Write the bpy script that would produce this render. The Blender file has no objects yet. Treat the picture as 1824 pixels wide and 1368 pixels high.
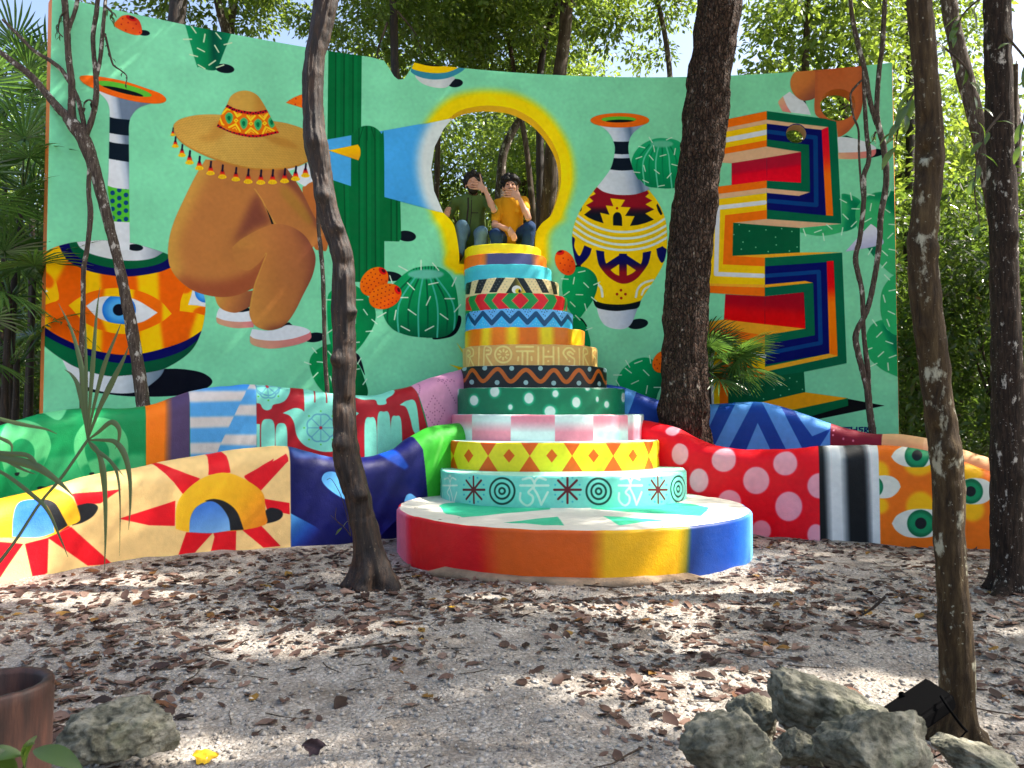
import bpy, bmesh, math, random
import numpy as np
from mathutils import Vector, Matrix
from mathutils.geometry import delaunay_2d_cdt

random.seed(7)
RNG = np.random.default_rng(11)
SC = bpy.context.scene
COL = SC.collection

# ------------------------------------------------------------------ camera, sky, sun, exposure
FPX, PITCH, EYE = 1370.0, math.radians(2.05), 1.25        # focal length in px of the 1824 px wide photograph
cam_d = bpy.data.cameras.new("camera")
cam = bpy.data.objects.new("camera", cam_d)
COL.objects.link(cam)
cam_d.sensor_width = 36.0
cam_d.lens = FPX / 1824.0 * 36.0
cam_d.clip_start, cam_d.clip_end = 0.05, 800.0
cam_d.dof.use_dof = True
cam_d.dof.focus_distance = 9.0
cam_d.dof.aperture_fstop = 8.5
cam.location = (0, 0, EYE)
cam.rotation_euler = (math.radians(90) + PITCH, 0, 0)
SC.camera = cam

SUN_DIR = Vector((0.62, 0.05, 0.78)).normalized()          # from the scene towards the sun
sun_el = math.asin(SUN_DIR.z)
sun_az = math.atan2(SUN_DIR.x, SUN_DIR.y)                   # clockwise from +Y
world = bpy.data.worlds.new("World")
SC.world = world
world.use_nodes = True
wn = world.node_tree
sky = wn.nodes.new("ShaderNodeTexSky")
sky.sky_type = 'NISHITA'
sky.sun_disc = False
sky.sun_elevation = sun_el
sky.sun_rotation = sun_az
sky.dust_density = 4.0
sky.air_density = 1.0
sky.ozone_density = 0.4
wn.links.new(sky.outputs[0], wn.nodes["Background"].inputs[0])
wn.nodes["Background"].inputs[1].default_value = 0.10

sun_d = bpy.data.lights.new("sun", 'SUN')
sun_d.energy = 3.6
sun_d.angle = math.radians(0.53)
sun_d.color = (1.0, 0.93, 0.84)
sun = bpy.data.objects.new("sun", sun_d)
sun.rotation_euler = SUN_DIR.to_track_quat('Z', 'Y').to_euler()
sun.location = SUN_DIR * 60
COL.objects.link(sun)

SC.view_settings.view_transform = 'Standard'
SC.view_settings.look = 'None'
SC.view_settings.exposure = 1.92
SC.view_settings.gamma = 1.0
SC.view_settings.use_curve_mapping = False
SC.render.engine = 'CYCLES'
SC.cycles.max_bounces = 7
SC.cycles.diffuse_bounces = 5
SC.cycles.transmission_bounces = 4
SC.cycles.use_denoising = True
SC.cycles.sample_clamp_indirect = 6.0
SC.cycles.caustics_reflective = False
SC.cycles.caustics_refractive = False

# ------------------------------------------------------------------ survey: photograph pixel -> place
CP, SP = math.cos(PITCH), math.sin(PITCH)

def at_depth(px, py, Y):
    a, b = (px - 912) / FPX, (684 - py) / FPX
    t = Y / (CP - b * SP)
    return Vector((a * t, Y, EYE + t * (SP + b * CP)))

def at_height(px, py, z):
    a, b = (px - 912) / FPX, (684 - py) / FPX
    t = (z - EYE) / (SP + b * CP)
    return Vector((a * t, t * (CP - b * SP), z))

class Plan:
    """A vertical surface: a plan curve seen from the camera; gives (arc length, height) of a sight line."""
    def __init__(self, xy):
        self.xy = np.asarray(xy, float)
        d = np.hypot(*np.diff(self.xy, axis=0).T)
        self.s = np.concatenate([[0], np.cumsum(d)])
        r = self.xy[:, 0] / self.xy[:, 1]
        i0, i1 = int(np.argmin(r)), int(np.argmax(r))
        self.i0, self.i1 = i0, i1
        rr = r[i0:i1 + 1]
        keep = np.concatenate([[True], np.diff(np.maximum.accumulate(rr)) > 1e-9])
        self.r, self.rs = rr[keep], self.s[i0:i1 + 1][keep]
    def xy_at(self, s):
        return np.stack([np.interp(s, self.s, self.xy[:, 0]), np.interp(s, self.s, self.xy[:, 1])], -1)
    def map(self, pts):
        p = np.asarray(pts, float)
        a, b = (p[:, 0] - 912) / FPX, (684 - p[:, 1]) / FPX
        ty = CP - b * SP
        q = a / ty
        s = np.interp(q, self.r, self.rs)
        lo, hi = q < self.r[0], q > self.r[-1]
        s = np.where(lo, self.rs[0] + (q - self.r[0]) * 9, np.where(hi, self.rs[-1] + (q - self.r[-1]) * 9, s))
        Y = self.xy_at(s)[:, 1]
        return np.stack([s, EYE + Y / ty * (SP + b * CP)], -1)

class Level:
    """A horizontal surface at height z."""
    def __init__(self, z): self.z = z
    def map(self, pts):
        return np.array([at_height(p[0], p[1], self.z)[:2] for p in pts])

# ------------------------------------------------------------------ names, labels, meshes
def tag(o, label=None, cat=None, group=None, kind=None):
    if label: o['label'] = label
    if cat: o['category'] = cat
    if group: o['group'] = group
    if kind: o['kind'] = kind
    return o

def empty(name, loc, label, cat, group=None):
    o = bpy.data.objects.new(name, None)
    o.location = loc
    o.empty_display_size = 0.2
    COL.objects.link(o)
    return tag(o, label, cat, group)

def mesh_np(name, V, F, smooth=True, uv=None):
    """V (n,3); F list of index lists or an (m,k) array; uv: per-vertex (n,2)."""
    me = bpy.data.meshes.new(name)
    V = np.asarray(V, np.float32)
    if isinstance(F, np.ndarray):
        m, k = F.shape
        me.vertices.add(len(V)); me.vertices.foreach_set("co", V.ravel())
        me.loops.add(m * k); me.loops.foreach_set("vertex_index", F.astype(np.int32).ravel())
        me.polygons.add(m)
        me.polygons.foreach_set("loop_start", np.arange(0, m * k, k, dtype=np.int32))
    else:
        me.from_pydata([tuple(v) for v in V.tolist()], [], F)
    me.update(calc_edges=True)
    if smooth:
        me.polygons.foreach_set("use_smooth", np.ones(len(me.polygons), bool))
    if uv is not None:
        l = me.uv_layers.new(name="UVMap")
        vi = np.empty(len(me.loops), np.int32); me.loops.foreach_get("vertex_index", vi)
        l.data.foreach_set("uv", np.asarray(uv, np.float32)[vi].ravel())
    return me

def obj(name, me, mats, parent=None, loc=None):
    o = bpy.data.objects.new(name, me)
    if not len(me.materials):
        for m in (mats if isinstance(mats, (list, tuple)) else [mats]): me.materials.append(m)
    COL.objects.link(o)
    if parent:
        o.parent = parent
        o.matrix_parent_inverse = Matrix.Translation(-Vector(parent.location))
    if loc is not None: o.location = loc
    return o

def join_np(parts):
    """parts: list of (V,F array) with equal face size -> one (V,F)."""
    Vs, Fs, n = [], [], 0
    for V, F in parts:
        Vs.append(np.asarray(V)); Fs.append(np.asarray(F) + n); n += len(V)
    return np.concatenate(Vs), np.concatenate(Fs)

# value noise ------------------------------------------------------
def _hash(ix, iy, iz, seed):
    h = (ix.astype(np.int64) * 374761393 + iy.astype(np.int64) * 668265263 + iz.astype(np.int64) * 2147483647 + seed * 144665) & 0x7fffffff
    h = ((h ^ (h >> 13)) * 1274126177) & 0x7fffffff
    h = ((h ^ (h >> 16)) * 1911520717) & 0x7fffffff
    return (h & 0xffff) / 65535.0 * 2 - 1

def vnoise(P, seed=0):
    P = np.asarray(P, float)
    I = np.floor(P).astype(int); f = P - I; f = f * f * (3 - 2 * f)
    out = 0
    for dx in (0, 1):
        for dy in (0, 1):
            for dz in (0, 1):
                w = (f[..., 0] if dx else 1 - f[..., 0]) * (f[..., 1] if dy else 1 - f[..., 1]) * (f[..., 2] if dz else 1 - f[..., 2])
                out = out + w * _hash(I[..., 0] + dx, I[..., 1] + dy, I[..., 2] + dz, seed)
    return out

def fbm(P, oct=4, seed=0):
    P = np.asarray(P, float); a, o = 1.0, 0
    for k in range(oct):
        o = o + a * vnoise(P, seed + k * 17); P = P * 2.03; a *= 0.5
    return o

# ------------------------------------------------------------------ node materials
def lin(c):
    r = []
    for v in c[:3]:
        v = v / 255.0
        r.append(v / 12.92 if v <= 0.04045 else ((v + 0.055) / 1.055) ** 2.4)
    return (*r, 1.0)

class Mat:
    def __init__(self, name):
        self.m = bpy.data.materials.new(name)
        self.m.use_nodes = True
        self.t = self.m.node_tree
        self.bsdf = self.t.nodes["Principled BSDF"]
        self.out = self.t.nodes["Material Output"]
    def n(self, typ, **kw):
        nd = self.t.nodes.new(typ)
        for k, v in kw.items():
            if k.startswith('i_'):
                key = k[2:]
                nd.inputs[int(key) if key.isdigit() else key.replace('_', ' ')].default_value = v
            else: setattr(nd, k, v)
        return nd
    def l(self, a, b): self.t.links.new(a, b)
    def ramp(self, fac, stops):
        r = self.n("ShaderNodeValToRGB")
        e = r.color_ramp.elements
        while len(e) > 1: e.remove(e[-1])
        e[0].position, e[0].color = stops[0][0], stops[0][1]
        for p, c in stops[1:]:
            x = e.new(p); x.color = c
        self.l(fac, r.inputs[0]); return r.outputs[0]
    def mix(self, fac, a, b, mode='MIX'):
        m = self.n("ShaderNodeMix", data_type='RGBA', blend_type=mode)
        for sock, v in ((0, fac), (6, a), (7, b)):
            if hasattr(v, 'links'): self.l(v, m.inputs[sock])
            else: m.inputs[sock].default_value = v
        return m.outputs[2]
    def noise(self, scale, detail=4, rough=0.55, vec=None, out=0, **kw):
        n = self.n("ShaderNodeTexNoise", i_Scale=scale, i_Detail=detail, i_Roughness=rough)
        if vec is not None: self.l(vec, n.inputs["Vector"])
        return n.outputs[out]
    def coord(self, which="Object"):
        return self.n("ShaderNodeTexCoord").outputs[which]
    def scaled(self, vec, s):
        mp = self.n("ShaderNodeMapping"); mp.inputs["Scale"].default_value = s
        self.l(vec, mp.inputs["Vector"]); return mp.outputs[0]
    def bump(self, h, strength=0.3, dist=0.01, prev=None):
        b = self.n("ShaderNodeBump", i_Strength=strength, i_Distance=dist)
        self.l(h, b.inputs["Height"])
        if prev is not None: self.l(prev, b.inputs["Normal"])
        return b.outputs[0]

def plain(name, rgb, rough=0.7, bump=0.0, bscale=60, var=0.12, spec=0.3):
    M = Mat(name)
    co = M.coord()
    n = M.noise(bscale * 0.08, 5, 0.6, co)
    c = lin(rgb)
    dk = tuple(v * (1 - var) for v in c[:3]) + (1,)
    lt = tuple(min(1, v * (1 + var)) for v in c[:3]) + (1,)
    M.l(M.ramp(n, [(0.3, dk), (0.7, lt)]), M.bsdf.inputs["Base Color"])
    M.bsdf.inputs["Roughness"].default_value = rough
    M.bsdf.inputs["Specular IOR Level"].default_value = spec
    if bump:
        M.l(M.bump(M.noise(bscale, 6, 0.6, co), bump, 0.01), M.bsdf.inputs["Normal"])
    return M.m

def painted(name, image, rough=0.55, bump=0.25, spec=.35):
    """Painted cement render: the painted picture on trowelled plaster."""
    M = Mat(name)
    uv = M.coord("UV")
    im = M.n("ShaderNodeTexImage", image=image, extension='EXTEND', interpolation='Cubic')
    M.l(uv, im.inputs[0])
    co = M.coord("Object")
    stain = M.ramp(M.noise(0.9, 6, 0.65, co), [(0.32, (0.92, 0.92, 0.90, 1)), (0.62, (1, 1, 1, 1))])
    grit = M.ramp(M.noise(70, 4, 0.7, co), [(0.25, (0.9, 0.9, 0.9, 1)), (0.5, (1, 1, 1, 1))])
    c = M.mix(0.55, im.outputs[0], stain, 'MULTIPLY')
    c = M.mix(0.28, c, grit, 'MULTIPLY')
    M.l(c, M.bsdf.inputs["Base Color"])
    M.l(M.ramp(M.noise(6, 5, 0.6, co), [(0.3, (rough - .12,) * 3 + (1,)), (0.7, (rough + .15,) * 3 + (1,))]), M.bsdf.inputs["Roughness"])
    M.bsdf.inputs["Specular IOR Level"].default_value = spec
    b = M.bump(M.noise(5, 5, 0.6, co), bump * 0.6, 0.03)
    b = M.bump(M.noise(95, 4, 0.75, co), bump, 0.006, b)
    M.l(b, M.bsdf.inputs["Normal"])
    return M.m

# ------------------------------------------------------------------ paint: a small scan converter for the murals
def Q(ox, oy, sc):
    return lambda *pts: [(ox + p[0] / sc, oy + p[1] / sc, *p[2:]) for p in pts]

def smooth(pts, closed=True, n=8):
    """Catmull-Rom through pts; a third value marks a corner."""
    P = [np.array(p[:2], float) for p in pts]; K = [len(p) > 2 for p in pts]
    m = len(P); out = []
    for i in range(m if closed else m - 1):
        j = (i + 1) % m
        p0, p1 = P[i], P[j]
        pm = P[i - 1] if (closed or i > 0) else p0
        pn = P[(j + 1) % m] if (closed or j < m - 1) else p1
        t0 = (p1 - p0) if K[i] or (not closed and i == 0) else (p1 - pm) / 2
        t1 = (p1 - p0) if K[j] or (not closed and j == m - 1) else (pn - p0) / 2
        if K[i] and K[j]:
            out.append(p0); continue
        for k in range(n):
            t = k / n
            out.append((2*t**3 - 3*t**2 + 1) * p0 + (t**3 - 2*t**2 + t) * t0 + (-2*t**3 + 3*t**2) * p1 + (t**3 - t**2) * t1)
    if not closed: out.append(P[-1])
    return [tuple(p) for p in out]

def ell(cx, cy, rx, ry, rot=0, n=40):
    r = math.radians(rot); c, s = math.cos(r), math.sin(r)
    return [(cx + rx * math.cos(t) * c - ry * math.sin(t) * s, cy + rx * math.cos(t) * s + ry * math.sin(t) * c)
            for t in (2 * math.pi * k / n for k in range(n))]

def boxblur(a, r):
    r = int(max(1, round(r)))
    for ax in (0, 1):
        for _ in range(2):
            k = 2 * r + 1
            p = np.pad(a, [(r + 1, r) if i == ax else (0, 0) for i in (0, 1)], mode='edge')
            c = np.cumsum(p, axis=ax, dtype=np.float64)
            a = ((c[k:] - c[:-k]) if ax == 0 else (c[:, k:] - c[:, :-k])) / k
    return a.astype(np.float32)

class Mask:
    def __init__(s, x0, y0, a): s.x0, s.y0, s.a = x0, y0, a
    def window(s, x0, y0, w, h):
        o = np.zeros((h, w), np.float32)
        ax0, ay0 = max(x0, s.x0), max(y0, s.y0)
        ax1, ay1 = min(x0 + w, s.x0 + s.a.shape[1]), min(y0 + h, s.y0 + s.a.shape[0])
        if ax1 > ax0 and ay1 > ay0:
            o[ay0 - y0:ay1 - y0, ax0 - x0:ax1 - x0] = s.a[ay0 - s.y0:ay1 - s.y0, ax0 - s.x0:ax1 - s.x0]
        return o

class Canvas:
    def __init__(s, name, surf, s0, s1, z0, z1, mpt, bg, px=0.0068):
        s.name, s.surf, s.s0, s.z0, s.m = name, surf, s0, z0, mpt
        s.W, s.H = int((s1 - s0) / mpt) + 1, int((z1 - z0) / mpt) + 1
        s.img = np.empty((s.H, s.W, 3), np.float32); s.img[:] = np.array(bg, np.float32) / 255
        s.pxt = px / mpt                           # about one photo pixel in texels
    def T(s, pts):
        q = s.surf.map([p[:2] for p in pts])
        return np.stack([(q[:, 0] - s.s0) / s.m, (q[:, 1] - s.z0) / s.m], -1)
    def uv(s, sz):
        sz = np.asarray(sz, float)
        return np.stack([((sz[:, 0] - s.s0) / s.m + .5) / s.W, ((sz[:, 1] - s.z0) / s.m + .5) / s.H], -1)
    def cover(s, P, pad=0):
        x0 = max(0, int(math.floor(P[:, 0].min())) - 1 - pad); x1 = min(s.W, int(math.ceil(P[:, 0].max())) + 2 + pad)
        y0 = max(0, int(math.floor(P[:, 1].min())) - 1 - pad); y1 = min(s.H, int(math.ceil(P[:, 1].max())) + 2 + pad)
        if x1 <= x0 or y1 <= y0: return None
        w, h = x1 - x0, y1 - y0
        a = np.zeros((h, w), np.float32)
        xs = np.arange(w, dtype=np.float32) + x0 + 0.5     # right edges of texels centred on integers
        A, B = P, np.roll(P, -1, 0)
        lo, hi = np.minimum(A[:, 1], B[:, 1]), np.maximum(A[:, 1], B[:, 1])
        dy = B[:, 1] - A[:, 1]; dy = np.where(abs(dy) < 1e-9, 1e-9, dy)
        SUB = 3
        ya, yb = max(y0, int(math.floor(P[:, 1].min()))), min(y1, int(math.ceil(P[:, 1].max())) + 1)
        for y in range(ya, yb):
            row = None
            for k in range(SUB):
                yy = y - 0.5 + (k + 0.5) / SUB
                i = np.nonzero((lo <= yy) & (hi > yy))[0]
                if len(i) < 2: continue
                cx = np.sort(A[i, 0] + (yy - A[i, 1]) / dy[i] * (B[i, 0] - A[i, 0]))
                for xa, xb in zip(cx[0::2], cx[1::2]):
                    ca = int(max(x0, math.floor(xa - 0.5))) - x0; cb = int(min(x1, math.ceil(xb + 1.5))) - x0
                    if cb <= ca: continue
                    r = xs[ca:cb]
                    a[y - y0, ca:cb] += (np.clip(r - xa, 0, 1) - np.clip(r - xb, 0, 1)) / SUB
        return Mask(x0, y0, a)
    def poly(s, pts, col=None, soft=0, clip=None, grad=None, alpha=1.0, not_in=None):
        P = s.T(pts)
        pad = int(soft * s.pxt * 2.2) + 2 if soft else 0
        m = s.cover(P, pad)
        if m is None: return None
        if soft: m.a = boxblur(m.a, soft * s.pxt / 2)
        return s.comp(m, col, clip, grad, alpha, not_in)
    def blob(s, pts, col=None, **k): return s.poly(smooth(pts), col, **k)
    def ellipse(s, cx, cy, rx, ry, col=None, rot=0, **k): return s.poly(ell(cx, cy, rx, ry, rot), col, **k)
    def comp(s, m, col, clip=None, grad=None, alpha=1.0, not_in=None):
        h, w = m.a.shape
        a = np.clip(m.a, 0, 1) * alpha
        for c in (clip if isinstance(clip, (list, tuple)) else [clip]):
            if c is not None: a = a * c.window(m.x0, m.y0, w, h)
        if not_in is not None: a = a * (1 - not_in.window(m.x0, m.y0, w, h))
        m.a = a
        if col is None and grad is None: return m
        if grad is None: C = np.array(col, np.float32) / 255
        else:
            yy, xx = np.mgrid[m.y0:m.y0 + h, m.x0:m.x0 + w].astype(np.float32)
            if grad[0] == 'lin':
                p = s.T([grad[1], grad[2]]); d = p[1] - p[0]
                t = ((xx - p[0, 0]) * d[0] + (yy - p[0, 1]) * d[1]) / (d @ d)
            else:
                c = s.T([grad[1]])[0]; e = s.T([(grad[1][0] + grad[2], grad[1][1])])[0]
                t = np.hypot(xx - c[0], yy - c[1]) / abs(e[0] - c[0])
            st = grad[3]; ts = [q[0] for q in st]
            C = np.stack([np.interp(t, ts, [q[1][k] / 255 for q in st]) for k in range(3)], -1)
        v = s.img[m.y0:m.y0 + h, m.x0:m.x0 + w]
        v += a[..., None] * (C - v)
        return m
    def line(s, pts, wpx, col, clip=None, alpha=1.0, curve=False, grad=None):
        P = s.T(smooth(pts, False) if curve else pts)
        w = wpx * s.pxt / 2
        x0 = max(0, int(P[:, 0].min() - w - 2)); x1 = min(s.W, int(P[:, 0].max() + w + 3))
        y0 = max(0, int(P[:, 1].min() - w - 2)); y1 = min(s.H, int(P[:, 1].max() + w + 3))
        if x1 <= x0 or y1 <= y0: return None
        yy, xx = np.mgrid[y0:y1, x0:x1].astype(np.float32)
        d = np.full(xx.shape, 1e9, np.float32)
        for p, q in zip(P[:-1], P[1:]):
            v = q - p; L = v @ v + 1e-9
            t = np.clip(((xx - p[0]) * v[0] + (yy - p[1]) * v[1]) / L, 0, 1)
            d = np.minimum(d, np.hypot(xx - p[0] - t * v[0], yy - p[1] - t * v[1]))
        return s.comp(Mask(x0, y0, np.clip(0.5 + w - d, 0, 1)), col, clip, grad, alpha)
    def spines(s, pts, col=(215, 235, 215), w=2.2, ln=11, clip=None):
        for i, p in enumerate(pts):
            r = math.radians(p[2] if len(p) > 2 else (i * 67) % 180)
            dx, dy = math.cos(r) * ln / 2, math.sin(r) * ln / 2
            s.line([(p[0] - dx, p[1] - dy), (p[0] + dx, p[1] + dy)], w, col, clip)
    def image(s):
        # brush and roller marks
        h, w, _ = s.img.shape
        m_ = s.img.mean(-1, keepdims=True)
        s.img = np.clip(m_ + (s.img - m_) * 1.2, 0, 1)            # clean full strength pigments
        n = boxblur(RNG.standard_normal((h, w)).astype(np.float32), 3)
        n2 = boxblur(RNG.standard_normal((h, w)).astype(np.float32), 30)
        g = 1 + 0.08 * n / max(1e-6, n.std()) * 0.12 + 0.02 * n2 / max(1e-6, n2.std())
        px = np.ones((h, w, 4), np.float32)
        px[..., :3] = np.clip(s.img * g[..., None], 0, 1)
        im = bpy.data.images.new(s.name, w, h, alpha=False)
        im.pixels.foreach_set(px.ravel())
        im.update(); im.pack()
        return im

def inside(poly, pts):
    P = np.asarray([p[:2] for p in poly]); x, y = pts[:, 0], pts[:, 1]
    A, B = P, np.roll(P, -1, 0)
    r = np.zeros(len(pts), bool)
    for a, b in zip(A, B):
        if a[1] == b[1]: continue
        k = (a[1] > y) != (b[1] > y)
        r ^= k & (x < (b[0] - a[0]) * (y - a[1]) / (b[1] - a[1]) + a[0])
    return r

def triangulate(loops, step):
    """Even-odd region between loops -> points, triangles, boundary loops as index lists."""
    vs, es, idx = [], [], []
    for lp in loops:
        n0 = len(vs); vs += [Vector(p[:2]) for p in lp]
        es += [(n0 + i, n0 + (i + 1) % len(lp)) for i in range(len(lp))]
    allp = np.array([v[:] for v in vs])
    lo, hi = allp.min(0), allp.max(0)
    gx = np.arange(math.floor(lo[0] / step) * step + step * .5, hi[0], step); gy = np.arange(lo[1] + step * 1.3, hi[1], step * 2.5)
    g = np.array([(x, y) for x in gx for y in gy]).reshape(-1, 2)
    if len(g):
        k = np.zeros(len(g), bool)
        for lp in loops: k ^= inside(lp, g)
        d = np.full(len(g), 9.0)
        for p in allp[:: max(1, len(allp) // 600)]: d = np.minimum(d, np.hypot(*(g - p).T))
        vs += [Vector(p) for p in g[k & (d > step * .35)]]
    v, e, f, *_ = delaunay_2d_cdt(vs, es, [], 0, 1e-6)
    v = np.array([p[:] for p in v]); f = np.array([list(t) for t in f])
    c = v[f].mean(1); k = np.zeros(len(f), bool)
    for lp in loops: k ^= inside(lp, c)
    f = f[k]
    a, b, cc = v[f[:, 0]], v[f[:, 1]], v[f[:, 2]]
    area = (b[:, 0] - a[:, 0]) * (cc[:, 1] - a[:, 1]) - (b[:, 1] - a[:, 1]) * (cc[:, 0] - a[:, 0])
    f[area < 0] = f[area < 0][:, ::-1]
    return v, f
# ================================================================== GROUND
def graded(lo, hi, a, b, fine, k=1.16):
    xs = list(np.arange(a, b + fine / 2, fine))
    d, x = fine, xs[-1]
    while x < hi: d = min(d * k, 8); x += d; xs.append(x)
    d, x = fine, xs[0]; pre = []
    while x > lo: d = min(d * k, 8); x -= d; pre.append(x)
    return np.array(pre[::-1] + xs)

def ground_z(x, y):
    p = np.stack([x * 0.55, y * 0.55, 0 * x], -1)
    near = np.clip((9 - np.hypot(x, y - 5)) / 4, 0, 1)
    z = 0.035 * fbm(p, 3, 5) - 0.02 + 0.012 * fbm(p * 9, 3, 9) * near
    dl = np.exp(-((x + 2.9) ** 2 / 1.2 + (y - 6.45) ** 2 / .5))
    return z + 0.05 * dl

gx, gy = graded(-150, 150, -5, 5.4, .05), graded(-20, 260, 1.0, 9, .05)
X, Y = np.meshgrid(gx, gy)
gv = np.stack([X, Y, ground_z(X, Y)], -1).reshape(-1, 3)
nx = len(gx); ii = (np.arange(len(gy) - 1)[:, None] * nx + np.arange(nx - 1)[None]).reshape(-1)
gf = np.stack([ii, ii + 1, ii + nx + 1, ii + nx], -1)

def ground_mat():
    M = Mat("gravel_ground")
    co = M.coord()
    patch = M.noise(0.9, 6, 0.62, co)
    humus = M.noise(3.2, 7, 0.7, co)
    vor = M.n("ShaderNodeTexVoronoi", i_Scale=58.0); M.l(co, vor.inputs["Vector"])
    vor2 = M.n("ShaderNodeTexVoronoi", i_Scale=140.0); M.l(co, vor2.inputs["Vector"])
    peb = M.ramp(vor.outputs["Color"], [(0.1, (0.26, 0.232, 0.20, 1)), (0.5, (0.41, 0.375, 0.33, 1)), (0.95, (0.58, 0.54, 0.485, 1))])
    c = M.mix(M.ramp(humus, [(0.46, (0, 0, 0, 1)), (0.66, (0.8, 0.8, 0.8, 1))]), peb, (0.16, 0.125, 0.095, 1))
    c = M.mix(M.ramp(patch, [(0.38, (0, 0, 0, 1)), (0.7, (0.55, 0.55, 0.55, 1))]), c, (0.47, 0.425, 0.375, 1))
    edge = M.ramp(vor.outputs["Distance"], [(0.0, (1, 1, 1, 1)), (0.75, (0.62, 0.6, 0.57, 1))])
    c = M.mix(0.8, c, edge, 'MULTIPLY')
    M.l(c, M.bsdf.inputs["Base Color"])
    M.bsdf.inputs["Roughness"].default_value = 0.95
    M.bsdf.inputs["Specular IOR Level"].default_value = 0.15
    inv = M.n("ShaderNodeMath", operation='SUBTRACT'); inv.inputs[0].default_value = 1.0; M.l(vor.outputs["Distance"], inv.inputs[1])
    inv2 = M.n("ShaderNodeMath", operation='SUBTRACT'); inv2.inputs[0].default_value = 1.0; M.l(vor2.outputs["Distance"], inv2.inputs[1])
    b = M.bump(inv.outputs[0], 0.7, 0.012)
    b = M.bump(inv2.outputs[0], 0.5, 0.006, b)
    M.l(b, M.bsdf.inputs["Normal"])
    return M.m
tag(obj("ground", mesh_np("ground", gv, gf), ground_mat()), kind='structure')

# ================================================================== MURAL WALL
WALL_TOP = 5.646
wall_y = lambda x: 9.8211 + .16522 * x - .04535 * x * x - .00025 * x ** 3
wx = np.linspace(-6.2, 5.6, 480)
WALL = Plan(np.stack([wx, wall_y(wx)], -1))
wl = float(WALL.map([(84, 400)])[0, 0]); wr = float(WALL.map([(1595, 440)])[0, 0])
WC = Canvas("mural_paint", WALL, wl - .1, wr + .1, -0.05, WALL_TOP + .1, 0.0042, (138, 215, 172))
MOTIFS = []                                       # (name, label, px outline, layer)
def motif(name, label, pts, layer=0, closed_smooth=True):
    MOTIFS.append((name, label, smooth(pts) if closed_smooth else pts, layer))

A1, A2, A3, A4 = Q(0, 0, 3.9652), Q(0, 345, 3.9652), Q(280, 100, 3.9652), Q(280, 400, 3.9652)
A5, A6 = Q(660, 0, 3.9652), Q(640, 345, 3.9652)
B1, B2, B3, B4 = Q(960, 100, 3.9652), Q(960, 445, 3.9652), Q(1220, 80, 3.9652), Q(1220, 425, 3.9652)
HAT, FIG, VAS, PAD = Q(380, 150, 8.2909), Q(300, 240, 6.5143), Q(1000, 320, 8.6857), Q(1380, 300, 7.6)
WHITE, BLACK, NAVY, MINT = (224, 227, 230), (10, 20, 28), (8, 10, 78), (138, 215, 172)
wc = WC

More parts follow.
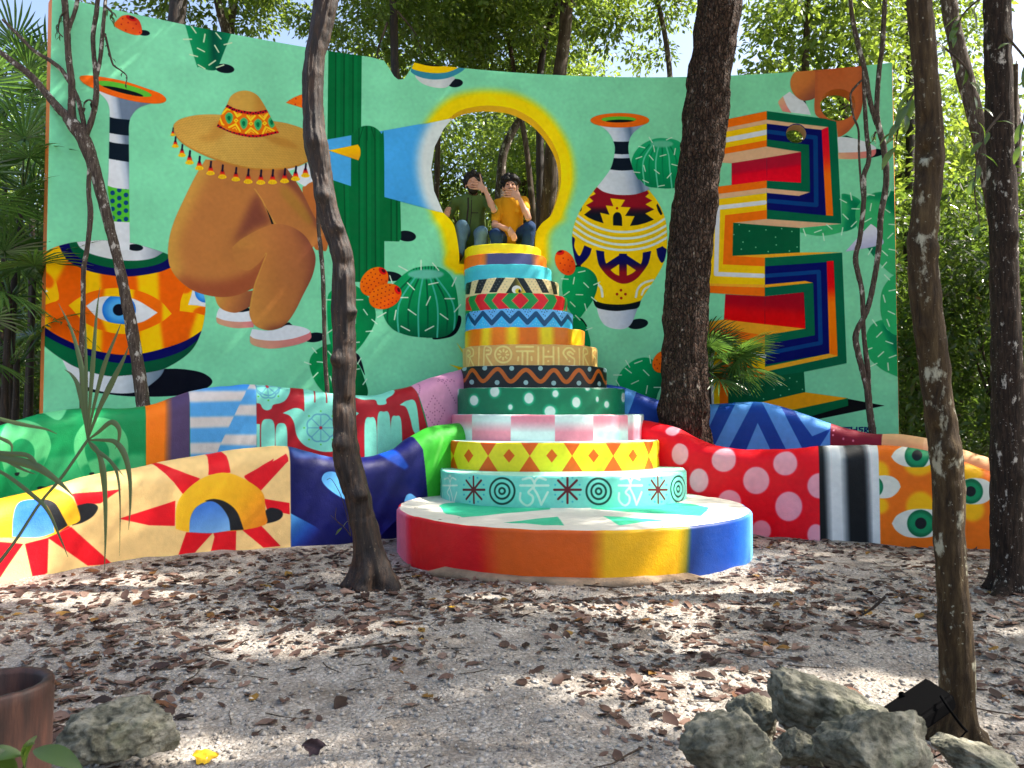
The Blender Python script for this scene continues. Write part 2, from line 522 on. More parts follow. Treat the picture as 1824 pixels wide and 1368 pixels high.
def paint_wall():
    # soft roller tone of the background paint
    wc.poly([(20, -40), (1680, -40), (1680, 220), (20, 120)], (144, 219, 178), soft=60, alpha=.6)
    # ---- fruit and pot at the top left
    fr = A1((805, 180), (830, 140), (870, 110), (930, 112), (985, 150), (1003, 232), (960, 248), (880, 225))
    wc.ellipse(256, 58.5, 11, 5, BLACK, 6)
    m = wc.blob(fr, grad=('lin', (205, 60), (255, 40), [(0, (226, 112, 40)), (.6, (222, 96, 44)), (1, (196, 60, 40))]))
    wc.ellipse(234, 32, 10, 5, (190, 30, 35), 22, clip=m); wc.ellipse(235, 31.5, 5, 2.4, (70, 20, 30), 22, clip=m)
    for x, y in ((857, 172), (905, 160), (940, 200), (888, 213), (962, 170), (988, 230), (866, 132)): wc.ellipse(x / 3.965, y / 3.965, 1.3, 1.5, (170, 25, 35))
    motif("painted_fruit", "small orange cactus fruit lying near the top left corner", fr)
    pot = [(326, 30, 1), (415, 52, 1), (398, 95), (388, 120), (383, 125), (370, 124.5), (355, 119), (349, 112)]
    wc.ellipse(400, 122, 17.5, 8, BLACK, 8)
    m = wc.blob(pot, grad=('lin', (335, 80), (408, 90), [(0, (24, 140, 92)), (.45, (14, 120, 74)), (.62, (4, 74, 56)), (1, (16, 118, 80))]))
    wc.spines([(345, 53, 55), (364, 68, 100), (389, 64, 50), (334, 70, 0), (358, 89, 27), (386, 87, 60), (406, 78, -15), (345, 99, 15), (378, 112, -35), (359, 119, 30), (392, 118, -20)], (210, 228, 190), 2.2, 14)
    motif("painted_cactus", "dark green tapering cactus cut off by the wall top", pot)
    # ---- tall vase on the left
    body = [(60, 460), (84, 447), (105, 438), (137, 431), (189, 428), (231, 432), (291, 450), (319, 466), (345, 489), (361, 519), (366, 547), (358, 592), (338, 627), (298, 654), (265, 663), (219, 669), (189, 669), (141, 656), (108, 638), (78, 615), (55, 590)]
    wc.blob([(150, 690), (200, 703), (255, 706.5), (310, 705), (350, 699), (374, 687), (377, 676), (360, 664), (330, 658), (300, 657), (280, 660)], (6, 10, 22))
    wc.blob([(105, 620, 1), (111, 640), (122, 662), (141, 681), (175, 696), (219, 701), (250, 696), (275, 680), (290, 664), (297, 640, 1)], grad=('lin', (110, 660), (297, 660), [(0, WHITE), (.55, (214, 220, 226)), (1, (96, 116, 134))]))
    bm = wc.blob(body, (222, 100, 14))
    Y = (240, 190, 16)
    for st in ([(60, 480), (100, 440), (122, 455), (84, 520)], [(153, 470), (178, 480), (179, 640), (151, 640)], [(245, 470), (278, 470), (284, 560), (290, 650), (248, 650), (250, 560)],
               [(318, 462), (345, 480), (380, 560), (350, 620), (338, 600), (352, 545), (334, 500)], [(60, 560), (86, 560), (84, 600), (60, 600)]):
        wc.blob(st, Y, soft=5, clip=bm)
    al = [(122, 544, 1), (140, 531), (165, 519), (207, 513), (250, 519), (285, 536), (306, 559, 1), (285, 575), (250, 590), (217, 595), (180, 588), (150, 573)]
    am = wc.blob(al, (242, 190, 22))
    for st in ([(153, 500), (186, 500), (180, 560), (190, 600), (153, 600)], [(243, 500), (284, 500), (284, 600), (240, 600)]): wc.blob(st, (224, 108, 18), soft=4, clip=am)
    wm = wc.blob([(153, 545, 1), (176, 530), (202, 528), (240, 533), (281, 557, 1), (252, 574), (214, 577), (176, 567)], WHITE)
    wc.ellipse(212, 552, 30, 28, grad=('rad', (212, 552), 30, [(0, (110, 185, 235)), (.6, (92, 170, 228)), (1, (36, 112, 196))]), clip=wm)
    wc.ellipse(212, 552, 11, 10.5, (10, 16, 30), clip=wm)
    e2 = wc.blob([(320, 554, 1), (322, 535), (330, 515), (345, 491), (380, 500), (385, 560), (345, 557)], (240, 186, 20), clip=bm)
    wc.blob([(326, 520), (345, 488), (352, 502), (338, 520)], (222, 104, 16), soft=3, clip=e2)
    wc.blob([(350, 549), (370, 546), (372, 562), (345, 560)], (222, 104, 16), soft=3, clip=e2)
    e3 = wc.blob([(335, 543, 1), (340, 528), (347, 510), (372, 498), (380, 530), (372, 546), (350, 544)], WHITE, clip=bm)
    wc.ellipse(366, 520, 19, 19, grad=('rad', (366, 520), 20, [(0, (110, 185, 235)), (.6, (92, 170, 228)), (1, (36, 112, 196))]), clip=[bm, e3])
    wc.blob([(60, 470), (95, 495), (104, 520), (105, 533, 1), (95, 538), (60, 541)], (240, 186, 20), clip=bm)
    wc.blob([(60, 470), (84, 486), (96, 500), (92, 512), (82, 512), (60, 500)], (222, 104, 16), soft=3, clip=bm)
    wc.poly([(60, 500), (86, 519), (60, 530)], WHITE, clip=bm)
    wc.poly([(95, 420)] + smooth([(104, 436), (118, 461), (141, 476), (176, 487), (227, 492.5), (277, 486), (305, 476), (325, 462)], False) + [(330, 410)], NAVY, clip=bm)
    wc.poly([(110, 410)] + smooth([(121, 428), (131, 451), (156, 466), (192, 476), (227, 479), (265, 475), (292, 466), (310, 450)], False) + [(310, 410)], (4, 84, 52), clip=bm)
    wc.poly([(136, 410)] + smooth([(136.5, 431), (144, 442), (164, 453), (202, 462), (240, 464.5), (272, 460), (292, 449)], False) + [(295, 410)], clip=bm,
            grad=('lin', (180, 440), (295, 450), [(0, (222, 224, 226)), (.6, (214, 216, 220)), (1, (120, 130, 142))]))
    bot = [(50, 560), (79, 582), (101, 597), (139, 615), (176, 626), (214, 632), (252, 630), (290, 621), (328, 608), (358, 590), (372, 575)]
    wc.poly(smooth(bot, False) + [(380, 690), (50, 690)], NAVY, clip=bm)
    bot = [(50, 576), (79, 597), (106, 612), (141, 627), (189, 643), (227, 647), (277, 641), (323, 626), (353, 605), (372, 590)]
    wc.poly(smooth(bot, False) + [(380, 690), (50, 690)], clip=bm, grad=('lin', (100, 640), (350, 640), [(0, (6, 92, 58)), (1, (4, 70, 48))]))
    wc.ellipse(241, 441, 14, 6, BLACK, 4)
    neck = [(170, 160, 1), (176, 165), (188, 177), (194, 190), (195.3, 214), (193.5, 300), (192.5, 340), (203, 396), (206, 440), (214, 446), (226, 445), (231, 438), (230, 345), (229.5, 252), (230, 220), (236, 204), (248, 192), (267, 185), (285, 180, 1)]
    nm = wc.blob(neck, grad=('lin', (192, 300), (231, 300), [(0, (232, 234, 238)), (.55, (222, 226, 230)), (.8, (186, 196, 208)), (1, (112, 126, 144))]))
    for y0, y1, y2, y3 in ((207, 214, 236, 242), (251, 258, 282, 289)):
        wc.poly(smooth([(190, y0), (205, y0 + 4), (233, y1)], False) + smooth([(233, y3), (212, y2 + 4), (190, y2)], False), (10, 24, 36), clip=nm)
    gm = wc.poly(smooth([(188, 329.5), (205, 335), (234, 338)], False) + [(234, 396), (188, 394)], (88, 180, 62), clip=nm)
    for cx, ys in ((795, (-62, -5, 52, 108, 170)), (842, (-25, 32, 85, 138, 195)), (890, (-45, 10, 65, 120, 180))):
        for y in ys: wc.ellipse(cx / 3.965, 345 + y / 3.965, 4.1, 4.2, (18, 66, 112), clip=gm)
    rim = [(142, 137), (155, 134.5), (180, 137), (222, 145), (262, 158), (286, 167), (296, 177), (290, 183), (272, 184.5), (240, 181), (200, 171), (165, 157), (147, 147)]
    wc.blob(rim, grad=('lin', (142, 137), (296, 180), [(0, (226, 112, 40)), (.3, (222, 104, 34)), (1, (232, 104, 24))]))
    g = wc.ellipse(222, 158.5, 49.5, 8.2, (96, 180, 66), 14)
    wc.ellipse(218, 163, 38, 4.6, (12, 16, 20), 13, clip=g)
    motif("painted_vase", "tall striped neck vase with a blue eye on its round orange belly", body, 1)
    motif("painted_vase_neck", "long black and white vase neck with green dotted collar", neck, 2)
    motif("painted_vase_rim", "orange oval vase rim with green opening", rim, 3)

    # ---- crouching figure
    F1, F2, F3 = (198, 150, 78), (180, 120, 70), (124, 72, 56)
    torso = [(366, 284, 1), (348, 314), (330, 350), (311, 392), (301.5, 425), (299.5, 455), (304, 478), (320, 500), (345, 518), (375, 527), (402, 529), (425, 525), (450, 514), (480, 500), (520, 470), (552, 445), (575, 420), (572, 395), (561, 387), (539.5, 344), (525, 320), (511, 300, 1), (440, 290, 1)]
    arm2 = [(539, 342), (545, 331), (556, 324), (580, 320), (588, 380), (583, 442), (572, 445), (561, 443), (556, 420)]
    wc.blob([(505, 300, 1), (530, 297), (556, 287, 1), (575, 300), (570, 328), (541, 332, 1), (525, 320)], WHITE)
    wc.poly([(513, 305), (526, 301), (522, 312), (518, 312)], (138, 215, 172)); wc.poly([(524, 321), (541, 331), (538, 343)], (138, 215, 172))
    wc.blob(arm2, (178, 108, 60))
    rear = [(382, 526, 1), (388, 543), (400, 553), (420, 557), (438, 550), (452, 540), (470, 515, 1)]
    wc.poly([(425, 556), (442, 548), (447, 552), (447, 556)], BLACK)
    wc.blob([(391, 548, 1), (387, 556), (385, 566, 1), (400, 571), (425, 574), (452, 572, 1), (450, 552, 1), (430, 556), (405, 554)], WHITE)
    wc.blob([(385, 565, 1), (400, 570.5), (425, 573.5), (452, 572, 1), (452, 583, 1), (420, 584.5), (398, 580), (387, 575)], grad=('lin', (385, 575), (452, 575), [(0, (204, 160, 128)), (.6, (200, 146, 128)), (1, (206, 128, 132))]))
    wc.blob(rear, grad=('lin', (385, 530), (450, 555), [(0, F1), (.35, F2), (1, F3)]))
    tm = wc.blob(torso, F2)
    wc.blob([(355, 285), (372, 300), (352, 345), (330, 395), (318, 440), (322, 490), (290, 500), (285, 420)], F1, soft=16, clip=tm)
    wc.blob([(318, 490), (350, 500), (400, 500), (450, 480), (470, 452), (478, 470), (450, 520), (400, 536), (340, 525)], (150, 84, 56), soft=15, clip=tm)
    wc.blob([(462, 345), (470, 372), (482, 396), (455, 408), (425, 428), (414, 438), (432, 395), (450, 355)], F3, soft=12, clip=tm)
    armr = [(451, 335, 1), (466, 357), (476, 378), (488, 399, 1), (520, 402), (552, 420), (580, 410), (572, 395), (561, 387), (539.5, 344), (525, 320), (511, 300, 1), (470, 296)]
    rm = wc.blob(armr, F2, clip=tm)
    wc.blob([(507, 298), (520, 310), (545, 350), (570, 400), (560, 402), (540, 360), (520, 335), (495, 315)], F3, soft=10, clip=rm)
    wc.line([(453, 338), (466, 357), (476, 378), (490, 400)], 5, (206, 160, 84), clip=rm, alpha=.55)
    wc.blob([(505, 330), (535, 360), (556, 392), (548, 398), (520, 370), (500, 345)], (158, 122, 56), soft=6, alpha=.55, clip=rm)
    wc.blob([(471, 366, 1), (478, 378), (484, 390), (487.5, 399.3, 1), (483.5, 399, 1), (480, 388), (475, 374)], (14, 18, 20))
    wc.ellipse(560, 601, 19, 8.5, BLACK, -6)
    wc.poly([(500, 578), (515, 574), (524, 582), (500, 584)], BLACK)
    wc.blob([(449, 586, 1), (445, 599, 1), (456, 604.5), (487, 607.5), (520, 604), (547, 595.5), (552.5, 590), (540, 583), (512, 579), (496, 586), (475, 589)], WHITE)
    wc.blob([(445, 598, 1), (456, 604), (487, 607), (520, 603.5), (547, 595), (553, 590, 1), (554, 602), (540, 610.5), (510, 618), (480, 621), (455, 616.5), (446, 610)], grad=('lin', (445, 605), (553, 605), [(0, (204, 164, 132)), (.45, (200, 140, 124)), (1, (206, 126, 130))]))
    knee = [(413, 441, 1), (426, 429), (440, 420), (465, 407), (490, 399.5), (515, 402.5), (540, 417), (556, 440), (562, 462), (556, 492), (540, 525), (525, 555), (510, 576), (495, 585.5), (475, 588), (455, 580.5), (446, 566), (444.5, 548), (452, 510), (463, 480), (474, 452, 1), (460, 470), (440, 482), (420, 470)]
    km = wc.blob(knee, grad=('lin', (440, 500), (565, 480), [(0, (190, 134, 74)), (.35, (180, 120, 70)), (.75, (166, 106, 68)), (1, (136, 82, 62))]))
    wc.blob([(474, 452), (463, 480), (445, 500), (420, 500), (400, 470), (413, 441)], F2, soft=9, clip=km, alpha=.8)
    wc.blob([(528, 410), (548, 430), (556, 462), (548, 500), (530, 545), (512, 574), (470, 586), (520, 600), (560, 540), (580, 460), (556, 420)], F3, soft=11, clip=km)
    wc.line([(474, 452), (463, 480), (452, 510), (446, 545)], 4, F1, clip=km, alpha=.6)
    motif("painted_figure", "crouching brown figure in white shoes with its face hidden under a hat", torso, 0)
    motif("painted_knee", "big brown bent leg of the crouching figure", knee, 1)
    motif("painted_shoe", "white shoe with a pink sole", [(449, 586, 1), (445, 599), (446, 610), (455, 616.5), (480, 621), (510, 618), (540, 610.5), (554, 602), (552.5, 590), (540, 583), (512, 579), (496, 586), (475, 589)], 2)

    # ---- sombrero
    brim = [(309, 229), (312, 219), (325, 211), (353, 205), (391, 204.5), (440, 210), (487, 216), (515, 221), (545, 232), (572, 250), (578, 266), (568, 279), (550, 287.5), (527, 297.5), (497, 302.5), (462, 303), (431, 299), (386, 286), (343, 267), (318, 249)]
    hm = wc.blob(brim, (186, 132, 62))
    inn = [(x, y - 3.2) for x, y in brim]; hi = wc.blob(inn, grad=('lin', (310, 220), (520, 300), [(0, (204, 160, 84)), (.45, (206, 168, 92)), (1, (196, 152, 78))]), clip=hm)
    wc.blob([(386, 218), (372, 238), (352, 246), (378, 252), (402, 236)], (186, 134, 66), soft=7, alpha=.7, clip=hi)
    wc.blob([(470, 240), (510, 248), (532, 264), (505, 262), (480, 252)], (178, 126, 60), soft=5, alpha=.8, clip=hi)
    for r in range(34):
        y = 206 + r * 3.0
        for k in range(58):
            x = 306 + k * 4.8 + (r % 2) * 2.4 + random.uniform(-.5, .5)
            yy = y + (x - 440) ** 2 * -0.0006 + 6
            wc.line([(x - 1.5, yy + .5), (x, yy), (x + 1.5, yy + .6)], .9, (160, 124, 58), clip=hi, alpha=.62)
    crown = [(386, 226, 1), (395, 203), (404, 187), (411, 172), (424, 163.5), (441, 162), (457, 169), (468, 183), (479, 203), (497, 237, 1), (457, 245), (421, 240)]
    cm = wc.blob(crown, grad=('lin', (395, 190), (490, 205), [(0, (206, 162, 84)), (.55, (202, 160, 82)), (.68, (190, 138, 66)), (1, (186, 134, 62))]))
    for r in range(14):
        for k in range(34):
            x = 398 + k * 2.6 + (r % 2) * 1.3; y = 165 + r * 2.5
            wc.line([(x - .8, y + .3), (x + .8, y)], .8, (172, 134, 66), clip=cm, alpha=.45)
    band = smooth([(403, 190), (421, 198), (451, 203), (477, 199)], False) + smooth([(498, 235), (457, 242), (421, 237), (384, 220)], False)
    gb = wc.poly(band, (214, 112, 24), clip=cm)
    YL = (248, 204, 54)
    for L in ([(310, 410), (352, 482), (405, 450)], [(500, 470), (550, 535), (612, 470)], [(680, 465), (745, 525), (800, 440)], [(128, 440), (200, 372), (240, 380)],
              [(230, 640), (330, 592), (395, 695)], [(478, 722), (555, 650), (655, 728)], [(728, 732), (775, 632), (895, 690)], [(95, 500), (130, 590), (150, 600)]):
        wc.line(HAT(*L), 3.0, YL, clip=gb)
    for L in ([(330, 425), (355, 455), (385, 437)], [(530, 468), (550, 497), (575, 468)], [(715, 460), (745, 488), (770, 450)], [(285, 660), (322, 640), (345, 680)], [(520, 722), (555, 688), (600, 724)], [(775, 712), (795, 672), (845, 700)]):
        wc.line(HAT(*L), 1.6, (246, 190, 60), clip=gb)
    for cx, cy in ((335, 540), (555, 585), (758, 580)):
        wc.poly(HAT((cx - 38, cy), (cx, cy - 36), (cx + 38, cy), (cx, cy + 36)), YL, clip=gb); wc.poly(HAT((cx - 14, cy), (cx, cy - 14), (cx + 14, cy), (cx, cy + 14)), (190, 150, 40), clip=gb)
    for cx, cy in ((230, 500), (447, 578), (657, 595), (862, 560)):
        wc.blob(HAT((cx - 58, cy - 30), (cx, cy - 84), (cx + 60, cy - 40), (cx + 48, cy + 50), (cx, cy + 92), (cx - 42, cy + 50)), (140, 175, 100), clip=gb)
        wc.blob(HAT((cx - 46, cy - 30), (cx, cy - 72), (cx + 48, cy - 36), (cx + 36, cy + 46), (cx, cy + 78), (cx - 32, cy + 46)), (60, 160, 100), clip=gb)
        wc.blob(HAT((cx - 24, cy - 8), (cx, cy - 34), (cx + 24, cy - 8), (cx + 12, cy + 40), (cx - 12, cy + 34)), (14, 100, 62), clip=gb)
    up = [(403, 188.5), (421, 197), (451, 202), (477, 198)]; lo = [(386, 223), (402, 233), (421, 239), (457, 243.5), (497, 236)]
    wc.line(up, 5, (176, 24, 38), clip=cm, curve=True); wc.line(lo, 5.4, (176, 24, 38), clip=cm, curve=True)
    for pp in (smooth(up, False, 12), smooth(lo, False, 12)):
        for k in range(0, len(pp) - 1, 2):
            x, y = pp[k]; sg = 1 if k % 4 else -1
            wc.poly([(x - 2, y - sg * 2.3), (x + 2, y - sg * 2.3), (x, y + sg * 1)], (24, 16, 30), clip=cm)
    tas = [(308.5, 228, .6), (313, 244, .8), (325, 258, .9), (338.5, 269, 1), (356, 279, 1), (376, 288, 1), (397, 294.5, 1), (421, 299, 1), (443, 302, 1.05), (465.5, 303.5, 1.05), (486.5, 303, 1.05), (508, 301, 1.05), (527.5, 297, 1.05), (545, 292, 1)]
    for x, y, k in tas:
        x2, dx = x - 1.0 * k, 0
        wc.poly([(x2 - 2.2 * k, y + 8 * k), (x2 + 2.4 * k, y + 8 * k), (x2 + 6.5 * k, y + 22 * k), (x2 - 6.5 * k, y + 22 * k)], grad=('lin', (x2, y + 8 * k), (x2, y + 22 * k), [(0, (120, 20, 36)), (.4, (196, 40, 34)), (.62, (232, 120, 40)), (.8, (242, 200, 50)), (1, (236, 190, 40))]))
        wc.blob([(x2 - 6.5 * k, y + 19 * k), (x2, y + 16.5 * k), (x2 + 6.5 * k, y + 19 * k), (x2 + 7 * k, y + 22.5 * k), (x2, y + 24.4 * k), (x2 - 7 * k, y + 22.5 * k)], (240, 198, 46))
        for q in (-4, -1.5, 1, 3.5): wc.line([(x2 + q * k, y + 19 * k), (x2 + q * 1.15 * k, y + 23 * k)], .7, (190, 140, 30))
        wc.line([(x, y), (x2, y + 10 * k)], 3.2 * k, (26, 20, 40))
    motif("painted_sombrero", "wide straw sombrero with tasselled brim", brim, 3)
    motif("painted_hat_crown", "straw hat crown with a red and orange patterned band", crown, 4)

    # ---- fruit behind the trunk, saguaro, beam, cone
    f2 = [(509, 183, 1), (525, 173), (545, 167), (565, 169), (574, 183), (562, 193), (543, 193), (525, 188)]
    m = wc.blob(f2, (224, 112, 34))
    for x, y in ((515, 179), (527, 176), (539, 179), (526, 186), (539, 189), (533, 169)): wc.ellipse(x, y, 1.2, 1.2, (170, 25, 35), clip=m)
    motif("painted_fruit", "orange spotted cactus fruit half hidden behind the dark trunk", f2)
    G1, G2, G3 = (0, 96, 52), (0, 112, 62), (0, 66, 36)
    def ribs(poly, xs, mk):
        for x0, x1 in xs:
            wc.line([(x0, 80), (x0 + (x1 - x0) * .5, 300), (x1, 520)], 2.2, G3, clip=mk, alpha=.75)
            wc.line([(x0 + 5, 80), (x0 + 5 + (x1 - x0) * .5, 300), (x1 + 5, 520)], 6, G2, clip=mk, alpha=.6)
    wc.ellipse(724, 420.5, 17, 9.5, BLACK, 6); wc.ellipse(694, 492, 22, 8.5, BLACK, 6)
    a = wc.poly([(684, 345), (713, 358), (714.5, 424), (711, 430), (684, 429.5)], G1)
    ribs(None, ((696, 697), (706, 707)), a)
    b = wc.poly([(585, 80), (644.5, 80), (643, 250), (583, 262)], G1); ribs(None, ((598, 596), (613, 611), (629, 627)), b)
    c = wc.poly([(586, 318), (628, 330), (632, 502), (600, 502)], G1); ribs(None, ((606, 618),), c)
    wc.poly([(583, 248.5), (626, 241), (626, 332), (584, 318)], (88, 168, 218))
    wc.poly([(676, 234), (809, 209.5), (830, 300), (793, 380), (684, 351)], (84, 165, 219))
    d = wc.blob([(625.5, 502, 1), (625.5, 260), (630, 238), (641, 227), (654, 224), (667, 227), (679, 238), (684, 258), (684.5, 502, 1)], G1)
    ribs(None, ((639, 640), (652, 653), (667, 669)), d)
    for x in (640, 654, 668): wc.line([(x, 250), (654 + (x - 654) * .5, 226)], 1.6, G3, clip=d, alpha=.8)
    cone = [(585, 268, 1), (637.5, 257.5, 1), (641.5, 265), (642, 276), (638.5, 286, 1)]
    wc.blob(cone, grad=('lin', (612, 260), (616, 284), [(0, (240, 186, 20)), (.5, (236, 180, 24)), (1, (216, 156, 50))]))
    motif("painted_saguaro", "tall ribbed dark green column cactus", [(585, 100, 1), (644, 100, 1), (644, 226, 1), (654, 224), (667, 227), (679, 238), (684, 258), (684, 350, 1), (713, 358, 1), (714.5, 428, 1), (684, 430, 1), (684.5, 502, 1), (600, 502, 1), (590, 320, 1)], 0)
    motif("painted_cone", "yellow beak like cone on the cactus", cone, 2)

    # ---- keyhole glow
    global KEY
    KEY = [(818, 470, 1), (818, 455), (815, 429), (810, 405), (803, 392), (790, 379), (778, 360), (769, 330), (765, 300), (767, 270), (777, 240), (795, 215), (820, 197), (850, 189.5), (880, 188.5), (915, 194), (950, 213), (975, 240), (992, 270), (999, 300), (998, 333), (984, 379), (965, 398), (955, 414), (953, 434), (953, 470, 1)]
    K = smooth(KEY)
    kc = (882, 320)
    big = [(kc[0] + (x - kc[0]) * (1.19 if y < 385 else 1.32), kc[1] + (y - kc[1]) * (1.2 if y < 330 else 1.02)) for x, y in K]
    big = [(x if not (y > 380 and x < kc[0]) else x - 3, y) for x, y in big]
    beam = [(620, 250), (809, 209.5), (870, 300), (789.5, 379), (620, 340)]
    bmk = wc.poly(beam, None)
    wc.poly(big, (244, 210, 14), soft=13, not_in=bmk)
    small = [(kc[0] + (x - kc[0]) * 1.14, kc[1] + (y - kc[1]) * 1.12) for x, y in K]
    wc.poly(small, (246, 210, 8), soft=5, not_in=bmk, alpha=.9)
    wc.blob([(800, 450), (818, 446), (835, 450), (835, 476), (812, 484), (792, 470)], (232, 200, 24), soft=7)
    wc.poly([(kc[0] + (x - kc[0]) * 1.19, kc[1] + (y - kc[1]) * 1.1) for x, y in K], (222, 228, 224), soft=15, clip=bmk)
    motif("painted_beam", "pale blue beam of light fanning out from the cone", [(680, 233.5), (806, 211), (790, 230), (774, 262), (768, 300), (773, 340), (789, 378), (684, 351)], 1, False)

    # ---- barrel cactus, pads and fruit in the middle
    bar = [(682, 556), (690, 520), (708, 499), (726, 484), (745, 476), (775, 474.5), (795, 483), (808, 500), (815, 530), (816, 562), (808, 588), (790, 600), (760, 601.5), (725, 597), (697, 584)]
    wc.blob([(800, 570), (819, 562), (821, 576), (812, 594), (795, 602), (770, 602)], (4, 14, 18))
    m = wc.blob(bar, grad=('lin', (755, 476), (755, 602), [(0, (30, 150, 94)), (.35, (16, 134, 80)), (.75, (10, 120, 72)), (1, (0, 82, 54))]))
    top = (758.5, 489)
    for k, x in enumerate((690, 708, 727, 745, 762, 780, 797, 810)):
        dk = k % 2 == 0
        wc.line([(758 + (x - 758) * .38, 495), (758 + (x - 758) * .85, 530), (x, 560), (x + (758 - x) * .06, 602)], 3.2, (2, 88, 56) if dk else (76, 176, 150), clip=m, curve=True)
    for k in range(9): wc.line([(737 + k * 5.2, 480), (735 + k * 5.6, 474)], 2, (2, 88, 56), clip=m)
    wc.ellipse(758.5, 488.5, 32, 8.5, (110, 185, 160), clip=m, soft=3)
    sp = [(718, 478, 28), (776, 475, 50), (750, 472, 90), (697, 499, 70), (732, 510, 45), (772, 505, -12), (809, 502, -65), (718, 530, 0), (763, 536, -65), (801, 532, 0), (734, 556, 35), (680, 561, -30), (704, 561, 100), (791, 564, 36), (765, 585, -28), (722, 585, 28), (815, 549, -50)]
    wc.spines(sp, (214, 232, 208), 2.2, 17)
    motif("painted_barrel_cactus", "round ribbed barrel cactus with white spines left of the tiers", bar)
    pad1 = [(583, 536), (590, 518), (608, 509), (633, 509), (653, 526), (668, 551), (667, 576), (653, 602), (636, 624), (620, 634), (595, 624), (585, 592)]
    pad2 = [(551, 647), (560, 627), (583, 614), (608, 614), (633, 640), (648, 672), (653, 706), (608, 712), (578, 699), (560, 677)]
    wc.blob([(625, 628), (640, 634), (650, 668), (640, 650)], BLACK)
    m = wc.blob(pad2, grad=('lin', (551, 650), (653, 670), [(0, (0, 134, 76)), (.5, (0, 116, 64)), (1, (0, 84, 46))]))
    m = wc.blob(pad1, grad=('lin', (585, 560), (668, 560), [(0, (4, 150, 86)), (.55, (2, 134, 76)), (1, (0, 104, 62))]))
    wc.spines([(583, 534, 0), (640, 534, 0), (651, 556, 55), (633, 570, 90), (658, 590, -5), (667, 573, 40), (588, 590, -35), (560, 624, 50), (588, 630, 50), (571, 645, 5), (548, 647, 20), (562, 668, -45), (590, 676, 70), (634, 610, -5), (650, 680, -55), (640, 643, -60), (634, 658, -10)], (206, 232, 206), 2.0, 12)
    motif("painted_prickly_pear", "two dark green cactus pads behind the leaning trunk", [(583, 536), (590, 518), (608, 509), (633, 509), (653, 526), (668, 551), (667, 576), (653, 602), (640, 640), (653, 706, 1), (578, 699), (551, 647), (583, 614)])
    for (cx, cy, a, b, r, tx, ty) in ((666.5, 501.5, 29, 22, -47, 681.5, 482.5), (686, 528, 30, 21.5, -22, 708.5, 516.5)):
        f = ell(cx, cy, a, b, r)
        m = wc.poly(f, grad=('lin', (cx - 18, cy - 10), (cx + 14, cy + 24), [(0, (232, 118, 24)), (.6, (228, 104, 24)), (1, (204, 72, 26))]))
        wc.ellipse(tx, ty, 8, 5.6, (206, 26, 30), r + 90, clip=m); wc.ellipse(tx + 1.5, ty, 4, 2.4, (70, 14, 24), r + 90, clip=m)
        rr = math.radians(r)
        for k in range(-3, 4):
            for j in range(-2, 3):
                u, v = k * 7.6 + (j % 2) * 3.6, j * 7.6
                if (u / a) ** 2 + (v / b) ** 2 < .84 and u < a * .62: wc.ellipse(cx + u * math.cos(rr) - v * math.sin(rr), cy + u * math.sin(rr) + v * math.cos(rr), 1.15, 1.15, (150, 22, 30))
        motif("painted_fruit", "orange dotted cactus fruit with a red tip, " + ("upper" if cy < 510 else "lower") + " of the pair left of the barrel cactus", f, 1 if cy < 510 else 2, False)
    # yellow rays behind the tiers
    wc.poly([(812, 652), (832, 660), (832, 684)], (220, 190, 30)); wc.poly([(800, 649), (830, 656), (830, 664)], (220, 190, 30)); wc.poly([(813, 610), (830, 630), (830, 640)], (206, 200, 70))

    # ---- bowl at the top
    wc.ellipse(811, 148, 13.5, 7.5, BLACK, -4)
    wc.blob(A5((320, 530), (345, 575), (400, 605), (480, 622), (540, 615), (575, 580), (590, 545), (440, 540)), grad=('lin', (745, 150), (808, 150), [(0, (214, 220, 216)), (.6, (222, 224, 222)), (1, (190, 196, 198))]))
    wc.poly(smooth(A5((290, 480), (288, 510), (350, 545), (440, 562), (530, 555), (600, 530), (650, 500), (684, 466)), False) + A5((640, 420), (320, 400)), (66, 138, 158))
    wc.poly(smooth(A5((296, 470), (297, 488), (370, 508), (470, 518), (560, 506), (645, 466)), False) + A5((640, 420), (320, 400)), (238, 196, 20))
    wc.poly(smooth(A5((310, 440), (400, 464), (480, 470), (585, 461)), False) + A5((560, 400), (330, 400)), (10, 12, 14))
    motif("painted_bowl", "yellow and teal bowl cut off by the wall top", [(738, 112, 1), (733, 124), (742, 134), (755, 148), (780, 156.5), (798, 155), (808, 142), (820, 130), (832, 118.5, 1)])

    # ---- vase right of the keyhole
    vb = [(1063, 333, 1), (1048, 352), (1033, 375), (1022, 403), (1019, 427), (1022, 453), (1028, 473), (1043, 502), (1057, 528), (1062, 540, 1), (1099, 546), (1140, 537, 1), (1149, 523), (1169, 493), (1182, 468), (1188, 440), (1188, 415), (1184, 387), (1172, 360), (1157, 340, 1), (1140, 320, 1), (1080, 320, 1)]
    wc.ellipse(1136, 577, 18.5, 9, BLACK, -8)
    wc.blob([(1062, 545, 1), (1068, 566), (1078.5, 580), (1096, 586), (1114, 585), (1126, 574), (1137, 545, 1), (1100, 550)], grad=('lin', (1062, 560), (1137, 560), [(0, WHITE), (.55, (212, 218, 228)), (.85, (178, 190, 208)), (1, (130, 146, 166))]))
    wc.poly(smooth([(1056, 534), (1062, 547), (1078, 552), (1098, 554), (1118, 552), (1136.5, 548), (1142, 534)], False), (10, 18, 24))
    vm = wc.blob(vb, (232, 194, 26))
    wc.poly(smooth([(1055, 534), (1075, 540.5), (1099, 542.5), (1120, 541), (1144, 535)], False) + [(1144, 546), (1055, 546)], (10, 18, 24), clip=vm)
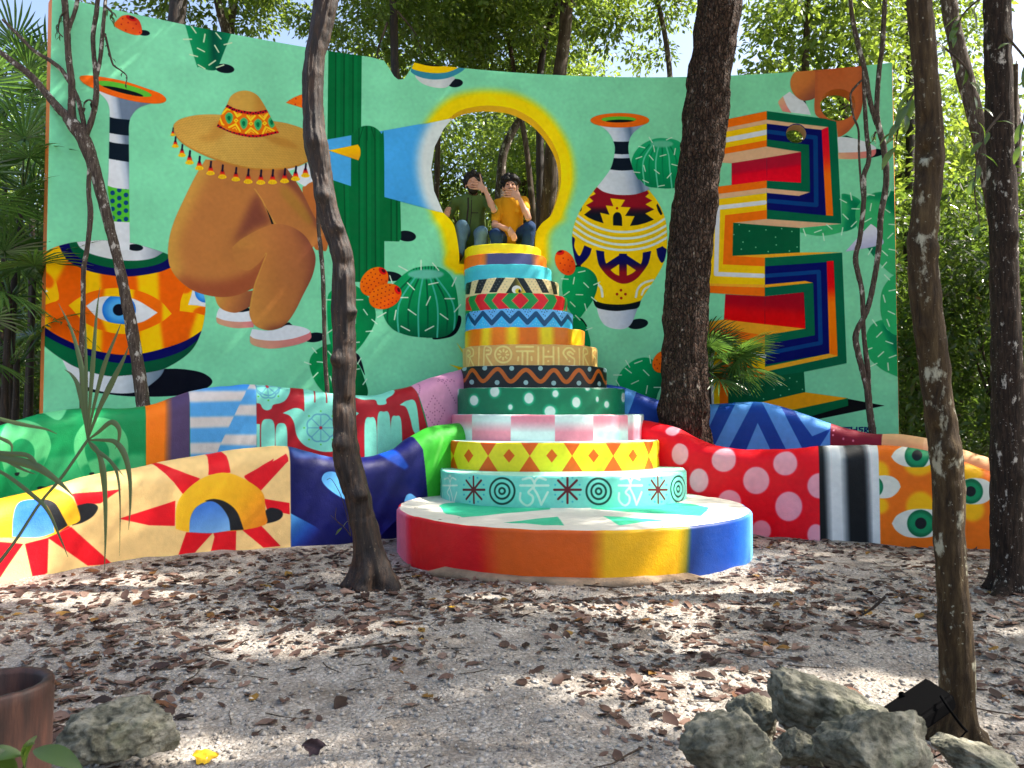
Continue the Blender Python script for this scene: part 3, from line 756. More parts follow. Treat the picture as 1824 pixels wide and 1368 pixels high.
    zig = VAS((565, 100), (495, 180), (530, 222), (430, 272), (495, 332), (380, 398), (460, 458), (350, 543), (420, 590), (520, 635), (652, 677), (598, 512), (743, 545), (686, 400), (803, 412), (755, 288), (985, 315), (918, 422), (1070, 430), (985, 560), (1132, 566), (1060, 716), (1180, 703), (1300, 672), (1430, 620), (1297, 525), (1435, 462), (1300, 383), (1405, 325), (1297, 265), (1355, 212), (1310, 145), (1310, 60), (600, 60))
    wc.poly(zig, clip=vm, grad=('lin', (1105, 362), (1105, 384), [(0, (132, 24, 38)), (.25, (128, 22, 38)), (.6, (50, 20, 34)), (1, (14, 22, 32))]))
    wc.blob([(1092, 401.5, 1), (1092, 386), (1095, 380), (1099.5, 378), (1104.5, 380), (1107.5, 387), (1108.3, 402.5, 1)], (12, 20, 30))
    wc.ellipse(1099, 371, 2.2, 2.2, (150, 30, 28))
    wc.poly([(1169, 366), (1171, 362.5), (1176, 371), (1180, 381), (1177, 384), (1172, 376)], (14, 20, 30), clip=vm); wc.poly([(1033, 376), (1036.5, 369), (1036, 374), (1034, 377)], (14, 20, 30), clip=vm)
    wc.poly(smooth([(1024, 386), (1052, 406), (1080, 416), (1109, 419), (1138, 416), (1164, 407), (1190, 394)], False) + smooth([(1192, 424), (1164, 438), (1109, 446), (1052, 437), (1016, 418)], False), (214, 182, 34), clip=vm)
    for p in (((1026, 382), (1052, 399.5), (1080, 410), (1109, 413.5), (1138, 410.5), (1164, 402), (1187, 388)), ((1022, 391), (1050, 410), (1080, 421.5), (1110, 425), (1140, 422), (1165, 413.5), (1190, 400)),
              ((1019, 401), (1048, 420), (1080, 432), (1110, 436), (1140, 433), (1166, 424.5), (1190, 410.5)), ((1017, 411.5), (1046, 430), (1080, 442), (1110, 445.5), (1140, 443), (1166, 435), (1191, 421.5))):
        wc.line(p, 4.6, (216, 226, 216), clip=vm, curve=True)
    sym = ('lin', (1109, 462), (1109, 492), [(0, (10, 14, 78)), (.25, (22, 14, 66)), (.75, (126, 24, 34)), (1, (130, 24, 34))])
    wc.poly(smooth([(1061.5, 445.5, 1), (1064, 462), (1069, 476), (1086, 495), (1109, 505.5), (1132, 498), (1151.6, 475), (1157, 462), (1160, 447, 1)], False) + smooth([(1145, 450, 1), (1144, 463), (1139, 474), (1126, 487), (1109, 492), (1094, 487), (1081, 472), (1077, 460), (1076, 448, 1)], False), clip=vm, grad=sym)
    wc.poly([(1102.5, 452), (1116.5, 452), (1116.5, 494), (1103, 494)], clip=vm, grad=sym)
    for sx in (-1, 1): wc.poly([(1109.5, 455), (1109.5 + sx * 4, 453), (1109.5 + sx * 32, 471), (1109.5 + sx * 24, 482), (1109.5, 466)], clip=vm, grad=sym)
    wc.blob([(1018, 420, 1), (1024, 426), (1023, 440), (1032, 456), (1041, 437, 1), (1054, 443, 1), (1050, 455), (1040, 467), (1028, 474), (1012, 455)], clip=vm, grad=sym)
    wc.blob([(1169, 443.5, 1), (1180, 438.5, 1), (1190, 449), (1180, 468), (1172, 458)], clip=vm, grad=sym)
    for x, y in ((1106, 517), (1099, 524), (1114, 524), (1106.5, 531)): wc.ellipse(x, y, 2.4, 2.4, (150, 34, 26))
    for p, w in ((((1132.5, 529), (1136.5, 514), (1147, 504), (1163, 499)), 4.4), (((1143, 525), (1148, 515), (1159, 509)), 4), (((1073, 528), (1070.5, 513), (1062, 504)), 5)): wc.line(p, w, (222, 226, 214), clip=vm, curve=True)
    nk = [(1064, 222, 1), (1076, 229), (1086, 239), (1094, 256), (1095, 271), (1089, 297), (1078.5, 314), (1063, 333.5, 1), (1076, 342), (1098, 347), (1127, 347), (1146, 342), (1158, 337, 1), (1139, 319), (1127, 299), (1120, 274), (1120, 254), (1128, 237), (1150, 220, 1)]
    nm = wc.blob(nk, grad=('lin', (1080, 330), (1146, 318), [(0, (222, 226, 230)), (.5, (210, 216, 224)), (.72, (176, 188, 206)), (.9, (96, 116, 140)), (1, (150, 164, 184))]))
    for y0, y1 in ((251.5, 273), (281, 302)): wc.poly(smooth([(1070, y0 - 1), (1107, y0 + 1.2), (1145, y0 - 1)], False) + smooth([(1145, y1 - 1), (1107, y1 + 2), (1070, y1 - 2.5)], False), (10, 22, 34), clip=nm)
    wc.ellipse(1104, 214.5, 52.5, 13, (226, 108, 30)); g = wc.ellipse(1102, 213, 31, 5.4, (98, 178, 60)); wc.ellipse(1105, 217, 26, 3.6, (12, 14, 12), clip=g)
    motif("painted_vase", "yellow vase with stepped red zigzags and white bands right of the keyhole", vb[:-2], 1)
    motif("painted_vase_neck", "white vase neck with two black rings", nk, 2)
    motif("painted_vase_rim", "orange oval rim of the yellow vase", ell(1104, 214.5, 52.5, 13), 3, False)
    # ---- barrel cactus right, pads by the tiers
    br = [(1125, 287), (1136.5, 264), (1159, 249.5), (1182, 246), (1212, 254), (1224, 287), (1222, 320), (1202, 334.5), (1169, 334.5), (1147, 329.5), (1132, 312)]
    m = wc.blob(br, grad=('lin', (1170, 246), (1170, 336), [(0, (40, 160, 110)), (.4, (22, 148, 94)), (1, (6, 118, 74))]), not_in=vm)
    for k, x in enumerate((1134, 1145, 1156, 1168, 1180, 1193, 1206)):
        wc.line([(1179 + (x - 1179) * .5, 258), (1179 + (x - 1179) * .9, 280), (x, 300), (x + 4, 336)], 2.8, (100, 196, 160) if k % 2 else (8, 120, 78), clip=m, curve=True)
    wc.ellipse(1179, 256.5, 20, 6, (104, 186, 150), soft=2, clip=m)
    wc.spines([(1159, 249, 60), (1192, 247, -25), (1143, 262, 15), (1165, 265, 80), (1202, 270, 100), (1138, 281, -20), (1181, 277, -15), (1160, 281, 50), (1148, 300, 75), (1170, 306, 38), (1202, 294, 15), (1192, 313, -50), (1150, 323, 25), (1178, 331, -10), (1134, 307, 5)], (208, 232, 208), 1.9, 11)
    motif("painted_barrel_cactus", "round ribbed barrel cactus half hidden by the thick trunk", br, 0)
    p1 = [(1025, 476), (1043, 476.5), (1059, 488), (1064.6, 506), (1058, 531), (1043, 553), (1028, 568.5), (1013, 551), (1003, 526), (1001.6, 503), (1010, 485)]
    p2 = [(1024, 566), (1038, 573), (1047, 590), (1051, 620), (1030, 650), (990, 640), (1000, 590)]
    wc.blob([(1018, 482), (1024, 473), (1035, 474), (1024, 486)], (6, 20, 16)); wc.blob([(1026, 570), (1036, 567), (1046, 582), (1036, 576)], (6, 20, 16))
    wc.blob(p2, (0, 128, 76))
    wc.blob(p1, grad=('lin', (1003, 520), (1064, 520), [(0, (18, 152, 92)), (.55, (8, 138, 82)), (1, (0, 106, 66))]))
    wc.spines([(1036, 484, -12), (1022, 500, 100), (1044, 508, 45), (1006, 497, 5), (1032, 525, 2), (1020, 542, 45), (1043, 547, 75), (1009, 523, -35), (1063, 505, -25), (1058, 533, 40), (1029, 566, 45), (1049, 586, -20)], (206, 232, 206), 2, 12)
    motif("painted_prickly_pear", "cactus pad with an orange fruit beside the tier tower", p1, 2)
    f = ell(1006.6, 468, 24, 16.5, 62)
    m = wc.poly(f, grad=('lin', (995, 460), (1020, 478), [(0, (230, 110, 30)), (1, (206, 76, 30))])); wc.ellipse(997, 449.5, 8, 5, (196, 30, 30), 0, clip=m); wc.ellipse(997, 448, 4, 2, (90, 16, 22), clip=m)
    for x, y in ((1003, 460), (1012, 463), (998, 469), (1006, 472), (1015, 474), (1003, 481), (1012, 484), (1019, 466)): wc.ellipse(x, y, 1.1, 1.1, (150, 22, 30))
    motif("painted_fruit", "orange dotted cactus fruit on the pad beside the tier tower", f, 3, False)
    p3 = [(1099, 684), (1106, 662), (1124, 645), (1141.6, 637.5), (1159, 639), (1174, 654), (1180, 677), (1172, 700), (1162, 714), (1110, 714)]
    m = wc.blob(p3, grad=('lin', (1100, 660), (1180, 680), [(0, (22, 160, 98)), (.6, (12, 146, 88)), (1, (0, 100, 66))]))
    wc.spines([(1137, 645, -20), (1119, 660, 38), (1151, 664, 45), (1131, 681, -25), (1101, 684, 60), (1152, 694, 100), (1172, 690, 0), (1100, 668, 0), (1158, 640, 80), (1118, 648, 60)], (208, 236, 210), 2, 14)
    motif("painted_prickly_pear", "bright green cactus pad just left of the thick trunk", p3)
    f = ell(1181, 644, 22, 17, -50); m = wc.poly(f, (226, 110, 30))
    for x, y in ((1170, 641), (1175, 648), (1171, 656), (1178, 636), (1166, 650)): wc.ellipse(x, y, 1.1, 1.1, (150, 22, 30))
    motif("painted_fruit", "orange cactus fruit peeping out left of the thick trunk", f, 1, False)

    # ---- folded letter tower on the right
    OR, YE, TAN, GR, GR2, NV, BL = (232, 118, 28), (240, 198, 30), (222, 182, 146), (0, 94, 66), (0, 84, 54), (4, 14, 86), (0, 62, 118)
    MAZE = B3((130, 562), (578, 468), (1070, 540), (1110, 1265)) + B4((812, 20), (812, 95), (1110, 98), (1142, 880), (838, 945), (848, 1085), (1150, 1127), (1153, 1180), (860, 1255), (120, 1255), (120, 600), (240, 560), (280, 390), (140, 380), (180, -60)) + B3((200, 1000), (330, 985), (330, 830), (130, 800))
    wc.poly(B4((1153, 1132), (1410, 1180), (945, 1274), (850, 1262)), (10, 12, 16))
    # dark green returns
    for q in (B3((340, 1250), (812, 1285)) + B4((812, 100), (335, 124)), B4((300, 925), (840, 930), (850, 1090), (560, 1152), (300, 1175))): wc.poly(q, GR2)
    for x, y in ((383, 1270), (455, 1315), (572, 1307), (683, 1298), (755, 1318), (345, 1340), (640, 1358)): wc.ellipse(1220 + x / 3.965, 80 + y / 3.965, 1.3, 1.3, (120, 190, 150))
    for x, y in ((410, 25), (500, 62), (645, 45), (588, 92), (738, 88), (792, 60), (398, 75), (740, 985), (790, 1010), (680, 1035), (628, 1065), (675, 1107), (735, 1065), (830, 1065), (460, 1105), (555, 1132), (545, 1038), (1100, 126)): wc.ellipse(1220 + x / 3.965, 425 + y / 3.965, 1.3, 1.3, (120, 190, 150))
    # red backs
    wc.poly(B3((330, 832), (822, 755), (822, 976), (580, 962), (330, 990)), grad=('lin', (1360, 285), (1364, 318), [(0, (160, 28, 52)), (.45, (172, 22, 50)), (.62, (208, 8, 44)), (1, (222, 0, 44))]))
    # right faces
    rf = B3((578, 468), (985, 520), (1070, 542), (1105, 1263), (578, 1230))
    hole = B3((578, 718), (820, 757), (820, 975), (578, 960))
    hk = wc.poly(hole, None)
    top = wc.poly(rf, GR, not_in=hk)
    wc.poly(B3((578, 555), (965, 600), (996, 1205), (578, 1164)), NV, not_in=hk)
    wc.line(B3((595, 614), (922, 655), (927, 1131), (595, 1102)), 8.2, BL, clip=top)
    wc.poly(B3((578, 668), (876, 706), (884, 1040), (578, 1012)), GR, not_in=hk)
    wc.poly(B3((578, 528), (1011, 580), (965, 601), (578, 557)), TAN)
    wc.poly(B3((965, 600), (1012, 580), (1047, 1208), (996, 1205)), grad=('lin', (1466, 255), (1470, 310), [(0, (214, 16, 50)), (.4, (220, 40, 44)), (1, (234, 114, 30))]))
    wc.poly(B3((578, 1012), (884, 1040), (805, 1067), (578, 1046)), TAN)
    wc.poly(B3((340, 1256), (578, 1229), (1106, 1264), (810, 1293)), TAN)
    # left faces, upper arm
    def lf(y0, y1, sl0, sl1, col, xl=130, xr=578):
        wc.poly(B3((xl, y0 + (xr - xl) * sl0), (xr, y0), (xr, y1), (xl, y1 + (xr - xl) * sl1)), col)
    lf(468, 528, .2, .197, OR); lf(528, 557, .197, .193, TAN); lf(557, 598, .193, .19, YE); lf(598, 635, .19, .187, WHITE); lf(635, 672, .187, .183, YE); lf(672, 718, .183, .176, OR)
    wc.poly(B3((180, 775), (285, 770), (578, 718), (822, 756), (330, 836), (200, 828)), TAN)
    lf(958, 1010, .124, .124, OR, 180); lf(1010, 1046, .124, .122, TAN, 180)
    wc.poly(B3((190, 1095), (578, 1047), (578, 1228), (340, 1257)) + B4((335, 122), (565, 135), (565, 325), (140, 318), (150, 60)), YE)
    wc.line(B3((562, 1113), (232, 1150)) + B4((220, 250), (549, 263)), 8.6, WHITE)
    wc.poly(B3((283, 1203), (578, 1166), (578, 1229), (340, 1256)) + B4((335, 122), (565, 135), (565, 196), (268, 182)), OR)
    wc.poly(B4((140, 316), (565, 325), (565, 346), (140, 332)), (236, 172, 60))
    wc.poly(B4((140, 332), (565, 346), (565, 408), (130, 380)), OR)
    # lower arm
    wc.poly(B4((330, 122), (812, 98), (1108, 97), (565, 136)), (236, 168, 52))
    wc.poly(B4((285, 393), (565, 408), (842, 378), (852, 637), (275, 574)), grad=('lin', (1360, 530), (1356, 575), [(0, (150, 14, 36)), (.3, (160, 10, 32)), (.6, (196, 0, 20)), (1, (208, 4, 14))]))
    hole = B4((565, 406), (840, 378), (851, 636), (565, 684)); hk = wc.poly(hole, None)
    rf = B4((565, 136), (1110, 99), (1142, 880), (838, 942), (565, 982)); lowm = wc.poly(rf, GR, not_in=hk)
    wc.poly(B4((565, 196), (1000, 166), (1020, 812), (565, 892)), NV, not_in=hk)
    wc.line(B4((558, 264), (945, 235), (958, 737), (558, 815)), 7.6, BL, clip=lowm)
    wc.poly(B4((565, 345), (906, 312), (918, 683), (565, 746)), GR, not_in=hk)
    wc.poly(B4((565, 325), (848, 299), (906, 312), (565, 346)), (236, 168, 52))
    wc.poly(B4((1001, 160), (1050, 157), (1079, 830), (1020, 814)), grad=('lin', (1478, 490), (1482, 540), [(0, (206, 10, 30)), (.4, (212, 30, 30)), (.8, (232, 104, 20)), (1, (238, 124, 20))]))
    wc.poly(B4((1020, 812), (1079, 830), (565, 940), (565, 906)), (238, 176, 60))
    wc.poly(B4((276, 572), (852, 636), (565, 683), (140, 616), (140, 592)), (232, 164, 52))
    wc.poly(B4((140, 616), (565, 683), (565, 743), (130, 656)), OR)
    wc.poly(B4((130, 656), (565, 743), (565, 985), (305, 938), (305, 1180), (150, 1180)), YE)
    wc.line(B4((190, 1190), (185, 745), (560, 830)), 8, WHITE)
    wc.poly(B4((245, 1180), (245, 845), (565, 925), (565, 992), (305, 938), (305, 1180)), OR)
    wc.poly(B4((500, 1165), (848, 1085), (1150, 1127), (775, 1209)), (228, 160, 36))
    wc.poly(B4((700, 1222), (775, 1207), (1150, 1127), (1154, 1180), (900, 1252), (840, 1250)), (0, 92, 58))
    wc.ellipse(1418, 238, 18.5, 17.5, NV, not_in=None)
    motif("painted_letter_tower", "folded striped letter E in orange, yellow, navy and green", MAZE, 1, False)

    # ---- figure at the top right
    leg1 = B3((780, 190, 1), (760, 212), (745, 255), (750, 310), (780, 360), (830, 392), (890, 388), (925, 370, 1), (925, 150, 1))
    shoe1 = B3((740, 330, 1), (690, 365, 1), (720, 430), (750, 478, 1), (890, 495, 1), (868, 440), (840, 400), (780, 360))
    wc.poly(B3((818, 396), (850, 394), (862, 442)), BLACK)
    wc.blob(shoe1, WHITE)
    wc.blob(B3((692, 363, 1), (660, 400), (668, 430), (690, 470, 1), (752, 480, 1), (720, 430)), grad=('lin', (1388, 180), (1402, 200), [(0, (222, 176, 140)), (1, (220, 140, 136))]))
    wc.blob(leg1, grad=('lin', (1410, 140), (1450, 175), [(0, (200, 128, 72)), (.5, (190, 116, 66)), (1, (136, 80, 66))]))
    leg2 = B3((918, 150, 1), (918, 330), (916, 470), (960, 520), (1068, 545, 1), (1080, 652, 1), (1110, 642), (1165, 600), (1222, 520), (1250, 440), (1258, 330), (1258, 110, 1))
    shoe2 = B3((1076, 650, 1), (1120, 652), (1200, 662), (1290, 690), (1345, 720), (1350, 740, 1), (1250, 758), (1085, 764, 1))
    wc.blob(B3((1340, 738), (1380, 738), (1404, 752), (1396, 774), (1320, 796), (1300, 780)), BLACK)
    wc.poly(B3((1110, 645), (1140, 640), (1190, 658)), BLACK)
    wc.blob(shoe2, WHITE)
    wc.blob(B3((1082, 762, 1), (1250, 756), (1350, 737, 1), (1346, 770), (1310, 793), (1200, 806), (1086, 806, 1)), grad=('lin', (1495, 275), (1560, 270), [(0, (222, 176, 140)), (.5, (214, 150, 130)), (1, (220, 128, 128))]))
    lm = wc.blob(leg2, (188, 106, 64))
    wc.blob(B3((1180, 100), (1225, 100), (1235, 330), (1215, 470), (1160, 560), (1090, 620), (1190, 640), (1290, 500), (1290, 100)), (164, 90, 60), soft=8, clip=lm, alpha=.8)
    wc.poly(B3((918, 140), (935, 140), (935, 480), (918, 480)), (160, 88, 60), soft=4, clip=lm, alpha=.5)
    wc.poly(B3((1000, 468), (1070, 540), (1072, 470)), None)
    wc.poly(B3((578, 468), (985, 520), (1070, 542), (1076, 660), (578, 600)), GR, clip=wc.poly(B3((578, 468), (985, 520), (1070, 542), (1072, 580), (1010, 575), (578, 525)), None))
    motif("painted_legs", "brown legs in white shoes walking out of the wall top", B3((760, 212, 1), (745, 255, 1), (750, 310), (780, 360), (840, 392), (915, 380, 1), (916, 480), (1068, 545, 1), (1080, 652, 1), (1165, 600), (1222, 520), (1250, 440), (1258, 330), (1258, 148, 1)), 2)
    motif("painted_shoe", "white shoe with pink sole beside the slim forked tree", shoe2, 1)

    # ---- pads on the right edge, paper cone, signature
    L1, D1 = (66, 172, 112), (2, 116, 78)
    pa = PAD((905, 345, 1), (960, 345), (1080, 380), (1165, 450), (1150, 560), (1110, 770), (1000, 840), (900, 862), (800, 890), (680, 910), (560, 910), (440, 890), (345, 866, 1), (345, 810, 1), (905, 752, 1))
    m = wc.blob(pa, L1)
    wc.blob(PAD((960, 380), (1040, 400), (1180, 470), (1110, 800), (940, 880), (960, 700), (1010, 520)), D1, soft=9, clip=m)
    wc.blob(PAD((905, 330), (1000, 340), (1000, 420), (905, 420)), D1, soft=6, clip=m, alpha=.6)
    pb = PAD((1165, 450, 1), (1240, 390), (1340, 335), (1450, 315), (1560, 305), (1700, 320, 1), (1700, 1480, 1), (1540, 1400), (1330, 1180), (1260, 1075), (1130, 830), (1095, 700), (1090, 600), (1110, 530))
    m = wc.blob(pb, L1)
    wc.blob(PAD((1400, 300), (1700, 290), (1700, 640), (1580, 600), (1500, 500), (1440, 400)), D1, soft=10, clip=m)
    wc.blob(PAD((1180, 380), (1420, 320), (1430, 440), (1300, 420), (1200, 440)), (20, 134, 88), soft=6, clip=m, alpha=.8)
    cone2 = PAD((955, 1127, 1), (1050, 1020), (1140, 918), (1285, 768), (1310, 757), (1400, 830), (1460, 950), (1475, 1000), (1460, 1030, 1), (1380, 1050), (1240, 1080))
    wc.poly(PAD((1255, 1075), (1400, 1050), (1340, 1190)), (4, 104, 72))
    wc.blob(cone2, grad=('lin', (1535, 405), (1545, 440), [(0, (226, 230, 236)), (.5, (212, 214, 228)), (1, (186, 188, 214))]))
    pc = B4((1560, 240, 1), (1480, 258), (1440, 290), (1395, 360), (1380, 450), (1385, 540), (1410, 610), (1450, 660), (1490, 682), (1560, 690, 1))
    pd = B4((1392, 575), (1320, 608), (1282, 680), (1275, 760), (1300, 840), (1360, 900), (1420, 940), (1560, 1000, 1), (1560, 640, 1), (1450, 655), (1410, 612))
    m = wc.blob(pd, (44, 158, 100))
    wc.blob(B4((1390, 590), (1480, 660), (1560, 680), (1560, 860), (1480, 800), (1430, 700)), (0, 108, 74), soft=9, clip=m)
    wc.blob(pc, (52, 164, 104))
    wc.spines([(1516, 350, 80), (1551, 347, 12), (1584, 343, 110), (1502, 358, 28), (1524, 372, 2), (1551, 369, 100), (1580, 375, 35), (1506, 386, 45), (1546, 392, -30), (1521, 399, -45), (1457, 412, -20), (1433, 414, 70), (1477, 404, 40), (1500, 412, 100), (1467, 422, 80), (1586, 420, -45), (1590, 400, 5), (1550, 448, -60), (1576, 451, 42), (1590, 445, 10), (1575, 472, -50), (1580, 494, 45), (1590, 517, -10), (1575, 532, 75), (1588, 557, 25), (1582, 575, 70), (1558, 575, 55), (1566, 596, -45), (1584, 610, 20), (1569, 631, -42), (1582, 653, 85), (1556, 650, -25), (1547, 622, -20), (1590, 635, -20)], (206, 236, 208), 2, 13)
    motif("painted_prickly_pear", "green cactus pad behind the letter tower", pa, 0)
    motif("painted_prickly_pear", "large light green cactus pad on the right edge of the wall", [(x, y) for x, y, *_ in pb if x < 1600] + [(1592, 470), (1592, 342)], 0, False)
    motif("painted_prickly_pear", "lower pair of green cactus pads on the right edge of the wall", [(1592, 490), (1583, 498), (1572, 515), (1568, 540), (1570, 562), (1552, 579), (1543, 597), (1542, 617), (1548, 637), (1563, 652), (1578, 662), (1595, 670)], 0, False)
    motif("painted_paper_cone", "white folded paper cone over the cactus pads", cone2, 2)
    S = Q(1480, 600, 6.843); ink = (14, 34, 84)
    for L, w in (([(140, 1108), (235, 1108)], 2.6), ([(190, 1110), (190, 1150)], 2.6), ([(252, 1105), (248, 1160)], 2.6), ([(315, 1105), (312, 1165)], 2.6), ([(250, 1133), (314, 1133)], 2.4),
                 ([(390, 1105), (345, 1108), (350, 1130), (385, 1134), (375, 1165), (335, 1166)], 2.4), ([(415, 1105), (412, 1170)], 2.6), ([(415, 1107), (450, 1112), (448, 1132), (418, 1138), (455, 1172)], 2.4), ([(528, 1112), (545, 1112)], 2.2)):
        wc.line(S(*L), w, ink)
    # brush on the two sight holes and the reveals
paint_wall()
wall_img = WC.image()
M_MURAL = painted("mural_paint_on_render", wall_img, 0.7, 0.11, .08)
M_WALLBACK = plain("mint_render", (138, 215, 172), 0.75, 0.2)
M_REVEAL_Y = plain("yellow_reveal_paint", (232, 196, 10), 0.55, 0.2, 80, 0.05)
M_REVEAL_O = plain("orange_reveal_paint", (206, 116, 44), 0.6, 0.2, 80, 0.06)
M_REVEAL_T = plain("tan_reveal_paint", (196, 160, 118), 0.6, 0.2, 80, 0.06)
M_EDGE = plain("orange_edge_paint", (226, 128, 48), 0.6, 0.2, 80, 0.06)

wall = empty("mural_wall", (0.3, 9.85, 0), "tall curved mint green wall painted with vases, cacti and a sombrero figure", "mural wall")
WT = 0.2
def wall_pts(sz, off):
    xy = WALL.xy_at(sz[:, 0]); d = WALL.xy_at(sz[:, 0] + .01) - WALL.xy_at(sz[:, 0] - .01)
    d /= np.hypot(d[:, 0], d[:, 1])[:, None]
    n = np.stack([d[:, 1], -d[:, 0]], -1)                # towards the camera
    return np.column_stack([xy + n * off, sz[:, 1]])
top_px = [(640, 98), (660, 102.5), (684, 108), (693, 121), (702, 136), (709, 141.5), (718, 141.5), (725, 133), (738, 112), (752, 112)]
notch = WALL.map(top_px[1:-1])
outer = [(wl, -.05), (wr, -.05), (wr, WALL_TOP)]
for s_ in np.linspace(wr, notch[-1, 0], 44)[1:-1]: outer.append((s_, WALL_TOP))
for i, p in enumerate(notch[::-1]): outer.append((p[0], WALL_TOP if i in (0, len(notch) - 1) else p[1]))
for s_ in np.linspace(notch[0, 0], wl, 40)[1:-1]: outer.append((s_, WALL_TOP))
outer.append((wl, WALL_TOP))
for k in range(1, 14): outer.append((wl, WALL_TOP * (1 - k / 14)))
key = WALL.map(smooth([p if p[1] < 460 else (p[0], 478, 1) for p in KEY if p[1] != 470] if False else KEY))
h1 = WALL.map(ell(1492.5, 187, 31.5, 28.5, 0, 36)); h2 = WALL.map(ell(1418, 238.5, 18, 16.5, 0, 28))
v, f = triangulate([outer, key, h1, h2], 0.14)
Vf, Vb = wall_pts(v, 0), wall_pts(v, -WT)
lt = v[:, 0] < wl + 1e-4
Vb[lt] += np.array([-.03, -.02, 0])
rt = v[:, 0] > wr - 1e-4
Vb[rt] += np.array([.045, 0, 0])
nV = len(v)
E = {}
for t in f:
    for a_, b_ in ((t[0], t[1]), (t[1], t[2]), (t[2], t[0])): E[(a_, b_)] = 1
bd = [(a_, b_) for (a_, b_) in E if (b_, a_) not in E]
mid = np.array([(v[a_] + v[b_]) / 2 for a_, b_ in bd])
def near(lp): 
    lp = np.asarray(lp); return np.array([np.hypot(*(lp - m).T).min() < .12 for m in mid])
nk, n1, n2 = near(key), near(h1), near(h2)
faces = [list(t) for t in f] + [[t[2] + nV, t[1] + nV, t[0] + nV] for t in f]
mi = [0] * len(f) + [1] * len(f)
VV = [Vf, Vb]; base = 2 * nV; extra = []
for i, (a_, b_) in enumerate(bd):
    extra += [Vf[a_], Vf[b_], Vb[b_], Vb[a_]]
    q = base + 4 * i
    faces.append([q + 1, q, q + 3, q + 2])
    m = v[a_] + v[b_]
    mi.append(2 if nk[i] else 3 if n1[i] else 4 if n2[i] else 5 if (mid[i, 0] < wl + .01 or mid[i, 0] > wr - .01) else 1)
VV = np.concatenate([Vf, Vb, np.array(extra)])
uvv = np.concatenate([WC.uv(v), WC.uv(v), np.zeros((len(extra), 2))])
me = mesh_np("wall_body", VV, faces, False, uvv)
for m in (M_MURAL, M_WALLBACK, M_REVEAL_Y, M_REVEAL_O, M_REVEAL_T, M_EDGE): me.materials.append(m)
me.polygons.foreach_set("material_index", np.array(mi, np.int32))
obj("wall_body", me, [], wall)
holes = [key, h1, h2]
LAST = {}
UNDER = {'painted_vase_neck': 'painted_vase', 'painted_vase_rim': 'painted_vase', 'painted_hat_crown': 'painted_sombrero', 'painted_knee': 'painted_figure'}
for name, label, pts, layer in MOTIFS:
    sz = WALL.map(pts)
    sz[:, 0] = np.clip(sz[:, 0], wl + .002, wr - .002); sz[:, 1] = np.clip(sz[:, 1], .02, WALL_TOP - .002)
    keep = [sz[0]]
    for p in sz[1:]:
        if np.hypot(*(p - keep[-1])) > .004: keep.append(p)
    if np.hypot(*(keep[0] - keep[-1])) < .004: keep.pop()
    loops = [np.array(keep)]
    if name in ("painted_legs",): loops.append(h1)
    if name in ("painted_letter_tower",): loops.append(h2)
    vv, ff = triangulate(loops, 0.1)
    if not len(ff): continue
    me = mesh_np(name, wall_pts(vv, 0.002 + 0.0012 * layer), ff, True, WC.uv(vv))
    up = LAST.get(UNDER.get(name)) or (LAST.get('painted_figure') if name == 'painted_shoe' and 'painted_legs' not in LAST else LAST.get('painted_legs') if name == 'painted_shoe' else None)
    LAST[name] = tag(obj(name, me, M_MURAL, up or wall), label)

# ================================================================== TIERED TOWER
DISC_Z = 0.37
tower = empty("tiered_tower", (0.55, 8.4, 0), "stepped round tower of painted tiers on a rainbow disc below the keyhole", "tiered tower")

def offset_loft(out, closed_top, prof, uvfun=None):
    """Sweep a vertical profile [(inset, z)] round a plan outline; returns V, quads, top polygon ring."""
    out = np.asarray(out); n = len(out)
    d = np.roll(out, -1, 0) - np.roll(out, 1, 0); d /= np.hypot(d[:, 0], d[:, 1])[:, None] + 1e-9
    nr = np.stack([-d[:, 1], d[:, 0]], -1)               # inward for a counter-clockwise outline
    V, F = [], []
    for ins, z in prof: V.append(np.column_stack([out + nr * ins, np.full(n, z)]))
    for k in range(len(prof) - 1):
        a = np.arange(n) + k * n; b = (np.arange(n) + 1) % n + k * n
        F.append(np.stack([a, b, b + n, a + n], -1))
    return np.concatenate(V), np.concatenate(F), np.arange(n) + (len(prof) - 1) * n

TIERS = [  # name, left px, right px, top px at the middle, front distance, label
    ("yellow", 826, 965, 433.5, 9.38), ("purple", 825, 975, 450, 9.29), ("cyan", 826, 984, 470, 9.20), ("stripe", 827, 997, 495, 9.11),
    ("chevron", 827, 1012, 521.5, 9.02), ("zigzag", 827, 1023, 550, 8.93), ("amber", 826, 1044, 582, 8.82), ("letters", 822, 1068, 613, 8.70),
    ("wave", 818, 1085, 650, 8.55), ("green", 808, 1118, 690, 8.35), ("checker", 800, 1154, 738.5, 8.05), ("diamond", 789, 1181, 788.5, 7.65), ("teal", 779, 1231, 849, 7.06)]
TLAB = {"yellow": "plain bright yellow top tier", "purple": "orange tier fading to purple", "cyan": "pale cyan tier", "stripe": "black and cream slanted stripes with an eye in a triangle",
        "chevron": "red and green chevrons", "zigzag": "blue zigzag tier with dotted triangles", "amber": "orange and yellow airbrushed tier", "letters": "tan tier with outlined cream letters",
        "wave": "black tier with a brown wave and grey dots", "green": "dark green tier with glowing white dots", "checker": "pink and white checked tier", "diamond": "yellow and orange diamond tier", "teal": "teal tier with white signs, red stars and dark rings"}
TCOL = {"yellow": (250, 222, 24), "purple": (240, 122, 36), "cyan": (84, 190, 204), "stripe": (232, 214, 166), "chevron": (22, 138, 70), "zigzag": (116, 182, 232), "amber": (226, 128, 22),
        "letters": (206, 166, 102), "wave": (12, 22, 26), "green": (4, 108, 76), "checker": (214, 230, 226), "diamond": (222, 204, 52), "teal": (126, 208, 192)}
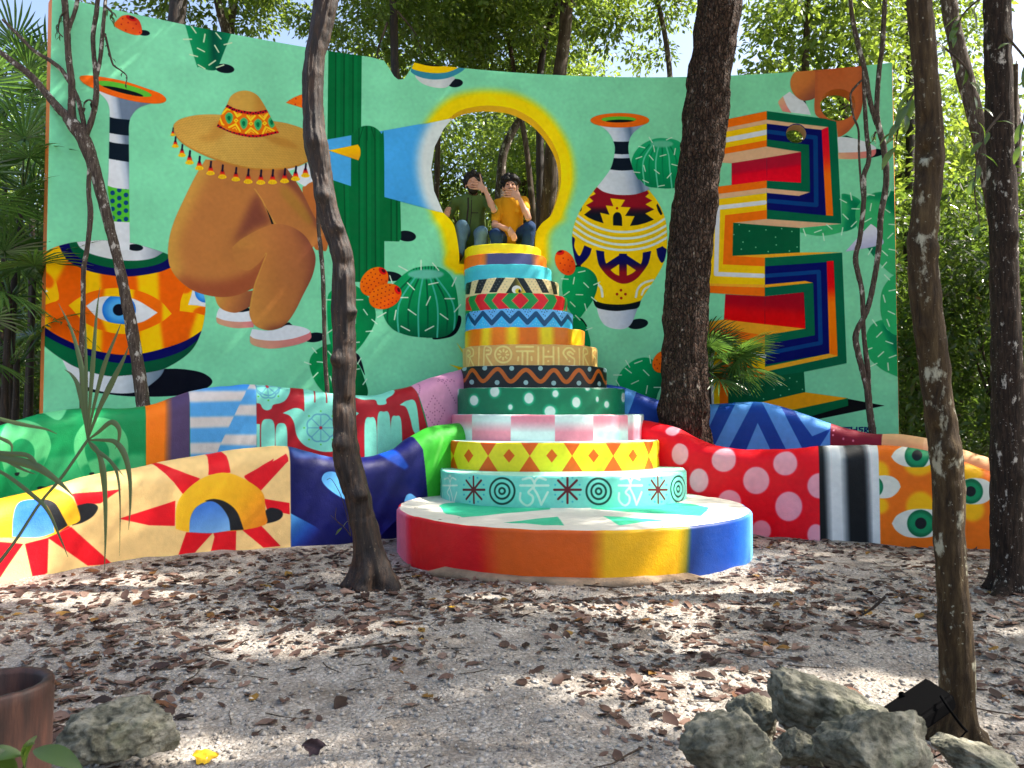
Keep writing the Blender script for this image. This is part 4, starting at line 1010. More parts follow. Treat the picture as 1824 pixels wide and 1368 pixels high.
TTOP = {"yellow": (250, 222, 24), "purple": (240, 190, 60), "cyan": (200, 222, 220), "stripe": (232, 214, 180), "chevron": (214, 214, 190), "zigzag": (214, 224, 230), "amber": (230, 214, 160),
        "letters": (226, 212, 180), "wave": (200, 204, 200), "green": (196, 220, 206), "checker": (206, 236, 228), "diamond": (196, 228, 216), "teal": (160, 222, 206)}

def tier_outline(l, r, yf):
    hw = (r - l) / 2 / FPX
    a = hw * yf / (1 - .6 * hw)
    b = a
    yc = yf + b
    cx = at_depth((l + r) / 2, 684, yf + .6 * b).x
    th = np.linspace(0, math.pi, 97)
    c, s = np.cos(th), np.sin(th); p = 2.5
    X = cx - a * np.sign(c) * np.abs(c) ** (2 / p); Y = yc - b * np.abs(s) ** (2 / p)
    fr = np.stack([X, Y], -1)                             # left to right along the front
    d = np.concatenate([[0], np.cumsum(np.hypot(*np.diff(fr, axis=0).T))])
    t = np.linspace(0, d[-1], 97); fr = np.stack([np.interp(t, d, fr[:, 0]), np.interp(t, d, fr[:, 1])], -1)
    back = max(yc + .05, 9.72 if yf < 9.3 else 9.8)
    return np.concatenate([fr, [[cx + a, back], [cx - a, back]]]), fr

def paint_tier(name, c, k):
    z = None
    T1 = Q(780, 420, 5.3647); T2 = Q(820, 600, 6.5143); T3 = Q(760, 760, 3.648)
    def hstops(st, y): 
        for (x0, c0), (x1, c1) in zip(st[:-1], st[1:]):
            c.poly([(x0, y - 60), (x1 + .5, y - 60), (x1 + .5, y + 90), (x0, y + 90)], grad=('lin', (x0, y), (x1, y), [(0, c0), (1, c1)]))
    if name == "yellow": c.poly([(936, 400), (990, 400), (990, 480), (936, 480)], (238, 206, 30), soft=8, alpha=.5)
    if name == "purple":
        O, P, D = (244, 128, 36), (84, 82, 118), (150, 120, 60)
        hstops([(800, (240, 112, 30)), (852, O), (862, (206, 120, 40)), (870, P), (944, (78, 80, 120)), (954, (190, 120, 80)), (962, O), (990, (238, 140, 60))], 460)
    if name == "cyan":
        c.poly([(790, 440), (1010, 440), (1010, 484), (790, 484)], (82, 160, 190), soft=6); c.poly([(790, 484), (1010, 484), (1010, 492), (790, 492)], (92, 204, 208), soft=5, alpha=.8)
    if name == "stripe":
        K, CR = (16, 26, 28), (234, 214, 166)
        polys = [[(275, 400), (326, 395), (300, 560), (252, 560)], [(398, 395), (478, 390), (410, 550), (348, 552)], [(575, 385), (655, 385), (560, 540), (490, 540)],
                 [(915, 385), (980, 390), (1062, 545), (1000, 545)], [(1070, 405), (1112, 410), (1142, 560), (1104, 560)]]
        for q in polys: c.poly(T1(*q), K)
        c.poly(T1((752, 385), (770, 385), (812, 392), (908, 550), (845, 550), (752, 402)), K)
        c.poly(T1((745, 396), (650, 550), (842, 550)), grad=('lin', T1((680, 500))[0], T1((820, 500))[0], [(0, (24, 30, 24)), (.4, (60, 60, 20)), (1, (206, 186, 70))]))
        c.ellipse(*T1((752, 515))[0], 46 / 5.36, 40 / 5.36, (228, 230, 224)); c.ellipse(*T1((765, 528))[0], 27 / 5.36, 24 / 5.36, (214, 196, 40)); c.ellipse(*T1((780, 528))[0], 12 / 5.36, 16 / 5.36, (10, 24, 24))
        for i in range(26):
            for j in range(5):
                x, y = 268 + i * 34 + (j % 2) * 17, 412 + j * 26
                if 660 < x < 850: continue
                c.ellipse(*T1((x, y))[0], 1.15, 1.15, (150, 146, 128), alpha=.55)
    if name == "chevron":
        R, T = (206, 30, 44), (186, 150, 84)
        def ch(top, m, bot): 
            q = T1((top[0], 525), (top[1], 525), (m[1], 618), (bot[1], 715), (bot[0], 715), (m[0], 618)); c.poly(q, R); c.line(q + q[:1], 1.1, T)
        q = T1((787, 533), (868, 618), (787, 702), (705, 618)); c.poly(q, R); c.line(q + q[:1], 1.1, T)
        ch((590, 692), (516, 608), (592, 706)); ch((392, 488), (352, 438), (408, 520)); ch((282, 330), (252, 292), (258, 326))
        ch((885, 985), (962, 1060), (870, 985)); ch((1090, 1160), (1142, 1218), (1086, 1200)); ch((1212, 1240), (1236, 1260), (1216, 1250))
    if name == "zigzag":
        for x, w in ((290, 60), (430, 80), (610, 85), (770, 85), (938, 85), (1103, 85), (1240, 60)): c.poly(T1((x - w, 890), (x, 765), (x + w, 890)), (76, 188, 238))
        pk = [(215, 880), (290, 742), (350, 838), (430, 738), (515, 835), (610, 735), (690, 818), (772, 738), (855, 828), (938, 742), (1015, 842), (1103, 745), (1180, 848), (1240, 770), (1330, 880)]
        c.line(T1(*pk), 8.2, (12, 74, 112))
        for x in (350, 515, 690, 855, 1015, 1180):
            for dx, dy in ((-36, 700), (-12, 698), (14, 704), (38, 700), (-22, 722), (4, 726), (26, 720), (-8, 748), (10, 762)): c.ellipse(*T1((x + dx, dy + (18 if x > 1100 else 4)))[0], .95, .95, (14, 56, 96))
        for x in (290, 430, 610, 770, 938, 1103):
            for dx, dy in ((-30, 850), (-8, 840), (14, 846), (34, 852), (2, 818)): c.ellipse(*T1((x + dx, dy))[0], 1.1, 1.1, (150, 216, 244), alpha=.8)
    if name == "amber":
        O, Yw = (226, 128, 22), (236, 206, 26)
        xs = [(815, O), (822, Yw), (831, Yw), (842, O), (853, O), (862, Yw), (869, Yw), (880, O), (896, O), (908, Yw), (917, Yw), (928, (214, 116, 20)), (955, (206, 110, 18)), (967, (220, 200, 30)), (980, (214, 196, 26)), (990, (206, 120, 20)), (1010, (204, 116, 18)), (1022, (226, 190, 30)), (1034, (216, 150, 24)), (1042, (238, 140, 70)), (1060, (240, 140, 70))]
        hstops(xs, 590)
    if name == "letters":
        LC = (226, 208, 136)
        L = [([(45, 330), (45, 135), (110, 118), (152, 150), (150, 215), (118, 240), (152, 330)], 1), ([(78, 330), (78, 170), (112, 168), (118, 200), (84, 222), (112, 250), (100, 330)], 1), ([(215, 118), (212, 330)], 0),
             ([(272, 330), (277, 122), (335, 120), (358, 155), (342, 200), (300, 215), (370, 330)], 1), ([(298, 156), (332, 156)], 0), ([(650, 116), (843, 116)], 0), ([(655, 167), (848, 167)], 0), ([(722, 180), (720, 330)], 0), ([(780, 180), (778, 330)], 0),
             ([(673, 235), (669, 275)], 0), ([(825, 232), (828, 272)], 0), ([(905, 120), (905, 330)], 0), ([(966, 120), (966, 330)], 0), ([(1083, 118), (1083, 330)], 0), ([(975, 230), (1076, 230)], 0), ([(1140, 128), (1142, 330)], 0),
             ([(1325, 168), (1285, 130), (1225, 138), (1195, 190), (1240, 262)], 1), ([(1308, 200), (1270, 172), (1243, 195), (1285, 230), (1322, 262), (1320, 330)], 1), ([(1378, 140), (1385, 330)], 0),
             ([(1430, 330), (1428, 145), (1465, 145), (1480, 190), (1440, 218), (1485, 330)], 1), ([(1582, 170), (1552, 150), (1530, 190), (1552, 232), (1572, 262), (1568, 330)], 1)]
        for p, cv in L: c.line(T2(*p), 3.3, LC, curve=bool(cv))
        ring = ell(498, 205, 94, 94); c.line(T2(*ring, ring[0]), 3.4, LC)
        for i in range(8):
            a = math.pi * i / 4 + .05; c.line(T2((498 + 38 * math.cos(a), 205 + 38 * math.sin(a)), (498 + 60 * math.cos(a), 205 + 60 * math.sin(a))), 3, LC)
        for x, y in ((1023, 170), (1022, 282), (1265, 285), (1268, 182)): c.ellipse(*T2((x, y))[0], 1.9, 1.9, LC)
    if name == "wave":
        c.line(T2((-60, 510), (-25, 400), (40, 510), (140, 385), (265, 514), (430, 372), (585, 519), (760, 382), (930, 520), (1085, 385), (1230, 524), (1375, 385), (1505, 524), (1605, 395), (1690, 535), (1745, 395), (1790, 500)), 7.6, (170, 92, 30), curve=True)
        for x, y in ((45, 368), (280, 362), (597, 365), (930, 365), (1237, 375), (1497, 375), (1682, 385), (130, 525), (422, 530), (760, 530), (1083, 537), (1375, 537), (1610, 545), (1732, 552)): c.ellipse(*T2((x, y))[0], 4.3 if x < 1450 else 3.2, 4.4, (150, 180, 180))
    if name == "green":
        for x, y, a, b in ((158, 738, 50, 62), (400, 635, 58, 66), (580, 815, 27, 34), (795, 712, 56, 66), (1105, 660, 37, 43), (1040, 865, 66, 66), (1345, 760, 50, 64), (1480, 598, 30, 30), (1592, 725, 20, 34), (1700, 785, 28, 42), (-40, 630, 30, 60), (1890, 705, 20, 60)):
            px, py = T2((x, y))[0]; c.ellipse(px, py, a * 1.25 / 6.51, b * 1.25 / 6.51, (40, 160, 120), soft=3); c.ellipse(px, py, a * .95 / 6.51, b * .95 / 6.51, (214, 228, 218), soft=1.4)
    if name == "checker":
        PK, W = (222, 146, 160), (216, 230, 226)
        xs = [780, 840.7, 910, 988.5, 1057, 1119, 1180]
        for i in range(6):
            c.poly([(xs[i], 700), (xs[i + 1], 700), (xs[i + 1], 830), (xs[i], 830)], grad=('lin', (960, 750), (960, 770), [(0, PK if i % 2 == 0 else W), (1, W if i % 2 == 0 else PK)]))
        c.ellipse(1085, 775, 22, 10, (150, 230, 200), soft=7, alpha=.5)
    if name == "diamond":
        O = (204, 92, 14)
        for x, w in ((118, 14), (175, 34), (398, 64), (670, 68), (945, 66), (1213, 62), (1443, 38)):
            c.poly(T3((x - w, 60), (x + w, 60), (x + w, 88), (x, 190), (x - w, 88)), O) if x > 130 else None
            c.poly(T3((x, 190), (x + w, 290), (x + w, 330), (x - w, 330), (x - w, 290)), O) if x > 130 else None
        for x, w in ((122, 8), (273, 30), (535, 37), (813, 36), (1085, 35), (1340, 28), (1511, 12)): c.poly(T3((x - w, 188), (x, 145), (x + w, 188), (x, 234)), O)
    if name == "teal":
        def om(x, w):
            R = lambda *p: T3(*[(x + a * w, 412 + b * 100) for a, b in p]); cl = (206, 232, 214)
            for p, cv in (([(-1, -.3), (1, -.3)], 0), ([(0, -.5), (-.25, -.78), (-.82, -.7)], 1), ([(0, -.5), (.3, -.8), (.82, -.68)], 1), ([(0, -.5), (0, -.24), (-.42, .14), (-.12, .42), (-.16, .8), (-.55, 1.0), (-.98, .66), (-.98, .2)], 1), ([(-.1, -.2), (.25, .35), (.48, .95)], 1), ([(.48, .95), (.95, .14)], 0)): c.line(R(*p), 4.0 if w > 60 else 3.2, cl, curve=bool(cv))
            c.ellipse(*R((0, -.92))[0], 2.4, 2.4, cl)
        def star(x, w):
            for i in range(8):
                a = math.pi * i / 4; c.line(T3((x, 410), (x + w * math.cos(a), 410 + 86 * math.sin(a))), 3.9, (84, 18, 26))
                for s in (.3, ):
                    b = a + math.pi / 8; c.ellipse(*T3((x + w * math.cos(b), 410 + 84 * math.sin(b)))[0], 1.7, 1.7, (66, 168, 178))
        def ring(x, w, y):
            for k in (1, .6, .23):
                e = ell(x, y, 80 * k * w, 84 * k); c.line(T3(*e, e[0]), 3.6, (4, 56, 46))
        om(150, 48); star(306, 70); ring(492, 1, 418); om(700, 92); star(915, 86); ring(1118, 1, 420); om(1325, 76); star(1505, 60); ring(1634, .57, 405); ring(80, .22, 400)

for k, (name, l, r, ty, yf) in enumerate(TIERS):
    out, fr = tier_outline(l, r, yf)
    zt = at_depth((l + r) / 2, ty, yf).z
    z0 = DISC_Z - .02 if name == "teal" else at_depth(900, TIERS[k + 1][3], TIERS[k + 1][4]).z - .06
    P = Plan(fr)
    C = Canvas("tier_paint_" + name, P, -.02, P.s[-1] + .02, z0, zt + .02, 0.0033 if k > 5 else .0026, TCOL[name], px=yf / FPX)
    paint_tier(name, C, k)
    mt = painted("tier_paint_" + name, C.image(), 0.42, 0.3)
    rr = 0.022 if k > 6 else .014
    prof = [(0, z0), (0, zt - rr)] + [(rr * (1 - math.cos(t)), zt - rr + rr * math.sin(t)) for t in (.4, .8, 1.2, math.pi / 2)]
    out2 = np.asarray(out)
    V, F, ring = offset_loft(out2, True, prof)
    n = len(out2)
    wob = fbm(np.column_stack([V[:, :2] * 6, V[:, 2] * 6]), 4, 31 + k)[:, None] * .0065
    d = V[:, :2] - out2.mean(0); d /= np.hypot(*d.T)[:, None]
    V[:, :2] += d * wob; V[:, 2] += np.where(V[:, 2] > zt - .05, wob[:, 0] * .8, 0)
    s = np.concatenate([P.s, [P.s[-1], 0]]); uv = C.uv(np.column_stack([np.tile(s, len(prof)), V[:, 2]]))
    me = mesh_np("tier", V, F.tolist() + [ring.tolist()], True, uv)
    me.materials.append(mt); me.materials.append(plain("tier_top_" + name, TTOP[name], .55, .25, 80, .06))
    mi = np.zeros(len(me.polygons), np.int32); mi[-1] = 1; mi[-1 - n:-1] = 1; me.polygons.foreach_set("material_index", mi)
    sm = np.ones(len(me.polygons), bool); sm[-1] = False; me.polygons.foreach_set("use_smooth", sm)
    tag(obj("tier", me, [], tower), TLAB[name])

# rainbow disc
dc, dr = np.array([0.565, 7.34]), 1.64
th = np.linspace(0, 2 * math.pi, 160, endpoint=False)
out = dc + dr * np.stack([np.cos(th + math.pi / 2), np.sin(th + math.pi / 2)], -1)     # starts at the back, counter-clockwise
rr = .025
prof = [(0.0, -.08), (0, DISC_Z - rr)] + [(rr * (1 - math.cos(t)), DISC_Z - rr + rr * math.sin(t)) for t in (.4, .8, 1.2, math.pi / 2)]
V, F, ring = offset_loft(out, True, prof)
d = V[:, :2] - dc; d /= np.hypot(*d.T)[:, None]
wob = fbm(V * 5, 3, 77)[:, None] * .006; V[:, :2] += d * wob; V[:, 2] += np.where(V[:, 2] > DISC_Z - .06, wob[:, 0], 0)
dpx = Plan(np.concatenate([out, out[:1]]))
C = Canvas("disc_paint", dpx, 0, dpx.s[-1], -.1, DISC_Z + .02, .005, (196, 12, 30), px=.0048)
st = [(690, (150, 190, 230)), (708, (214, 130, 160)), (722, (206, 110, 130)), (735, (196, 10, 30)), (845, (188, 8, 26)), (868, (196, 60, 14)), (890, (196, 88, 10)), (1050, (196, 92, 10)), (1080, (216, 168, 16)), (1205, (216, 168, 10)), (1222, (130, 120, 30)), (1232, (10, 52, 112)), (1300, (8, 64, 140)), (1325, (40, 96, 170)), (1338, (120, 180, 230)), (1420, (90, 150, 220))]
for (x0, c0), (x1, c1) in zip(st[:-1], st[1:]): C.poly([(x0, 860), (x1 + .5, 860), (x1 + .5, 1080), (x0, 1080)], grad=('lin', (x0, 980), (x1, 980), [(0, c0), (1, c1)]))
disc_m = painted("disc_paint", C.image(), .42, .45)
LV = Level(DISC_Z)
C2 = Canvas("disc_top_paint", LV, dc[0] - dr - .1, dc[0] + dr + .1, dc[1] - dr - .1, dc[1] + dr + .1, .006, (222, 216, 204), px=.006)
DT = Q(760, 760, 3.648); MG = (66, 178, 140)
C2.poly(smooth(DT((93, 530), (100, 505), (300, 480, 1), (800, 505, 1), (803, 538, 1), (520, 562), (235, 590, 1), (130, 565))), MG)
C2.poly(smooth(DT((1065, 534, 1), (1100, 500, 1), (1500, 490), (1800, 512), (1822, 545), (1780, 582, 1), (1400, 562))), MG)
C2.poly(DT((500, 622), (850, 582), (893, 644)), MG); C2.poly(DT((1145, 580), (1570, 610), (1252, 642)), MG)
top_m = painted("disc_top_paint", C2.image(), .6, .3)
uv = C.uv(np.column_stack([np.tile(dpx.s[:-1], len(prof)), V[:, 2]]))
n = len(out)
me = mesh_np("disc", V, F.tolist(), True, uv)
me.materials.append(disc_m)
disc = tag(obj("disc", me, [], tower), "low round disc in red, orange, yellow and blue bands")
# top as its own sheet with its own paint
rg = np.linspace(0, 1, 14)[1:]
tv = [np.append(dc, DISC_Z)]; tf = []
R0 = V[ring]
for q in rg:
    tv += [np.append(dc, DISC_Z) * (1 - q) + p * q for p in R0]
tv = np.array(tv); tv[1:-n, 2] += fbm(tv[1:-n] * 4, 3, 5) * .004
tf = [[0, 1 + i, 1 + (i + 1) % n] for i in range(n)]
for k in range(len(rg) - 1): tf += [[1 + k * n + i, 1 + (k + 1) * n + i, 1 + (k + 1) * n + (i + 1) % n, 1 + k * n + (i + 1) % n] for i in range(n)]
tag(obj("disc_top", mesh_np("disc_top", tv, tf, True, C2.uv(tv[:, :2])), top_m, tower), "cream disc top with mint green shapes")
# rough footing under the front of the disc
a = np.linspace(math.radians(-142), math.radians(-52), 90)
prof = [(0.02, -.06), (.09, -.05), (.10, .0), (.07, .022), (0.0, .03), (-.02, .03)]
fv = []
for i, (rq, z) in enumerate(prof):
    w = 1 + .5 * fbm(np.column_stack([a * 9, a * 0 + i * .4, a * 0]), 3, 3)
    fade = np.clip(np.minimum(a - a[0], a[-1] - a) / .18, 0, 1)
    fv.append(np.column_stack([dc[0] + (dr + rq * w * fade) * np.cos(a), dc[1] + (dr + rq * w * fade) * np.sin(a), (z * (.7 + .5 * w * .5)) * fade - .06 * (1 - fade)]))
m = len(a); fv = np.concatenate(fv)
ff = [[k * m + i, k * m + i + 1, (k + 1) * m + i + 1, (k + 1) * m + i] for k in range(len(prof) - 1) for i in range(m - 1)]
obj("footing", mesh_np("footing", fv, ff), plain("raw_concrete", (150, 128, 104), .95, .8, 70, .35), tower)

# ================================================================== SERPENTINE BENCH WALLS
def bench(name, label, pts, thick, zmax, panels, paintfun, bg):
    """pts: (x px, top px, front distance). panels: (x px limit or None, label)."""
    ctrl = []
    for px, ty, yf in pts:
        p = at_depth(px, 900, yf); q = at_depth(px, ty, yf + thick * .45)
        ctrl.append((p.x, p.y, q.z))
    c = np.array(ctrl)
    d = np.concatenate([[0], np.cumsum(np.hypot(*np.diff(c[:, :2], axis=0).T))])
    t = np.linspace(0, d[-1], 260)
    def cr(col):
        q = smooth(list(zip(d, c[:, col])), False, 24); q = np.array(q); return np.interp(t, q[:, 0], q[:, 1])
    X, Y, Z = cr(0), cr(1), cr(2)
    P = Plan(np.stack([X, Y], -1))
    dx, dy = np.gradient(X), np.gradient(Y); L = np.hypot(dx, dy); bx, by = -dy / L, dx / L      # away from the camera
    r = thick / 2
    C = Canvas(name + "_paint", P, -.05, P.s[-1] + .05, -.1, zmax, .0045, bg, px=7.2 / FPX)
    paintfun(C)
    mt = painted(name + "_paint", C.image(), .5, .45, .25)
    root = empty("serpentine_bench", (float(X[130]), float(Y[130]), 0), label, "bench wall", "serpentine bench walls flanking the tower")
    prof = []                                             # (depth into bench, height key)
    rows = 22
    V, UVv = [], []
    for i in range(rows):
        if i < 6: dep = np.zeros_like(X); z = -.08 + (Z - r + .08) * i / 5; vz = z
        elif i < 16:
            a = math.pi * (i - 5) / 11
            dep = r - r * math.cos(a) + 0 * X; z = Z - r + r * math.sin(a)
            vz = z if a <= math.pi / 2 else Z + (Z - z)
        else: 
            dep = thick + 0 * X; z = (Z - r) * (1 - (i - 16) / 5) - .08 * (i - 16) / 5; vz = Z + r + 0 * X
        V.append(np.column_stack([X + bx * dep, Y + by * dep, z])); UVv.append(C.uv(np.column_stack([P.s, vz])))
    V = np.array(V); UVv = np.array(UVv)
    w = fbm(V.reshape(-1, 3) * 2.2, 3, 12).reshape(V.shape[:2]) * .012 + fbm(V.reshape(-1, 3) * 14, 2, 14).reshape(V.shape[:2]) * .002
    V[:16, :, 0] -= bx * w[:16]; V[:16, :, 1] -= by * w[:16]; V[6:16, :, 2] += w[6:16]
    cut = [0] + [int(np.searchsorted(P.s, P.map([(x, 850)])[0, 0])) for x, _ in panels[:-1]] + [len(X) - 1]
    for (x, lab), i0, i1 in zip(panels, cut[:-1], cut[1:]):
        v = V[:, i0:i1 + 1]; u = UVv[:, i0:i1 + 1]; m = i1 - i0 + 1
        if m < 2: continue
        F = np.array([[k * m + j, k * m + j + 1, (k + 1) * m + j + 1, (k + 1) * m + j] for k in range(rows - 1) for j in range(m - 1)])
        tag(obj("painted_panel", mesh_np("painted_panel", v.reshape(-1, 3), F, True, u.reshape(-1, 2)), mt, root), lab)
    # closed ends
    for j in (0, len(X) - 1):
        q = V[:, j]; obj("end_cap", mesh_np("end_cap", q, [list(range(rows))], False), mt, root)
    return root

def paint_LB(c):
    K = Q(0, 640, 3.1957); H = Q(400, 640, 3.9652)
    DG, LG = (10, 126, 74), (96, 184, 124)
    c.poly(K((-800, -200), (832, -200), (832, 900), (-800, 900)), DG)
    c.blob(K((260, 300), (335, 345), (390, 290), (450, 240), (200, 240)), (110, 196, 140))
    for x0, s in ((150, 1), (575, 1), (-280, 1)):
        lightp = [(x0 - 150, 470), (x0 - 105, 390), (x0 - 40, 350), (x0 + 30, 350), (x0 + 105, 395), (x0 + 140, 480), (x0 + 120, 560), (x0 + 70, 650), (x0 - 10, 760), (x0 - 90, 720), (x0 - 140, 580)] if x0 != 575 else [(420, 480), (450, 400), (510, 345), (570, 332), (640, 350), (705, 410), (730, 480), (722, 580), (680, 700), (600, 740), (500, 690), (440, 590)]
        m = c.blob(K(*lightp), LG)
        c.blob(K((x0 - 125, 640), (x0 - 60, 590), (x0 + 30, 600), (x0 + 110, 560), (x0 + 60, 680), (x0 - 20, 800), (x0 - 100, 760)), (30, 140, 86), soft=4, clip=m)
        m2 = c.blob(K((x0 - 92, 520), (x0 - 70, 470), (x0 - 25, 452), (x0 + 20, 470), (x0 + 45, 515), (x0 + 40, 580), (x0 + 12, 655), (x0 - 30, 670), (x0 - 55, 640)), (16, 128, 78))
        c.blob(K((x0 - 80, 590), (x0 + 45, 560), (x0 + 20, 680), (x0 - 40, 680)), (92, 180, 120), soft=4, clip=m2)
        c.blob(K((x0 - 66, 648), (x0 - 40, 644), (x0 - 46, 662), (x0 - 62, 662)), (16, 20, 24)); c.blob(K((x0 + 60, 730), (x0 + 90, 722), (x0 + 110, 730), (x0 + 80, 748)), (16, 20, 24))
    c.poly(K((730, 540), (832, 540), (832, 640), (700, 640)), LG, soft=6, alpha=.7); c.poly(K((270, 560), (440, 540), (480, 680), (250, 720)), LG, soft=6, alpha=.6)
    O, P = (240, 124, 20), (82, 66, 98)
    for (x0, c0), (x1, c1) in zip([(260, O), (292, O), (299, (150, 96, 70)), (308, P)], [(292, O), (299, (150, 96, 70)), (308, P), (337.5, P)]): c.poly([(x0, 600), (x1 + .5, 600), (x1 + .5, 900), (x0, 900)], grad=('lin', (x0, 750), (x1, 750), [(0, c0), (1, c1)]))
    B, W = (96, 164, 216), (216, 208, 204)
    sk = c.poly([(337, 600), (457, 600), (457, 900), (340, 900)], B)
    c.poly([(337, 640), (457, 640), (457, 690), (337, 690)], (70, 150, 226), soft=8, clip=sk)
    tri = c.poly([(457, 672), (457, 900), (360, 880), (393, 790), (440, 694)], None)
    for y in (705, 751, 797): c.poly([(330, y - 8), (450, y - 10), (430, y + 9), (330, y + 12)], W, soft=3.5, clip=sk, not_in=tri)
    for y in (682, 730, 783): c.poly([(380, y - 9), (470, y - 9), (470, y + 11), (380, y + 9)], W, soft=3.5, clip=[sk, tri])
    R, MT = (148, 24, 38), (134, 208, 190)
    hz = c.poly([(457, 600), (735, 600), (741, 690), (770, 800), (770, 900), (457, 900)], R)
    c.blob(H((225, 150, 1), (225, 310, 1), (252, 316), (270, 348), (300, 361), (330, 350), (345, 322), (400, 308), (440, 278), (470, 220), (480, 150, 1)), MT, clip=hz)
    c.blob(H((225, 455, 1), (250, 458, 1), (250, 700, 1), (225, 700, 1)), MT, clip=hz)
    for x0, x1, yt in ((260, 352, 422), (362, 440, 450)): c.blob(H((x0, 700, 1), (x0, yt + 40), ((x0 + x1) / 2, yt), (x1, yt + 40), (x1 + 4, 700, 1)), MT, clip=hz)
    c.blob(H((563, 130, 1), (563, 370, 1), (540, 352), (490, 345), (410, 380, 1), (460, 400), (490, 450), (510, 540), (560, 605), (640, 640), (720, 655), (790, 640), (850, 560), (860, 470), (950, 380, 1), (880, 350), (835, 370), (820, 300, 1), (800, 130, 1)), MT, clip=hz)
    for x in (638, 723): c.line(H((x + 5, 215), (x, 300)), 2.6, R, clip=hz)
    c.blob(H((905, 150, 1), (908, 245), (980, 285), (1068, 286), (1082, 318), (1108, 322), (1145, 312), (1150, 280), (1200, 250), (1226, 215), (1230, 150, 1)), MT, clip=hz)
    for x0, x1, yt in ((990, 1070, 410), (1080, 1168, 370), (1176, 1248, 400)): c.blob(H((x0, 760, 1), (x0, yt + 42), ((x0 + x1) / 2, yt), (x1, yt + 42), (x1 + 10, 760, 1)), MT, clip=hz)
    c.blob(H((1235, 322, 1), (1290, 292), (1350, 310), (1380, 540, 1), (1365, 548), (1330, 500), (1310, 420), (1280, 340)), MT, clip=hz)
    def flower(x, y, r):
        for i in range(8):
            a = math.pi * i / 4; c.line(H((x, y), (x + r * math.cos(a), y + r * math.sin(a))), 1.8, (98, 158, 176), clip=hz)
        pet = []
        for i in range(64):
            a = 2 * math.pi * i / 64; pet.append((x + r * (1 + .1 * abs(math.sin(a * 4))) * math.cos(a), y + r * (1 + .1 * abs(math.sin(a * 4))) * math.sin(a)))
        c.line(H(*pet, pet[0]), 2.6, (98, 158, 176), clip=hz); c.ellipse(*H((x, y))[0], 2.8, 2.8, (160, 30, 50), clip=hz)
        for i in range(8):
            a = math.pi * (i + .0) / 4; c.ellipse(*H((x + r * 1.28 * math.cos(a), y + r * 1.28 * math.sin(a)))[0], 1.5, 1.5, (90, 180, 60), clip=hz)
    flower(680, 484, 92); flower(310, 190, 78)
    c.line(H((225, 210), (280, 245), (330, 250), (405, 200)), 2.6, (98, 158, 176), clip=hz, curve=True)
    pk = c.poly([(735, 600), (741, 690), (757, 740), (770, 800), (770, 900), (900, 900), (900, 600)], (212, 156, 186))
    D = (140, 84, 116); G = Q(680, 640, 5.3647)
    for i in range(12):
        t = i / 12; 
        for p0, p1 in (((490, 350), (405, 510)), ((405, 510), (515, 650)), ((490, 350), (600, 490)), ((600, 490), (515, 650))): c.ellipse(*G((p0[0] + (p1[0] - p0[0]) * t, p0[1] + (p1[1] - p0[1]) * t))[0], 1.0, 1.3, D, alpha=.8) if i % 2 == 0 else None
    for dx, dy in ((0, -70), (0, -35), (0, 0), (0, 35), (0, 70), (-45, 0), (45, 0), (-22, 12), (22, -12)): c.ellipse(*G((505 + dx, 500 + dy))[0], 1.0, 1.3, D, alpha=.8)
    for i in range(14): c.ellipse(*G((345 + i * 4, 360 - i * 9))[0], 1.0, 1.2, D, alpha=.8) if i % 2 else None
    for i in range(9): c.ellipse(*G((610 + i * 12, 225 + i * 24))[0], 1.0, 1.2, D, alpha=.8); c.ellipse(*G((560 + i * 17, 210 - (i % 2) * 14))[0], 1.0, 1.2, D, alpha=.8)

